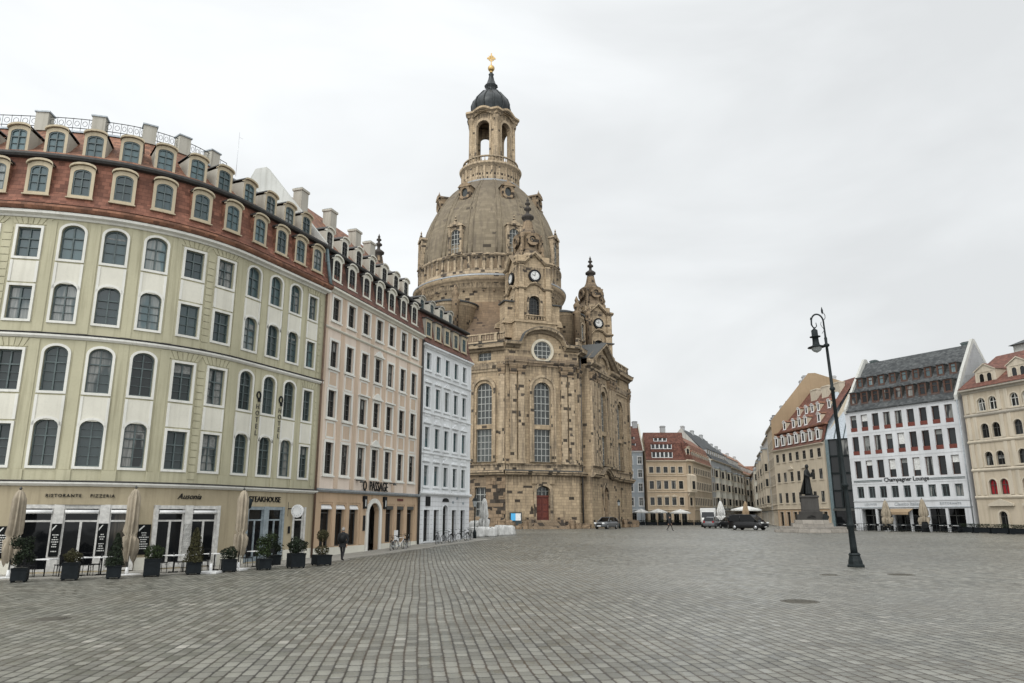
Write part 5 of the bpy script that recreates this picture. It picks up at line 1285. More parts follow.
# tall house with the blank tan firewall, facing the side street
def build_tan():
    A, B = (50.9, 148.0), (47.6, 135.6)
    cols = [1.6+2.4*k for k in range(5)]; rows = [(4.6,1.7),(8.0,1.7),(11.3,1.6),(14.5,1.5)]
    root, L, h = plain_house('tan side street house with a big blank gable wall rising over the red roof', 'house', A, B, 19, 18.6, 27.2, 7.5, 'beige', 'browntile', cols, rows, .95, 'beigetrim', 'sashdark',
        gf=[(.9+2.4*k, 2.2+2.4*k, .75, 3.1, 0) for k in range(5)], gm='tan', rev=.05, sur=.2)
    m = MB(); P = [(-.1,1),(-.1,19.4),(7.0,27.9),(8.2,27.9),(15.5,25.0),(19.5,24.4),(19.5,1)]; m.add([(L+.02,y,z) for y, z in P]+[(L+.4,y,z) for y, z in P], [tuple(range(7)), tuple(range(7,14))]+[(i,(i+1)%7,7+(i+1)%7,7+i) for i in range(7)]); obj('firewall', m, ['tan'], root)
    for c in (2.2,5.6,9.0): put_dormer(root, TI, c, 19.3, .6, 0, .8, 1.3, 0, ('sash', 'sashdark', 'glassdark'), 1, 0, side=.2, top=.15, depth=1.4, style='flat', mats=('greyp', 'greyp', 'slate', 'slate'))
    for x in (3, 8): chimney(root, x, 7, 26.6, 1.4, 1.6, .9, ('greyp', 'zincdark'))
    chimney(root, L-1.2, 11.5, 25.6, 1.0, 1.7, .8, ('greyp', 'zincdark'))
build_tan()
# further houses down the right side of the side street
def street(side):
    out = []
    if side == 'right':
        spec = [((55.6,165),(51.0,148.4),'whitish','slate',17.8,25.0,'pale grey side street house with bay windows, first beyond the big tan gable'),
                ((60.9,185),(55.7,165.4),'greyp','slate',16.8,24.0,'grey side street house with slate roof, second beyond the big tan gable'),
                ((67.0,206),(60.8,185.4),'brownp','slate',15.8,22.5,'brown grey house far down the right side of the side street'),
                ((75.0,236),(67.2,206.4),'stoneg','browntile',14.8,19.5,'farthest weathered house on the right side of the side street')]
        for A, B, w, r, e, rg, lb in spec:
            L, h = frame_of(A, B); n = int(L/2.6); cols = [L/(2*n)+L/n*k for k in range(n)]
            root, L, h = plain_house(lb, 'house', A, B, 10, e, rg, 5, w, r, cols, [(4.6,1.7),(7.9,1.7),(11.2,1.6)], .95, 'beigetrim', 'sashdark', gf=[(c-.6, c+.6, .75, 3.1, 0) for c in cols], rev=.05, sur=.2)
            for c in cols[::2]: put_dormer(root, TI, c, e+.7, .7, 0, .7, 1.2, 0, ('sash', 'sashdark', 'glassdark'), 1, 0, side=.25, top=.2, depth=1.5, style='flat', mats=('stoneg', 'greyp', 'slate', 'slate'))
            # bay windows that stand out over the street
            for x in (L*.3, L*.75):
                m = MB(); m.box(-1.0,1.0,-.9,0,4.2,e-2.2,0); m.box(-1.15,1.15,-1.05,0,e-2.2,e-1.9,1); m.prism([(-.9,4.2),(.9,4.2),(.3,3.5),(-.3,3.5)], -.7, 0, 0); b = obj('bay_window', m, ['beigetrim' if w != 'brownp' else 'cream', 'zinc'], root, (x, 0, 0))
                for z in (4.9, 8.2, 11.2):
                    if z+1.6 < e-2.2: fm, pm = win_mesh(w=1.2, h=1.5, nx=2, rev=.04, mats=('beigetrim', 'sashdark', 'glassdark')); q = link('window', fm, b, (0,-.96,z)); link('pane', pm, q, (0,-.02,0)); fm, pm = win_mesh(w=.5, h=1.5, nx=1, rev=.04, sur=.08, mats=('beigetrim', 'sashdark', 'glassdark')); q = link('window', fm, b, (1.06,-.47,z), (0,0,PI/2)); link('pane', pm, q, (0,-.02,0))
            for x in (L*.2, L*.6, L*.9): chimney(root, x, 4+x*.1, rg-.9, 1.0, 1.6, .8, ('greyp', 'zincdark'))
M['whitish'] = plaster('greyish_white_plaster', (.50, .49, .46), .35)
street('right')

# ochre corner house across the square
def build_yellow():
    A, B = (26.9, 150.0), (34.9, 150.0)
    cols = [.95,2.37,3.82,5.28,6.78]; rows = [(4.5,1.5),(7.65,1.55),(10.8,1.2)]
    root, L, h = plain_house('ochre corner house with red mansard roof behind white parasols', 'house', A, B, 9, 13.3, 19.1, 2.4, 'yellow', 'redtileold', cols, rows, .82, 'yellowtrim', 'sashdark',
        gf=[(.4+1.55*k, 1.45+1.55*k, .75, 3.1, 0) for k in range(5)], mans=[(.3,13.9),(1.0,16.9),(1.3,17.1)], rise=0)
    strip_dormer(root, 1.2, 5.4, 5, .1, 13.9, 1.0); strip_dormer(root, 1.2, 5.4, 5, .55, 15.7, .8, .9); strip_dormer(root, 1.9, 4.6, 3, 1.25, 17.3, .55, .8)
    for c in cols[1:4]:
        m = MB(); m.prism([(-.6,0),(.6,0),(.6,.1),(0,.4),(-.6,.1)], -.15, 0); obj('window_hood', m, ['yellowtrim'], root, (c, 0, 6.15)); 
        m = MB(); m.prism([(-.6,0),(.6,0),(.6,.1),(-.6,.1)], -.15, 0); obj('window_hood', m, ['yellowtrim'], root, (c, 0, 9.35))
    for z in (6.95, 10.15): band(root, 'string_course', L, z, STR, 'yellowtrim')
    chimney(root, 4.2, 3, 18.8, 1.0, 1.6, .8, ('greyp','zincdark')); 
    # chamfered corner bay and the long front along the side street
    A2, B2 = (36.6, 151.6), (45.5, 171.5); L2, h2 = frame_of(A2, B2)
    Ac, Bc = (34.95, 150.02), (36.55, 151.55); Lc, hc = frame_of(Ac, Bc)
    def part(Aa, hh): 
        ca, sa = math.cos(hh), math.sin(hh)
        def T(s, d, z): return (Aa[0]-A[0]+s*ca+d*sa, Aa[1]-A[1]+s*sa-d*ca, z)
        return T
    T = part(Ac, hc); c0 = Lc/2
    mb = MB(); wall_grid(mb, T, 0, Lc, .5, 13.3, [(c0-.5,c0+.5,z,z+1.6,0) for z in (4.4,7.6,10.7)], 0, .2); 
    obj('corner_wall', mb, ['yellow'], root)
    m = MB(); m.prof(T, -.1, Lc+.1, [(0,7.0),(.7,7.0),(.7,10.3),(0,10.6)], 0, 1, True); m.prof(T, .1, Lc-.1, [(0,6.2),(.5,6.9),(0,6.95)], 0, 1, True); m.prof(T, -.2, Lc+.2, [(0,13.0),(.4,13.2),(.4,13.4),(0,13.5)], 0, 1, True); ori = obj('oriel', m, ['yellowtrim'], root)
    for z, d in ((4.4,0),(7.6,.72),(10.7,0)): put_win(root, T, c0, z, d, hc, w=1.0, h=1.6, nx=2, mats=('yellowtrim', 'sashdark', 'glassdark'), rev=.04 if d else .2)
    m = MB(); m.prof(T, -.1, Lc+.1, [(.1,13.5),(-1.0,17)], 0); obj('corner_roof', m, ['redtileold'], root)
    put_dormer(root, T, c0, 14.0, .2, hc, .9, 1.7, .3, ('yellowtrim', 'sashdark', 'glassdark'), 2, 0, side=.22, top=.3, depth=.8, mats=('yellowtrim', 'cheek', 'redtile', 'zinc'))
    T = part(A2, h2); cs = [1.3+2.05*k for k in range(10)]
    mb = MB(); wall_grid(mb, T, 0, L2, .5, 13.3, [(c-.5,c+.5,z,z+q,0) for c in cs for z, q in rows], 0, .05); mb.add([T(L2,0,.5),T(L2,-9,.5),T(L2,-9,18),T(L2,0,13.3)], [(0,1,2,3)]); obj('side_wall', mb, ['brownp2'], root)
    for c in cs:
        for z, q in rows: put_win(root, T, c, z, 0, h2, w=1.0, h=q, nx=2, rev=.05, sur=.2, mats=('yellowtrim', 'sashdark', 'glassdark'))
        put_dormer(root, T, c, 14.0, .2, h2, .7, 1.1, .2, ('yellowtrim', 'sashdark', 'glassdark'), 2, 0, side=.2, top=.2, depth=1.0, mats=('yellowtrim', 'cheek', 'browntile', 'zinc'))
    m = MB(); m.prof(T, 0, L2, [(.3,13.3),(.0,13.8),(-1.0,16.9),(-4,19.2),(-9,19)], 0); obj('side_roof', m, ['browntile'], root)
    m = MB(); m.prof(T, 0, L2, [(d, 12.96+z) for d, z in CORN], 0, 1, True); m.prof(T, 0, L2, [(d, 3.5+z) for d, z in STR], 0, 1, True); obj('eaves_cornice', m, ['yellowtrim'], root)
M['brownp2'] = plaster('grey_ochre_plaster', (.45, .37, .27), .35)
build_yellow()
def build_back():
    # grey house with red roof left of it
    root, L, h = plain_house('grey blue house with red roof, between church and ochre corner house', 'house', (14.9, 151.6), (26.55, 151.6), 10, 15.3, 20.9, 5, 'greyp2', 'redtileold', [1.5+1.9*k for k in range(6)], [(4.4,1.6),(7.2,1.6),(10.0,1.5),(12.7,1.4)], .85, 'white_paint', 'sashwhite', 'glassdark',
        gf=[(1+2*k, 2+2*k, .75, 3, 0) for k in range(5)], gm='cream')
    strip_dormer(root, 5.4, 10.4, 4, .7, 16.0, .85, 1.2); strip_dormer(root, 5.4, 10.4, 4, 2.1, 17.6, .75, 1.2); strip_dormer(root, 6.2, 9.8, 3, 3.4, 19.1, .6, 1.2)
    chimney(root, L-.6, 5, 20.4, 1.0, 1.4, .9, ('greyp','zincdark'))
    m = MB(); P = [(-.1,15.3),(4.9,21.4),(5.2,21.4),(10,15.3)]; m.add([(L,y,z) for y, z in P]+[(L+.3,y,z) for y, z in P], [(0,1,2,3),(7,6,5,4)]+[(i,(i+1)%4,4+(i+1)%4,4+i) for i in range(4)]); obj('gable_parapet', m, ['cream'], root)
    # street left side: large grey gabled house, slate roofed house, brown house
    spec = [((45.7,172),(57.5,197),'greyp','slate',15.2,22.6,'grey side street house with high pale gable beyond the ochre corner house','stucco_grey',[(4.6,1.8),(8.0,1.8),(11.4,1.7)]),
            ((57.7,197.4),(66.5,217),'stoneg','slate',15.0,21.5,'grey stone house with slate roof, middle of the left side of the side street','stoneg',[(4.6,1.7),(7.9,1.7),(11.2,1.6)]),
            ((66.7,217.4),(82.5,252),'brownp2','redbrown',14.4,21.0,'brown tiled house at the far left end of the side street','brownp2',[(4.6,1.7),(7.8,1.6),(10.9,1.5)])]
    for A, B, w, r, e, rg, lb, g, rows in spec:
        L, h = frame_of(A, B); n = int(L/2.4); cols = [L/(2*n)+L/n*k for k in range(n)]
        root, L, h = plain_house(lb, 'house', A, B, 13, e, rg, 6.5, w, r, cols, rows, .95, 'yellowtrim', 'sashdark', gf=[(c-.6, c+.6, .75, 3.1, 0) for c in cols], gm=g, rev=.05, sur=.2)
        for c in cols: put_dormer(root, TI, c, e+.9, .8, 0, .75, 1.2, 0, ('sash', 'sashdark', 'glassdark'), 1, 0, side=.25, top=.2, depth=1.5, style='flat', mats=('yellowtrim', 'greyp', r, 'slate'))
        for x in (.6, L*.4, L*.8): chimney(root, x, 6.2, rg-.6, 1.0, 1.0, .8, ('greyp', 'zincdark'))
        if w != 'redbrown':
            for x in (L*.2, L*.5, L*.8):
                m = MB(); m.box(-1.3,1.3,-.9,0,4.2,13.2,0); m.box(-1.5,1.5,-1.1,0,13.2,13.5,1); b = obj('bay_window', m, ['cream', 'zinc'], root, (x, 0, 0))
                for z in (4.9, 8.2, 11.2): fm, pm = win_mesh(w=1.3, h=1.6, nx=2, rev=.04, mats=('yellowtrim', 'sashdark', 'glassdark')); q = link('window', fm, b, (0,-.96,z)); link('pane', pm, q, (0,-.02,0)); fm, pm = win_mesh(w=.55, h=1.6, nx=1, rev=.04, sur=.08, mats=('yellowtrim', 'sashdark', 'glassdark')); q = link('window', fm, b, (-1.36,-.47,z), (0,0,-PI/2)); link('pane', pm, q, (0,-.02,0))
    # block closing the end of the street
    n = 6
    plain_house('hazy pale house closing the far end of the side street', 'house', (78, 262), (92, 258), 10, 13.5, 19.5, 5, 'brownp', 'browntile', [1.5+2.2*k for k in range(n)], [(4.6,1.7),(7.8,1.6),(10.9,1.5)], .95, 'yellowtrim', 'sashdark')
M['greyp2'] = plaster('grey_blue_plaster', (.40, .44, .47), .25)
M['redbrown'] = tiles('red_brown_tile', (.22, .11, .07), (.32, .19, .12), .25, .2)
build_back()
def build_roof_behind():
    A, B = (62.5, 90.0), (66.5, 76.0); L, h = frame_of(A, B)
    r = thing('rear_house', 'grey flat topped roof storey rising behind the red roof at the right edge', 'house', (*A, .6), h)
    m = MB(); m.box(0, L, 0, 9, 0, 22.6); obj('wall', m, ['stucco_grey'], r)
    m = MB(); m.add([(-.3,-.5,22.5),(L+.3,-.5,22.5),(L*.8,3,24.2),(L*.2,3,24.2),(-.3,9.5,22.5),(L+.3,9.5,22.5),(L*.8,6,24.2),(L*.2,6,24.2)], [(0,1,2,3),(4,7,6,5),(3,2,6,7),(0,3,7,4),(1,5,6,2)]); obj('roof', m, ['slate'], r)
build_roof_behind()
# ------------------------------------------------------------------ street furniture, plants, people, vehicles
def along(A, B, s, d):
    L, h = frame_of(A, B); return (A[0]+math.cos(h)*s+math.sin(h)*d, A[1]+math.sin(h)*s-math.cos(h)*d)
def at(x, y, dz=0.0): return (x, y, gz(y)+dz)
def on_terrace(x, y): return (x, y, gz(y)+.045)

def leaves(mb, pts_fn, n, size, rr, mat=0):
    for _ in range(n):
        p, nrm = pts_fn(rr)
        a = Vector((rr.gauss(0,1), rr.gauss(0,1), rr.gauss(0,1))).normalized(); nn = (Vector(nrm)+a*.9).normalized()
        t = nn.cross(Vector((rr.gauss(0,1), rr.gauss(0,1), rr.gauss(0,1)))).normalized(); b = nn.cross(t)
        s = size*rr.uniform(.6, 1.3); P = Vector(p)
        mb.add([P-t*s*.5, P+b*s*.35, P+t*s*.6, P-b*s*.35], [(0,1,2,3)], mat)
def shrub(kind, seed):
    rr = random.Random(seed); mb = MB()
    if kind == 'ball':
        def f(r):
            d = Vector((r.gauss(0,1), r.gauss(0,1), r.gauss(0,1))).normalized(); k = r.uniform(.5, 1.0)**.5*(1+.12*math.sin(5*d.x+seed)+.1*math.sin(7*d.z+2*d.y))
            return (d.x*.40*k, d.y*.40*k, .30+d.z*.30*k), d
        leaves(mb, f, 1500, .06, rr)
    elif kind == 'cone':
        def f(r):
            t = r.random()**1.3; an = r.uniform(0, 2*PI); rad = (.30*(1-t)**.75+.03)*(1+.2*math.sin(3*an+seed+6*t))*r.uniform(.45, 1.0)**.5
            return (rad*math.cos(an), rad*math.sin(an), .02+t*1.15), (math.cos(an), math.sin(an), .3)
        leaves(mb, f, 1900, .06, rr)
    elif kind == 'loose':
        cl = [(rr.uniform(-.25,.25), rr.uniform(-.2,.2), rr.uniform(.2,.95), rr.uniform(.14,.28)) for _ in range(12)]
        def f(r):
            c = r.choice(cl); d = Vector((r.gauss(0,1), r.gauss(0,1), r.gauss(0,1))).normalized(); k = c[3]*r.random()**.4
            return (c[0]+d.x*k, c[1]+d.y*k, c[2]+d.z*k), d
        leaves(mb, f, 1500, .065, rr)
    else:  # standard: two balls on a stem
        def f(r):
            d = Vector((r.gauss(0,1), r.gauss(0,1), r.gauss(0,1))).normalized(); k = r.uniform(.5, 1)**.5; up = r.random() < .55
            c = (0,0,.98) if up else (0,0,.25); q = .32 if up else .38
            return (c[0]+d.x*q*k, c[1]+d.y*q*k, c[2]+d.z*q*k*(1 if up else .7)), d
        leaves(mb, f, 1900, .06, rr)
    return mb
def planter(loc, w, h, kind, seed, leaf, label, rz=0.0, sc_=1.0):
    t = thing('potted_shrub', label, 'potted plant', loc, rz, 'black planter boxes along the hotel terrace')
    m = MB(); m.box(-w/2, w/2, -w/2, w/2, .06, h, 0); m.ring([(-w/2-.02,h-.07),(w/2+.02,h-.07),(w/2+.02,h+.01),(-w/2-.02,h+.01)], [(-w/2+.03,h-.06),(w/2-.03,h-.06),(w/2-.03,h),(-w/2+.03,h)], -w/2-.02, -w/2-.001, 0)
    for sx in (-1, 1):
        for sy in (-1, 1): m.box(sx*(w/2-.06)-.035, sx*(w/2-.06)+.035, sy*(w/2-.06)-.035, sy*(w/2-.06)+.035, 0, .06, 0)
    m.add([(-w/2+.03,-w/2+.03,h+.012),(w/2-.03,-w/2+.03,h+.012),(w/2-.03,w/2-.03,h+.012),(-w/2+.03,w/2-.03,h+.012)], [(0,1,2,3)], 1)
    obj('planter_box', m, ['planter', 'sashdark'], t)
    m = shrub(kind, seed); o = obj('foliage', m, [leaf], t, (0,0,h-.02), recalc=False); o.scale = (sc_,)*3
    if kind == 'standard':
        m = MB(); m.tube([(0,0,h),(.01,0,h+.8*sc_)], .03, 6); obj('stem', m, ['wood'], t)
PL = [(-19.02,29.9,.66,.62,'loose',1,'leafdark','loose green bush in a black planter, leftmost of the terrace row',1.15),
      (-17.56,30.75,.72,.80,'ball',2,'leafrust','low clipped rusty bush in a black planter before the glass double door',.85),
      (-16.22,31.5,.66,.62,'cone',3,'leafdark','dark pointed conifer in a black planter beside the folded parasol',1.1),
      (-15.2,32.6,.78,.84,'ball',4,'leaf','broad bushy shrub in a black planter under the wide menu board',1.0),
      (-13.9,33.7,.72,.62,'cone',5,'leafrust','tall narrow conifer in a black planter between the cafe tables',1.25),
      (-12.92,35.2,.74,.66,'ball',6,'leafdark','dark low bush in a black planter just past the third parasol',.95),
      (-11.74,36.5,.72,.60,'loose',7,'leaf','full green bush in a black planter before the grey double door',1.2),
      (-12.2,39.4,.74,.62,'loose',8,'leafdark','slim dark bush in a black planter set back by the grey door',1.1),
      (-10.6,37.8,.88,.82,'ball',9,'leafdark','tall dark ball shrub in the biggest black planter by the round sign',1.25),
      (-9.82,39.7,.98,.62,'standard',10,'leafrust','two tier shrub in a wide black planter, last before the pedestrian',1.0)]
for x, y, w, h, k, sd, lf, lb, s_ in PL: planter(at(x, y), w*.8, h*.85, k, sd, lf, lb, .35+.03*sd, s_)

def closed_parasol(loc, label, h, r, mat, seed, base=True, name='closed_parasol', group=None):
    rr = random.Random(seed); t = thing(name, label, 'parasol', loc, rr.uniform(0, 6), group)
    m = MB(); m.tube([(0,0,0),(0,0,h)], .03, 8); m.lathe([(.05,h),(.06,h+.05),(.02,h+.12)], 8); obj('pole', m, ['sashdark'], t)
    n = 40; rings = []
    prof = [(.06,h-.02),(.13,h-.12),(.2,h-.4),(r*.78,h*.62),(r*.85,h*.5),(r*.58,h*.455),(r*.95,h*.42),(r*1.0,h*.36),(r*.8,h*.25),(r*.6,h*.19)]
    for q, (rad, z) in enumerate(prof):
        k = .5*min(1, q/3); ring = []
        for i in range(n):
            an = 2*PI*i/n; f = 1+k*math.cos(8*an+.35*q+seed)+.3*k*math.sin(5*an+q+seed)+.18*k*math.cos(13*an-q)
            dz = (.12*math.cos(8*an+seed)*(q > 6))+(.07*math.sin(3*an+seed))*(q > 5)
            ring.append((rad*f*math.cos(an), rad*f*math.sin(an), z+dz*h/3))
        rings.append(ring)
    m = MB(); m.loft(rings, 0, True, False); obj('canopy', m, [mat], t)
    m = MB(); m.lathe([(r*.62,h*.445),(r*.68,h*.455),(r*.62,h*.47)], 24, caps=False); obj('strap', m, [mat], t)
    if base: m = MB(); m.box(-.42,.42,-.42,.42,0,.07); m.lathe([(.08,.07),(.06,.35)], 10); obj('base_plate', m, ['white_paint'], t)
    return t
closed_parasol(at(-20.45,31.4), 'folded beige parasol at the left edge by the first planter', 3.55, .25, 'canvas', 1)
closed_parasol(at(-16.45,33.0), 'folded beige parasol in front of the restaurant window, left of the wide menu board', 3.65, .24, 'canvas', 2)
closed_parasol(at(-12.95,36.5), 'folded beige parasol beside the grey double door', 3.7, .235, 'canvas', 3)

# cafe tables and chairs
def make_table(label, group, loc):
    t = thing('cafe_table', label, 'table', loc, 0, group)
    m = MB(); m.box(-.35,.35,-.35,.35,.72,.75); obj('tabletop', m, ['white_paint'], t)
    m = MB(); m.tube([(0,0,.04),(0,0,.72)], .03, 6); obj('leg', m, ['black'], t)
    m = MB(); m.box(-.25,.25,-.03,.03,0,.04); m.box(-.03,.03,-.25,.25,.001,.041); obj('foot', m, ['black'], t)
    return t
def make_chair(label, group, loc):
    t = thing('cafe_chair', label, 'chair', loc, 0, group)
    m = MB(); m.box(-.22,.22,-.22,.22,.43,.46); obj('seat', m, ['black'], t)
    m = MB(); m.prof(TI, -.21, .21, [(-.2,.62),(-.23,.62),(-.27,.86),(-.24,.86)], 0, 1, True); 
    for x in (-.2,.2): m.tube([(x,.2,.46),(x,.25,.86)], .014, 5)
    obj('backrest', m, ['black'], t)
    for x in (-.19,.19):
        for y in (-.19,.19): m = MB(); m.tube([(x,y,.43),(x*1.1,y*1.1,0)], .014, 5); obj('leg', m, ['black'], t)
    return t
GT, GC = 'cafe tables on the hotel terrace', 'cafe chairs on the hotel terrace'
tb = make_table('small white topped cafe table on the hotel terrace', GT, at(-19.3,31.9)); ch = make_chair('black cafe chair pulled up to a hotel terrace table', GC, at(-19.9,31.7))
spots = [(-18.1,32.3),(-17.4,32.7),(-15.0,34.2),(-14.45,34.7),(-13.75,35.6),(-12.6,38.0)]
rr = random.Random(5)
for x, y in spots: dup(tb, on_terrace(x, y), rr.uniform(0, 1.5))
for x, y in [(-19.3,31.9)]+spots:
    for sg in (-1, 1): dup(ch, on_terrace(x+sg*.55*.75+rr.uniform(-.05,.05), y+sg*.55*.66), math.atan2(sg*.66, sg*.75)-PI/2+rr.uniform(-.3,.3)+ (0))
m = MB(); m.box(-.3,.3,-.2,.2,0,.9); m.box(-.32,.32,-.22,.22,.9,.95); 
tag(obj('parasol_base', (lambda b: (b.box(-.42,.42,-.42,.42,0,.07), b.lathe([(.08,.07),(.06,.4)], 10), b)[-1])(MB()), ['white_paint'], None, at(-13.5,34.6)), 'white square parasol stand left empty between the terrace tables', 'stand')

# people ------------------------------------------------------
def skin_body(joints, edges, sub=2):
    me = bpy.data.meshes.new('b'); names = list(joints); idx = {n: i for i, n in enumerate(names)}
    me.from_pydata([joints[n][0] for n in names], [(idx[a], idx[b]) for a, b in edges], [])
    o = bpy.data.objects.new('b', me); col.objects.link(o)
    md = o.modifiers.new('s', 'SKIN'); md.use_smooth_shade = True
    for n in names:
        sv = me.skin_vertices[0].data[idx[n]]; r = joints[n][1]; sv.radius = r if isinstance(r, tuple) else (r, r)
    me.skin_vertices[0].data[idx['pelvis']].use_root = True
    s = o.modifiers.new('ss', 'SUBSURF'); s.levels = sub; s.render_levels = sub
    bpy.context.view_layer.update(); out = bpy.data.meshes.new_from_object(o.evaluated_get(bpy.context.evaluated_depsgraph_get()))
    bpy.data.objects.remove(o); bpy.data.meshes.remove(me); return out
def figure_mesh(stride=.22, arms=((.05,-.1),(-.05,.12)), reach=None):
    """a person facing -Y, 1.76 m tall; arms give (elbow y, hand y) of left and right"""
    J = {'pelvis':((0,0,.96),(.15,.12)),'spine':((0,.01,1.16),(.145,.11)),'chest':((0,.01,1.36),(.17,.125)),'neckb':((0,0,1.49),(.07,.065)),'neck':((0,-.01,1.55),.055),
         'head':((0,-.02,1.64),(.08,.098)),'crown':((0,-.01,1.71),(.07,.085))}
    E = [('pelvis','spine'),('spine','chest'),('chest','neckb'),('neckb','neck'),('neck','head'),('head','crown')]
    for s, sg, st in (('l', 1, -stride), ('r', -1, stride)):
        J.update({'hip'+s:((sg*.1,0,.9),.1),'knee'+s:((sg*.105,st*.55-.04,.5),.062),'ank'+s:((sg*.1,st+(.06 if st > 0 else 0),.09+(.06 if st > 0 else 0)),.042),'toe'+s:((sg*.12,st-.17+(.06 if st > 0 else 0),.035+(.01 if st > 0 else 0)),.035)})
        E += [('pelvis','hip'+s),('hip'+s,'knee'+s),('knee'+s,'ank'+s),('ank'+s,'toe'+s)]
        e, hnd = arms[0 if sg > 0 else 1]; ex, hx, hz_, ez = (.25, .25, .9, 1.15) if reach is None else reach
        J.update({'sho'+s:((sg*.185,.01,1.42),.065),'elb'+s:((sg*ex,e,ez),.045),'wri'+s:((sg*hx,hnd,hz_),.032),'palm'+s:((sg*hx,hnd-.03,hz_-.08),(.038,.022))})
        E += [('chest','sho'+s),('sho'+s,'elb'+s),('elb'+s,'wri'+s),('wri'+s,'palm'+s)]
        px, py, pz = sg*hx, hnd-.03, hz_-.08
        for k in range(4):
            q = (k-1.5)*.02; ln = (.07,.085,.08,.06)[k]
            J['f%d%s' % (k, s)] = ((px+q*.3, py+q, pz-.045), .011); J['g%d%s' % (k, s)] = ((px-sg*.012+q*.3, py+q*1.1-.01, pz-.045-ln), .008)
            E += [('palm'+s, 'f%d%s' % (k, s)), ('f%d%s' % (k, s), 'g%d%s' % (k, s))]
        J['t'+s] = ((px-sg*.01, py-.045, pz-.0), .011); J['u'+s] = ((px-sg*.015, py-.06, pz-.045), .009); E += [('palm'+s,'t'+s),('t'+s,'u'+s)]
    return skin_body(J, E)
def person(loc, rz, label, coat, hair, coat_len=.78, bag=None, stride=.24, scale=1.0):
    me = figure_mesh(stride)
    for k in ('skin', 'coat', 'trouser', 'black'): me.materials.append(M[k])
    for p in me.polygons:
        c = p.center
        p.material_index = 3 if c.z < .13 else (2 if c.z < .97 and abs(c.x) < .2 else (0 if c.z > 1.5 or (abs(c.x) > .2 and c.z < .9) else 1)); p.use_smooth = True
    o = link('person', me, None, loc, (0,0,rz)); o.scale = (scale,)*3; tag(o, label, 'person')
    # face: nose, eyes, mouth line merged in the hair/face pieces
    m = MB(); n = 20; rings = []
    for z, w, d, y in ((coat_len,.215,.17,.01),(coat_len+.12,.2,.155,.01),(1.05,.185,.14,.01),(1.2,.19,.145,.015),(1.35,.215,.15,.015),(1.44,.20,.13,.01),(1.5,.1,.09,.0),(1.535,.08,.08,-.01)):
        rings.append([(w*math.cos(2*PI*i/n), y+d*math.sin(2*PI*i/n)*(1+.05*math.cos(6*PI*i/n)), z) for i in range(n)])
    m.loft(rings, 0, True, False)
    for sg, (e, hnd) in ((1,(.05,-.1)),(-1,(-.05,.12))):
        m.tube([(sg*.17,.01,1.43),(sg*.215,.015,1.36),(sg*.25,e,1.15),(sg*.25,(e+hnd)/2,1.02),(sg*.25,hnd,.9)], [.075,.078,.062,.055,.05], 10, 0)
    obj('coat', m, [coat], o)
    m = MB(); rings = []
    for z, r, y in ((1.60,.085,.03),(1.66,.098,.02),(1.72,.095,.01),(1.77,.07,0),(1.80,.02,0)): rings.append([(r*.92*math.cos(2*PI*i/14), y+r*1.08*math.sin(2*PI*i/14)-(.0 if math.sin(2*PI*i/14) > -.3 else -.02), z) for i in range(14)])
    m.loft(rings); obj('hair', m, [hair], o)
    m = MB(); m.sphere((0,-.125,1.64), .016, 6)
    for sg in (-1,1): m.sphere((sg*.033,-.108,1.665), .010, 6, 1); m.sphere((sg*.082,-.01,1.645), .02, 6, 0, 1.5)
    m.box(-.025,.025,-.118,-.1,1.592,1.6,2); obj('face', m, ['skin', 'black', 'reddoor'], o)
    return o
walker = person(at(-9.56,43.32), R(175), 'man in a long black coat with a rucksack walking away past the orange shopfront', 'coat', 'hair', .74, None, .24, 1.03)
m = MB(); m.loft([[(x*w, .13+d*(y+1)*.5, z) for x, y in ((-1,-1),(1,-1),(1.1,.2),(.8,1),(-.8,1),(-1.1,.2))] for z, w, d in ((1.02,.12,.12),(1.08,.155,.17),(1.28,.155,.18),(1.42,.13,.13),(1.46,.08,.06))])
for sg in (-1,1): m.tube([(sg*.11,.14,1.42),(sg*.12,-.02,1.47),(sg*.13,-.14,1.35),(sg*.14,-.05,1.15),(sg*.12,.13,1.06)], .018, 5)
tag(obj('rucksack', m, ['black'], None, at(-9.56,43.32), (0,0,R(175))), 'black rucksack on the back of the man by the orange shopfront', 'rucksack')
person(at(19.06,92.1), R(60), 'distant lone walker in dark clothes out on the open square before the ochre house', 'coat', 'hairdark', .8, None, .3, .98)
person(at(15.9,141), R(10), 'person in a dark coat standing by the parasols near the church wall', 'coat', 'hairdark', .8, None, .1)

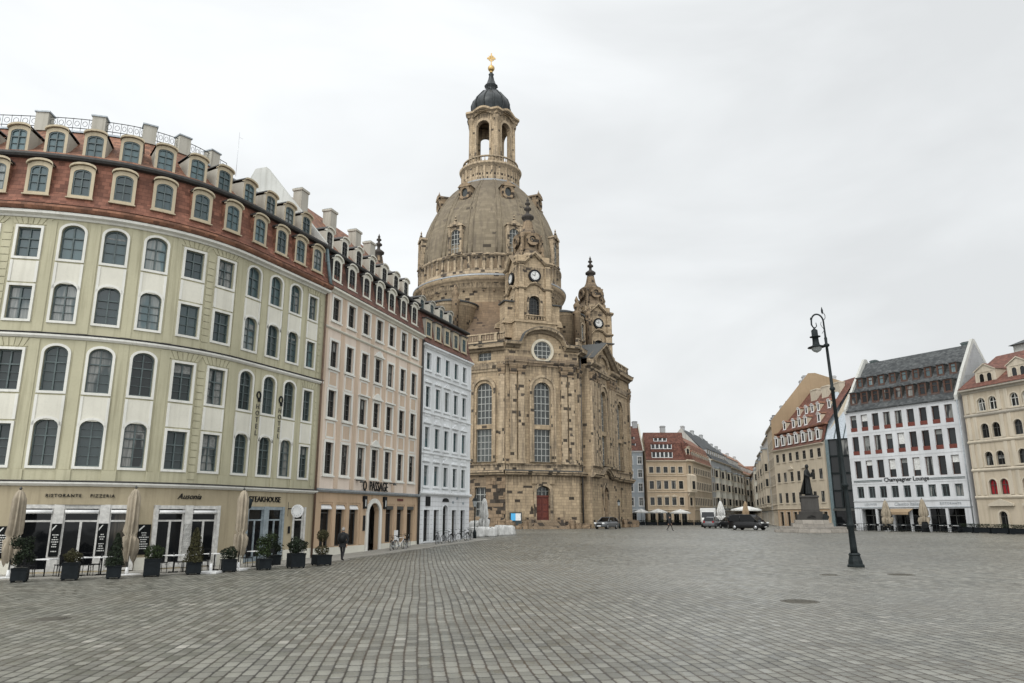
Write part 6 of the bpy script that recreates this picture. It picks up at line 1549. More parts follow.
# bicycles ----------------------------------------------------
def make_bike(loc, rz, label, paint, group='bicycles parked along the row houses'):
    t = thing('bicycle', label, 'bicycle', loc, rz, group)
    for x in (-.52, .52):
        m = MB(); n = 28
        m.tube([(x+.335*math.cos(2*PI*i/n), 0, .345+.335*math.sin(2*PI*i/n)) for i in range(n+1)], .02, 6); w = obj('wheel', m, ['rubber'], t)
        m = MB(); m.tube([(x+.305*math.cos(2*PI*i/n), 0, .345+.305*math.sin(2*PI*i/n)) for i in range(n+1)], .012, 5); m.tube([(x,-.04,.345),(x,.04,.345)], .03, 8)
        for i in range(14): an = 2*PI*i/14; m.tube([(x,0,.345),(x+.3*math.cos(an),0,.345+.3*math.sin(an))], .004, 3)
        obj('rim', m, ['chrome'], w)
    m = MB(); bb=(-.08,0,.3); seat=(-.22,0,.82); head=(.36,0,.86); hb=(.39,0,.72)
    for a, b in ((bb,seat),(bb,hb),(seat,head),((-.52,0,.345),bb),((-.52,0,.345),(-.2,0,.76)),(head,hb)): m.tube([a,b], .019, 6)
    obj('frame', m, [paint], t)
    m = MB(); m.tube([hb,(.46,0,.5),(.52,0,.345)], .015, 6); m.tube([head,(.34,0,1.0)], .014, 6); obj('fork', m, ['chrome'], t)
    m = MB(); m.tube([(.2,-.3,1.02),(.3,-.22,1.04),(.36,0,1.0),(.3,.22,1.04),(.2,.3,1.02)], .014, 6); obj('handlebar', m, ['black'], t)
    m = MB(); m.loft([[(-.38,.08*c_,.93+.03*s_) for c_, s_ in [(math.cos(i*PI/4), math.sin(i*PI/4)) for i in range(8)]],[(-.25,.07*c_,.93+.03*s_) for c_, s_ in [(math.cos(i*PI/4), math.sin(i*PI/4)) for i in range(8)]],[(-.1,.025*c_,.94+.02*s_) for c_, s_ in [(math.cos(i*PI/4), math.sin(i*PI/4)) for i in range(8)]]]); m.tube([seat,(-.25,0,.92)], .012, 5); obj('saddle', m, ['black'], t)
    m = MB(); m.tube([(-.08,-.06,.3),(-.08,.06,.3)], .07, 12); m.tube([(-.08,-.07,.3),(0,-.09,.18)], .01, 4); m.tube([(-.08,.07,.3),(-.16,.09,.42)], .01, 4); obj('crank', m, ['chrome'], t)
    m = MB(); m.tube([(-.86+.35*0,0,.52),(-.7,0,.7),(-.52,0,.73),(-.35,0,.7)], .02, 5); obj('mudguard', m, [paint], t)
    return t
fd = frame_of((-11.95,45.5),(-7.4,59.5))[1]; fb = frame_of((-7.4,59.5),(-3.86,68.3))[1]
PA, PB, UA, UB = (-11.95,45.5), (-7.4,59.5), (-7.4,59.5), (-3.86,68.3)
b1 = make_bike(at(*along(PA, PB, 8.1, 1.3)), fd+.25, 'dark bicycle standing nearest the passage arch', 'black')
b2 = make_bike(at(*along(PA, PB, 9.1, 1.35)), fd-.2, 'pale framed bicycle leaning between the two dark ones near the passage', 'white_paint')
dup(b1, at(*along(PA, PB, 10.4, 1.25)), fd+.15, 'dark bicycle beside the white notice board, third from the passage')
for i, (x, y, lb) in enumerate([(1.0,1.3,'dark bicycle below the black wall sign of the pale blue house'),(2.4,1.4,'dark bicycle before the second tall opening of the pale blue house'),(3.7,1.3,'dark bicycle just left of the arched door of the pale blue house'),
     (5.3,1.4,'dark bicycle right of the arched door of the pale blue house'),(6.9,1.3,'dark bicycle at the far right end of the rack by the pale blue house')]): dup(b1, at(*along(UA, UB, x, y)), fb+(.3,-.15,.2,-.3,.1)[i]+(PI if i % 2 else 0), lb)
# big lamp on the square -------------------------------------
def big_lamp():
    t = thing('street_lamp', 'tall dark cast iron lamp post with curved crook and hanging lantern on the open square', 'street lamp', at(17.16,38.5), R(2)); t.rotation_euler = (0, R(-1.9), R(2))
    m = MB(); m.lathe([(.42,0),(.42,.1),(.36,.14),(.34,.3),(.3,.42),(.27,.55),(.3,.6),(.24,.68)], 8, smooth=False); obj('base', m, ['iron'], t)
    m = MB(); m.lathe([(0.172,.6),(0.163,1.0),(0.142,1.9),(0.172,1.95),(0.189,2.05),(0.146,2.12),(0.129,2.4),(0.112,3.6),(0.103,3.9),(0.163,3.95),(0.172,4.07),(0.112,4.13),(0.099,5.2),(0.086,8.9),(0.138,8.95),(0.138,9.05),(0.082,9.1),(0.073,10.9),(0.069,11.25),(0.146,11.3),(0.146,11.4),(0.069,11.45),(0.077,11.75),(0.052,11.8),(0.043,12.4)], 14); m.tube([(0,0,11.35),(-.55,0,11.33)], .025, 6); obj('pole', m, ['iron'], t)
    m = MB(); ar = [(0,0,12.3)]+[(-.33+.33*math.cos(a), 0, 12.65+.42*math.sin(a)) for a in [i*PI/12 for i in range(0, 13)]]+[(-.67,0,12.5),(-.6,0,12.35),(-.48,0,12.32),(-.4,0,12.42),(-.42,0,12.6)]
    m.tube(ar, [.045]*(len(ar)-4)+[.035,.03,.026,.02], 8)
    m.tube([(.0,0,12.7),(.12,0,12.85),(.13,0,13.0),(.06,0,13.15)], .018, 5); m.tube([(0,0,12.2),(-.1,0,12.35),(-.17,0,12.5),(-.12,0,12.65)], .014, 5); m.tube([(0,0,12.2),(-.12,0,12.05),(-.16,0,12.0)], .012, 5)
    m.lathe([(.0,.0),(.05,.1),(.06,.22),(.01,.42)], 8, (0,0,13.05)); m.lathe([(.0,-.04),(.04,.04),(.01,.16)], 6, (-.68,0,12.75)); obj('crook', m, ['iron'], t)
    c = (-.56,0,0); lz = lambda P: [(r*.60, 11.0+(z-8.88)*.57) for r, z in P]
    m = MB(); m.lathe(lz([(.03,11.25),(.1,11.1),(.27,10.95),(.27,10.4),(.46,10.36),(.46,10.3),(.26,10.26),(.27,9.85),(.30,9.6),(.36,9.5),(.72,9.36),(.76,9.3),(.3,9.3)]), 16, c, caps=False); l = obj('lantern', m, ['iron'], t)
    m = MB(); m.lathe(lz([(.44,9.29),(.42,9.1),(.3,8.95),(.02,8.80)]), 16, c, caps=False); obj('lantern_bowl', m, ['bowl'], l)
M['bowl'] = flat('grey_glass_bowl', (.3,.32,.32), .15)
big_lamp()
def small_lamp(loc, label, h=4.6):
    t = thing('street_lamp', label, 'street lamp', loc, 0)
    m = MB(); m.lathe([(.16,0),(.16,.5),(.1,.7),(.06,.8),(.05,h-.9),(.1,h-.85),(.05,h-.8)], 10); obj('pole', m, ['iron'], t)
    m = MB(); m.lathe([(.12,h-.8),(.22,h-.3)], 6, smooth=False); l = obj('lantern', m, ['bowl'], t)
    m = MB(); m.lathe([(.26,h-.3),(.18,h-.1),(.06,h),(.05,h+.1),(.01,h+.2)], 6, smooth=False); obj('lantern_cap', m, ['iron'], l)
small_lamp(at(-3.38,69.0), 'slim dark street lamp at the corner of the pale blue house', 3.6)
small_lamp(at(15.4,109.2), 'slim street lamp beside the grey car at the church wall', 4.0)
small_lamp(at(19.2,140), 'slim street lamp behind the right end of the church', 4.4)

# tarpaulin covered cafe furniture, folded white parasol
def tarp(loc, rz, lx, ly, h, seed, label):
    rr = random.Random(seed); m = MB(); n = 28; rings = []
    for z, k in ((0,1.06),(.12,1.02),(h*.6,.98),(h*.88,.93),(h,.8),(h*1.02,.4),(h*1.03,.02)):
        rings.append([(lx/2*k*max(-1,min(1,1.35*math.cos(2*PI*i/n)))+.05*math.sin(i*1.7+seed), ly/2*k*max(-1,min(1,1.35*math.sin(2*PI*i/n)))+.05*math.cos(i*2.3+seed), z+(.06*math.sin(i*1.1+seed) if z > .3 else 0)) for i in range(n)])
    m.loft(rings); o = obj('covered_furniture', m, ['canvaswhite'], None, loc, (0,0,rz)); tag(o, label, 'tarpaulin')
tarp(at(-3.2,72.5), fb, 2.0, 1.1, .85, 1, 'white tarpaulin over stacked cafe furniture right behind the corner lamp')
tarp(at(-2.0,73.5), fb+.3, 2.1, 1.0, .8, 2, 'white tarpaulin over cafe furniture in front of the folded white parasol')
tarp(at(-1.0,75.6), fb-.2, 1.6, 1.0, .9, 3, 'white tarpaulin over cafe furniture second from the right end of the covered row')
tarp(at(-.25,76.6), fb, .8, .9, .85, 4, 'smallest white covered stack at the right end of the row near the church')
tarp(at(-3.6,77.0), fb, 1.7, 1.1, 1.3, 5, 'taller rounded white covered stack behind the others beside the pale blue house')
closed_parasol(at(-2.75,75.5), 'folded white parasol standing among white covered furniture by the church', 3.6, .38, 'canvaswhite', 6, False)

# information screen at the church
def screen():
    t = thing('info_screen', 'dark information stand with a blue and white screen left of the red church door', 'screen', at(.5,104.5), R(15))
    m = MB(); m.box(-.95,.95,-.2,.2,.0,.3); m.box(-.85,.85,-.12,.12,.3,2.25); obj('casing', m, ['greyframe2'], t)
    m = MB(); m.box(-.7,-.05,-.14,-.12,1.15,2.1,0); m.box(-.049,.7,-.14,-.12,1.15,2.1,1); obj('display', m, ['cyan', 'white_paint'], t)
M['greyframe2'] = flat('dark_teal_casing', (.03,.045,.05), .5)
screen()
# old stone blocks lying along the foot of the church
def stones():
    rr = random.Random(11); a = R(20); spots = []
    nn = (math.sin(a), -math.cos(a)); tt = (math.cos(a), math.sin(a)); C = (-4.1+24.6*nn[0], 130+24.6*nn[1])
    for s in (-5.4,-4.9,-4.3,-3.7,-3.0,3.0,3.5,4.1,4.8,5.3): spots.append((C[0]+tt[0]*s+nn[0]*1.0, C[1]+tt[1]*s+nn[1]*1.0))
    a = R(65); nn = (math.sin(a), -math.cos(a)); tt = (math.cos(a), math.sin(a)); C = (-4.1+21*nn[0], 130+21*nn[1])
    for s in (-12.5,-11.2,-9.5,-8.2,-1,1.5,3,5,8,9.5,11,12.5): spots.append((C[0]+tt[0]*s+nn[0]*(3.4 if abs(s) < 7 else 1.2), C[1]+tt[1]*s+nn[1]*(3.4 if abs(s) < 7 else 1.2)))
    for i, (x, y) in enumerate(spots):
        m = MB(); w, d, h = rr.uniform(.5,1.3), rr.uniform(.5,.9), rr.uniform(.5,1.3)
        m.loft([[(sx*w/2*k+rr.uniform(-.07,.07), sy*d/2*k+rr.uniform(-.07,.07), z) for sx, sy in ((-1,-1),(0,-1.1),(1,-1),(1.1,0),(1,1),(0,1.1),(-1,1),(-1.1,0))] for z, k in ((-.05,1),(h*.5,1.04),(h*.9,.95),(h,.7))], 0, False)
        tag(obj('stone_block', m, ['sandold'], None, at(x, y), (0,0,rr.uniform(0,3))), 'rough old dark stone block lying at the foot of the church wall', 'stone', 'old stone blocks along the church foot')
stones()
# monument ----------------------------------------------------
def monument():
    x, y = 33.6, 85.5; t = thing('statue_monument', 'dark bronze standing statue in a long robe with a book on a stepped granite pedestal', 'monument', at(x, y), R(-18))
    m = MB()
    for r, z0, z1 in ((4.3,-.1,.32),(3.75,.32,.62)): m.lathe([(r,z0),(r,z1-.05),(r-.05,z1)], 8, a0=PI/8, smooth=False)
    m.box(-2.1,2.1,-2.1,2.1,.62,1.0); m.box(-1.75,1.75,-1.75,1.75,1.0,1.35); obj('steps', m, ['granite'], t)
    m = MB(); m.box(-1.45,1.45,-1.45,1.45,1.35,1.95); m.box(-1.2,1.2,-1.2,1.2,1.95,2.25); m.lathe([(1.45,2.25),(1.3,2.35),(1.25,3.75),(1.4,3.8),(1.4,3.98),(1.2,4.02)], 4, a0=PI/4, smooth=False)
    obj('pedestal', m, ['stonedk'], t)
    m = MB(); m.prism([(-.5,0),(.5,0),(.35,.25),(0,.35),(-.35,.25)], -.1, .1); obj('bronze_relief', m, ['bronze'], t, (0,-1.35,1.5))
    m = MB(); m.prism([(-.3,0),(.3,0),(.45,.35),(.2,.6),(-.1,.7)], -.5, 0); obj('bronze_ornament', m, ['bronze'], t, (1.35,-1.2,1.35))
    # figure, faces -Y locally
    f = MB(); n = 48; rings = []
    for z, w, d, yy, pl in ((0,.40,.36,0,.13),(.25,.38,.35,0,.13),(.7,.35,.31,0,.12),(1.2,.31,.27,0,.1),(1.7,.30,.25,.01,.08),(2.1,.32,.24,.02,.06),(2.45,.36,.24,.03,.04),(2.62,.33,.21,.03,.03),(2.74,.18,.16,.02,0),(2.82,.12,.12,0,0)):
        rings.append([(w*(1+pl*math.cos(11*a+.8*z)+.5*pl*math.cos(5*a))*math.cos(a), yy+d*(1+pl*math.cos(11*a+.8*z))*math.sin(a), z) for a in [2*PI*i/n for i in range(n)]])
    f.loft(rings); f.lathe([(.1,2.75),(.105,2.86),(.13,2.92),(.155,3.0),(.165,3.1),(.15,3.22),(.1,3.31),(.01,3.34)], 16, (0,-.03,0), caps=False, sy=1.12)
    f.sphere((0,-.215,3.06), .03, 6, 0, 1.4); 
    for sg in (-1,1): f.sphere((sg*.155,-.01,3.06), .035, 6, 0, 1.4); f.sphere((sg*.055,-.19,3.1), .02, 6); f.tube([(sg*.02,-.03,2.95),(sg*.1,-.02,2.9)], .07, 6)
    f.tube([(-.33,.02,2.55),(-.43,-.02,2.2),(-.38,-.25,1.98),(-.2,-.42,2.02)], [.13,.15,.13,.07], 10); f.tube([(.33,.02,2.55),(.45,-.02,2.25),(.4,-.25,2.05),(.12,-.44,2.12)], [.13,.15,.13,.07], 10)
    for sg, hx, hz in ((-1,-.17,2.02),(1,.1,2.13)):
        for k in range(4): f.tube([(hx,-.44,hz-.03+k*.028),(hx-sg*.05,-.5,hz-.03+k*.028),(hx-sg*.1,-.5,hz-.03+k*.028)], [.018,.017,.013], 5)
        f.tube([(hx,-.43,hz+.06),(hx-sg*.05,-.46,hz+.1)], [.02,.014], 5)
    for sg in (-1,1): f.lathe([(.09,0),(.1,.05),(.06,.1)], 8, (sg*.14,-.34,0), sy=1.8)
    f.loft([[(x_*(.32+.06*k), .1+.04*k+.16*k*abs(math.sin(x_*3)), 2.6-.62*k) for x_ in (-1,-.5,0,.5,1)]+[(x_*(.30+.06*k), .2+.05*k, 2.6-.62*k) for x_ in (1,.5,0,-.5,-1)] for k in range(5)], 0, True)
    fo = obj('robed_figure', f, ['bronze'], t, (0,0,4.02), (0,0,R(62))); fo.scale = (1.05,)*3
    b = MB(); b.box(-.02,.30,-.54,-.40,2.02,2.44); b.box(.0,.28,-.55,-.541,2.05,2.41); obj('book', b, ['bronze'], fo)
M['stonedk'] = blocks('dark_granite', (.06,.057,.053), (.022,.02,.019), 2.5, 1.2, .0, .5, .2, .15)
monument()
# low stone kerb round the monument plot
# vehicles ----------------------------------------------------
def make_car(loc, rz, label, cat, paint, st, gh, wb, wr=.33, hw=.9, name='parked_car'):
    t = thing(name, label, cat, loc, rz)
    def sec(x, w, zb, zt): return [(x, -w*.92, zb), (x, -w, zb+.18), (x, -w, (zb+zt)/2+.05), (x, -w*.93, zt-.06), (x, -w*.7, zt), (x, w*.7, zt), (x, w*.93, zt-.06), (x, w, (zb+zt)/2+.05), (x, w, zb+.18), (x, w*.92, zb)]
    m = MB(); m.loft([sec(x, hw*k, zb, zt) for x, k, zb, zt in st], 0, True); obj('body', m, [paint], t)
    def gs(x, w0, w1, z0, z1): return [(x, -w0, z0), (x, -(w0+w1)/2, (z0+z1)/2), (x, -w1, z1), (x, w1, z1), (x, (w0+w1)/2, (z0+z1)/2), (x, w0, z0)]
    m = MB(); m.loft([gs(x, hw*.9, hw*k, z0, z1) for x, k, z0, z1 in gh], 0, False); obj('window_band', m, ['shopglass'], t)
    m = MB(); top = [g for g in gh if g[3]-g[2] > .35]
    m.loft([[(x, -hw*k*1.02, z1-.05), (x, -hw*k*.8, z1+.035), (x, hw*k*.8, z1+.035), (x, hw*k*1.02, z1-.05)] for x, k, z0, z1 in top], 0, True)
    for sg in (-1, 1):
        for i in range(len(gh)-1):
            a, b = gh[i], gh[i+1]
            if i in (0, len(gh)-2): m.tube([(a[0], sg*hw*.9*(1 if i == 0 else a[1]), a[2] if i == 0 else a[3]), (b[0], sg*hw*(b[1] if i == 0 else .9), b[3] if i == 0 else b[2])], .05, 6)
        xm = (top[0][0]+top[-1][0])/2; m.tube([(xm, sg*hw*.91, top[0][2]), (xm, sg*hw*top[0][1]*1.01, top[0][3])], .045, 6)
    obj('roof', m, [paint], t)
    for x in wb:
        for sg in (-1, 1):
            m = MB(); n = 20; m.loft([[(x+r*math.cos(2*PI*i/n), sg*yy, wr+r*math.sin(2*PI*i/n)) for i in range(n)] for r, yy in ((wr*.7,hw-.2),(wr,hw-.19),(wr,hw-.02),(wr*.72,hw+.01))]); w = obj('wheel', m, ['rubber'], t)
            m = MB(); m.loft([[(x+r*math.cos(2*PI*i/n), sg*yy, wr+r*math.sin(2*PI*i/n)) for i in range(n)] for r, yy in ((wr*.66,hw-.02),(wr*.62,hw+.02),(wr*.15,hw+.015))]); obj('rim', m, ['chrome'], w)
    x0, x1 = st[0][0], st[-1][0]; zb, zt = st[1][2], st[1][3]
    for sg in (-1, 1):
        m = MB(); m.box(x1-.12, x1+.015, sg*hw*.68-.17, sg*hw*.68+.17, zt-.26, zt-.1); obj('headlight', m, ['lit'], t)
        m = MB(); m.box(x0-.015, x0+.1, sg*hw*.72-.12, sg*hw*.72+.12, zt-.2, zt+.05); obj('tail_light', m, ['red'], t)
        m = MB(); m.box(gh[-1][0]-.45, gh[-1][0]-.28, sg*(hw+.12)-.1, sg*(hw+.12)+.1, gh[-1][2]+.02, gh[-1][2]+.18); obj('wing_mirror', m, [paint], t)
    m = MB(); m.box(x1-.05, x1+.02, -.45, .45, zb+.25, zb+.45); obj('grille', m, ['black'], t)
    m = MB(); m.box(x1+.021, x1+.03, -.26, .26, zb+.08, zb+.19); obj('number_plate', m, ['white_paint'], t)
    return t
SUV = dict(st=[(-2.15,.8,.45,.85),(-2.05,.95,.3,1.0),(-1.4,1,.25,1.05),(0,1,.24,1.03),(1.0,1,.25,1.0),(1.7,.97,.27,.92),(2.05,.88,.32,.82),(2.15,.7,.4,.7)], gh=[(-2.05,.72,.98,1.02),(-1.7,.7,1.0,1.5),(-.8,.74,1.02,1.6),(.2,.74,1.02,1.58),(1.05,.8,.99,1.02)], wb=(-1.3,1.32))
make_car(at(13.1,105.6), R(-150+180+205), 'grey car parked facing the square beside the church wall', 'car', 'cargrey', **SUV)
VAN = dict(st=[(-2.4,.85,.45,1.0),(-2.35,.98,.3,1.12),(-1.4,1,.25,1.15),(.6,1,.25,1.13),(1.5,1,.27,1.08),(2.1,.95,.3,.98),(2.4,.85,.38,.85),(2.45,.7,.45,.7)], gh=[(-2.38,.8,1.1,1.14),(-2.25,.78,1.12,1.85),(-1.0,.8,1.14,1.93),(.8,.8,1.12,1.9),(1.85,.82,1.05,1.08)], wb=(-1.5,1.55), wr=.34, hw=.95)
make_car(at(30.4, 98.0), R(-50), 'black van parked near the monument at the mouth of the side street', 'van', 'carblack', **VAN)
make_car(at(31.6,110.5), R(100), 'dark car parked behind the black van, tail towards the square', 'car', 'carblack', **SUV)
make_car(at(29.6,112.5), R(60), 'dark grey car parked next to the white truck', 'car', 'cargrey', **SUV)
def truck():
    t = thing('parked_truck', 'white delivery truck facing the square at the ochre corner house', 'truck', at(31.6,122.5), R(-105))
    m = MB(); m.box(-5.2,.15,-1.2,1.2,.85,3.0); m.box(-5.1,.1,-1.1,1.1,.55,.85); obj('cargo_box', m, ['carwhite'], t)
    m = MB(); m.loft([[(x, -1.05*k, z0),(x, -1.12*k, .9),(x, -1.08*k, z1-.1),(x, -.95*k, z1),(x, .95*k, z1),(x, 1.08*k, z1-.1),(x, 1.12*k, .9),(x, 1.05*k, z0)] for x, k, z0, z1 in ((.25,1,.5,2.45),(1.1,1,.5,2.45),(1.75,.98,.45,1.5),(1.95,.92,.5,1.35))], 0, True); obj('cab', m, ['carwhite'], t)
    m = MB(); m.add([(1.17,-.93,2.36),(1.17,.93,2.36),(1.79,1.0,1.5),(1.79,-1.0,1.5)], [(0,1,2,3)]); obj('windscreen', m, ['shopglass'], t)
    for sg in (-1,1):
        m = MB(); m.add([(.45,sg*1.125,1.5),(1.35,sg*1.125,1.5),(1.05,sg*1.1,2.2),(.45,sg*1.1,2.2)], [(0,1,2,3)]); obj('side_window', m, ['shopglass'], t)
        m = MB(); m.box(1.85,1.97,sg*.7-.18,sg*.7+.18,.85,1.05); obj('headlight', m, ['lit'], t)
        for x in (1.1,-3.8): 
            m = MB(); m.tube([(x,sg*.85,.42),(x,sg*1.15,.42)], .42, 18); obj('wheel', m, ['rubber'], t)
    m = MB(); m.box(1.9,1.98,-.6,.6,.9,1.2); m.box(1.8,2.0,-1.0,1.0,.45,.75); obj('bumper', m, ['sashdark'], t)
truck()
# parasols on the far terraces
def open_parasol(loc, r, h, label, mat='canvaswhite', n=8):
    t = thing('open_parasol', label, 'parasol', loc, 0)
    m = MB(); m.tube([(0,0,0),(0,0,h+.15)], .04, 6); obj('pole', m, ['sashdark'], t)
    m = MB(); m.lathe([(.02,h+.1),(r*.5,h-.2),(r,h-.52)], n, caps=False, smooth=False); m.lathe([(r,h-.52),(r*1.0,h-.74)], n, caps=False, smooth=False); obj('canopy', m, [mat], t)
    m = MB()
    for i in range(n): a = 2*PI*i/n; m.tube([(.05*math.cos(a),.05*math.sin(a),h+.02),(r*.97*math.cos(a),r*.97*math.sin(a),h-.56)], .018, 4)
    obj('ribs', m, ['sashdark'], t)
open_parasol(at(25.0,147.0), 1.5, 3.0, 'small open white parasol nearest the church, before the grey blue house')
open_parasol(at(28.2,146.5), 1.9, 3.0, 'open white parasol before the left half of the ochre corner house')
open_parasol(at(31.7,143.0), 2.0, 2.9, 'wide open white parasol before the right half of the ochre corner house')
open_parasol(at(38.6,125.0), 2.6, 3.3, 'widest open white parasol behind the black van in the side street')
closed_parasol(at(31.2,113.5), 'tall folded pale parasol beside the white truck', 4.0, .55, 'canvaswhite', 8, False)
closed_parasol(at(34.8,113.0), 'folded tan parasol behind the black van', 3.9, .4, 'tan', 9, False)
# hedge boxes and seats of the far terraces
def hedge_box(loc, rz, l, label, group, leaf='leafdark', seed=1):
    t = thing('planter_hedge', label, 'planter', loc, rz, group)
    m = MB(); m.box(-l/2,l/2,-.25,.25,.05,.6); m.box(-l/2-.02,l/2+.02,-.27,.27,.55,.6); m.box(-l/2+.1,-l/2+.2,-.2,.2,0,.05); m.box(l/2-.2,l/2-.1,-.2,.2,0,.05); obj('planter_box', m, ['planter'], t)
    rr = random.Random(seed); m = MB(); leaves(m, lambda r: ((r.uniform(-l/2,l/2), r.uniform(-.22,.22), .55+r.random()**.8*.42), (0,-.4,.8)), int(420*l), .08, rr); obj('foliage', m, [leaf], t, recalc=False)
    return t
WA, WB = (43.9, 97.2), (51.5, 84.7); hwh = frame_of(WA, WB)[1]
GH = 'dark hedge boxes round the right hand cafe terrace'
BA, BB = (51.75, 84.3), (56.9, 66.7); hbe = frame_of(BA, BB)[1]
for k in range(5):
    x, y = along(BA, BB, .6+2.1*k, 2.6); hedge_box(at(x, y), hbe, 1.9, 'dark hedge box standing before the beige house with red blinds', GH, 'leafdark', k)
x, y = along(WA, WB, 5.9, 2.6); closed_parasol(at(x, y), 'folded beige parasol before the middle of the white house shopfront', 3.6, .46, 'canvas', 12, True)
x, y = along(WA, WB, 10.4, 2.6); closed_parasol(at(x, y), 'folded beige parasol before the right part of the white house shopfront', 3.7, .44, 'canvas', 13, True)
G2, G3 = 'tables on the white house terrace', 'chairs on the white house terrace'
t0 = c0 = None
for k in range(10):
    x, y = along(WA, WB, .8+1.5*k, 3.0+.5*(k % 2))
    if t0 is None:
        t0 = make_table('small cafe table on the terrace of the white house', G2, at(x, y)); c0 = make_chair('black chair on the terrace of the white house', G3, at(x+.4, y-.4))
    else: dup(t0, at(x, y), rr.uniform(0,1))
    for sg in (-1, 1, 2):
        x2, y2 = along(WA, WB, .8+1.5*k+.55*(sg if sg < 2 else .2), 3.0+.5*(k % 2)+(.65 if sg == 2 else .05)); dup(c0, at(x2, y2), hwh+rr.uniform(-2,2))
m = MB()
for z in (.25, .85): m.tube([(*along(WA, WB, s, 4.2), gz(90)+z) for s in (.3,15)], .025, 5)
for i in range(26): s = .3+i*.588; p = along(WA, WB, s, 4.2); m.tube([(*p, gz(90)),(*p, gz(90)+.88)], .02, 4)
tag(obj('terrace_railing', m, ['iron'], None), 'low dark railing round the terrace of the white house', 'railing')
def sandwich(loc, rz, label):
    m = MB(); m.add([(-.35,-.25,0),(.35,-.25,0),(.35,0,1.1),(-.35,0,1.1),(-.35,.25,0),(.35,.25,0)], [(0,1,2,3),(3,2,5,4)]); m.box(-.27,.27,-.03,.03,1.08,1.14)
    tag(obj('sandwich_board', m, ['black'], None, loc, (0,0,rz)), label, 'sign')
x, y = along(WA, WB, 11.2, 3.9); sandwich(at(x, y), hwh, 'black sandwich board between parasol and railing of the white house terrace')
G4 = 'dark hedge boxes before the ochre corner house'
for k in range(6): hedge_box(at(24.2+2.3*k, 144.6), 0, 2.1, 'dark hedge box along the terrace of the ochre corner house', G4, 'leafdark', 20+k)
for k in range(4): hedge_box(at(32.6+.9*k, 116.5+2.6*k), R(70), 2.2, 'dark hedge box at the terrace along the side street', 'hedge boxes in the side street', 'leafdark', 40+k)
# covers in the paving
def cover(x, y, r, label):
    m = MB(); m.lathe([(r+.06,-.02),(r+.06,.006),(r,.008)], 28); m.lathe([(r-.02,.004),(r-.02,.014),(r*.3,.015),(.01,.015)], 28, mat=1)
    for i in range(-4, 5):
        q = math.sqrt(max(0, (r*.85)**2-(i*r*.19)**2)); m.box(-q, q, i*r*.19-.02, i*r*.19+.02, .015, .022, 1)
    tag(obj('manhole_cover', m, ['covermetal', 'covermetal'], None, at(x, y)), label, 'manhole cover')
M['covermetal'] = flat('rusty_cover', (.095,.088,.072), .7, .2)
cover(8.6,23.3,.50,'largest round iron cover in the paving, left of the tall lamp post'); cover(16.9,33.6,.5,'round iron cover in the paving right of the tall lamp post')
cover(13.7,33.4,.35,'small round iron cover in the paving just in front of the tall lamp post'); cover(-11.42,19.46,.36,'round iron cover in the paving before the hotel planters')

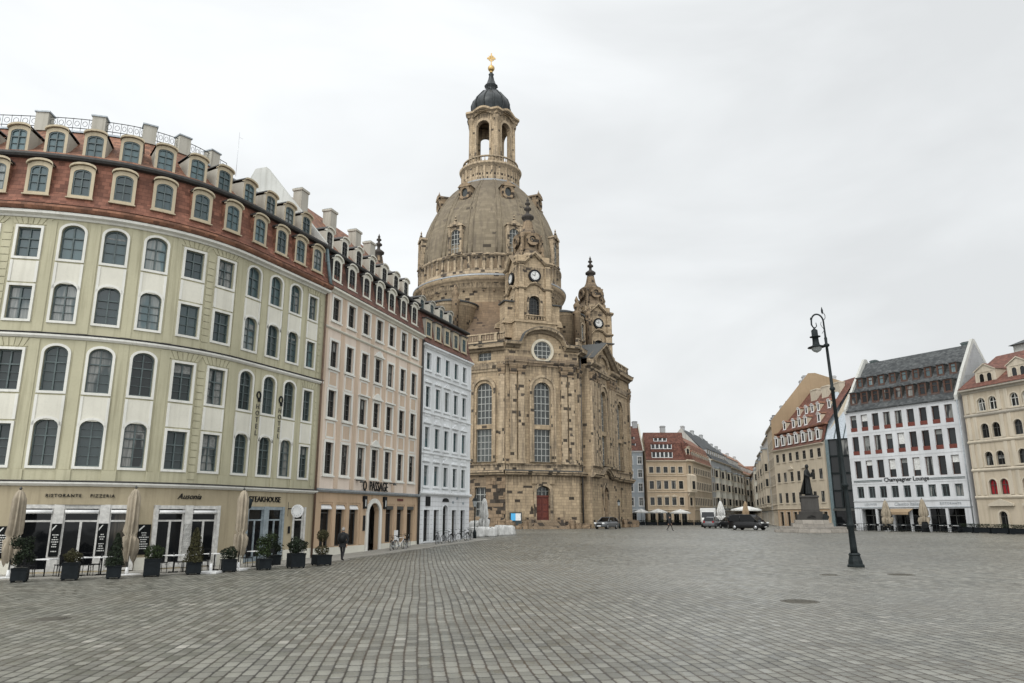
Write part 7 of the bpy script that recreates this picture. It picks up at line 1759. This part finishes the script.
# ------------------------------------------------------------------ light, sky, camera
def world():
    w = bpy.data.worlds.new('World'); sc.world = w; w.use_nodes = True; t = w.node_tree; n = t.nodes; n.clear()
    out = n.new('ShaderNodeOutputWorld'); sky = n.new('ShaderNodeTexSky'); sky.sky_type = 'NISHITA'; sky.sun_disc = False
    sky.sun_elevation = R(SUN_EL); sky.sun_rotation = R(SUN_AZ); sky.air_density = 1.5; sky.dust_density = 3
    b1 = n.new('ShaderNodeBackground'); b1.inputs[1].default_value = .08; t.links.new(sky.outputs[0], b1.inputs[0])
    tc = n.new('ShaderNodeTexCoord'); sp = n.new('ShaderNodeSeparateXYZ'); t.links.new(tc.outputs['Generated'], sp.inputs[0])
    def mt(op, a, b, c=0.0):
        q = n.new('ShaderNodeMath'); q.operation = op
        for i, v in enumerate((a, b, c)):
            if isinstance(v, bpy.types.NodeSocket): t.links.new(v, q.inputs[i])
            else: q.inputs[i].default_value = v
        return q.outputs[0]
    mp = n.new('ShaderNodeMapping'); mp.inputs['Scale'].default_value = (1.0, 1.0, 2.6); t.links.new(tc.outputs['Generated'], mp.inputs[0])
    no = n.new('ShaderNodeTexNoise'); no.inputs['Scale'].default_value = 2.0; no.inputs['Detail'].default_value = 5; no.inputs['Roughness'].default_value = .5; no.inputs['Distortion'].default_value = .4
    t.links.new(mp.outputs[0], no.inputs['Vector'])
    # overcast: whiter towards the veiled sun on the left, greyer to the right, brighter overhead
    x = sp.outputs[0]; z = sp.outputs[2]
    g = mt('MULTIPLY_ADD', x, -.22, .962)
    g = mt('ADD', g, mt('MULTIPLY', mt('SUBTRACT', no.outputs['Fac'], .5), .62))
    g = mt('MINIMUM', mt('MAXIMUM', g, .82), 1.08)
    # sky raised behind the camera, out of view: added light to fill the facades
    g = mt('MULTIPLY', g, mt('MULTIPLY_ADD', mt('MAXIMUM', mt('MULTIPLY_ADD', sp.outputs[1], -1.0, .05), 0.0), 1.15, 1.0))
    g = mt('MULTIPLY', g, mt('ADD', 1.0, mt('MULTIPLY', mt('MAXIMUM', mt('SUBTRACT', z, .62), 0.0), 2.6)))
    cb = n.new('ShaderNodeCombineColor'); t.links.new(mt('MULTIPLY', g, .975), cb.inputs[0]); t.links.new(mt('MULTIPLY', g, 1.0), cb.inputs[1]); t.links.new(mt('MULTIPLY', g, 1.012), cb.inputs[2])
    b2 = n.new('ShaderNodeBackground'); t.links.new(cb.outputs[0], b2.inputs[0]); b2.inputs[1].default_value = 1.0
    mx = n.new('ShaderNodeMixShader'); mx.inputs[0].default_value = .93; t.links.new(b1.outputs[0], mx.inputs[1]); t.links.new(b2.outputs[0], mx.inputs[2]); t.links.new(mx.outputs[0], out.inputs[0])
SUN_EL, SUN_AZ = 48.0, 215.0
world()
ld = bpy.data.lights.new('sun', 'SUN'); ld.energy = 1.2; ld.angle = R(25); ld.color = (1, .97, .92)
so = bpy.data.objects.new('sun', ld); col.objects.link(so)
# sun stands behind the camera to the left
v = Vector((math.sin(R(SUN_AZ))*math.cos(R(SUN_EL)), math.cos(R(SUN_AZ))*math.cos(R(SUN_EL)), math.sin(R(SUN_EL))))
so.rotation_euler = v.to_track_quat('Z', 'Y').to_euler(); so.location = (-30, -30, 60)
cam = bpy.data.cameras.new('camera'); cam.sensor_width = 36; cam.lens = 740/1024*36; cam.clip_end = 3000
co = bpy.data.objects.new('camera', cam); col.objects.link(co); co.location = (0, 0, 2.5); co.rotation_euler = (PI/2+math.atan(174/740), 0, 0)
sc.camera = co
sc.view_settings.view_transform = 'Standard'; sc.view_settings.look = 'None'; sc.view_settings.exposure = 0; sc.view_settings.gamma = 1
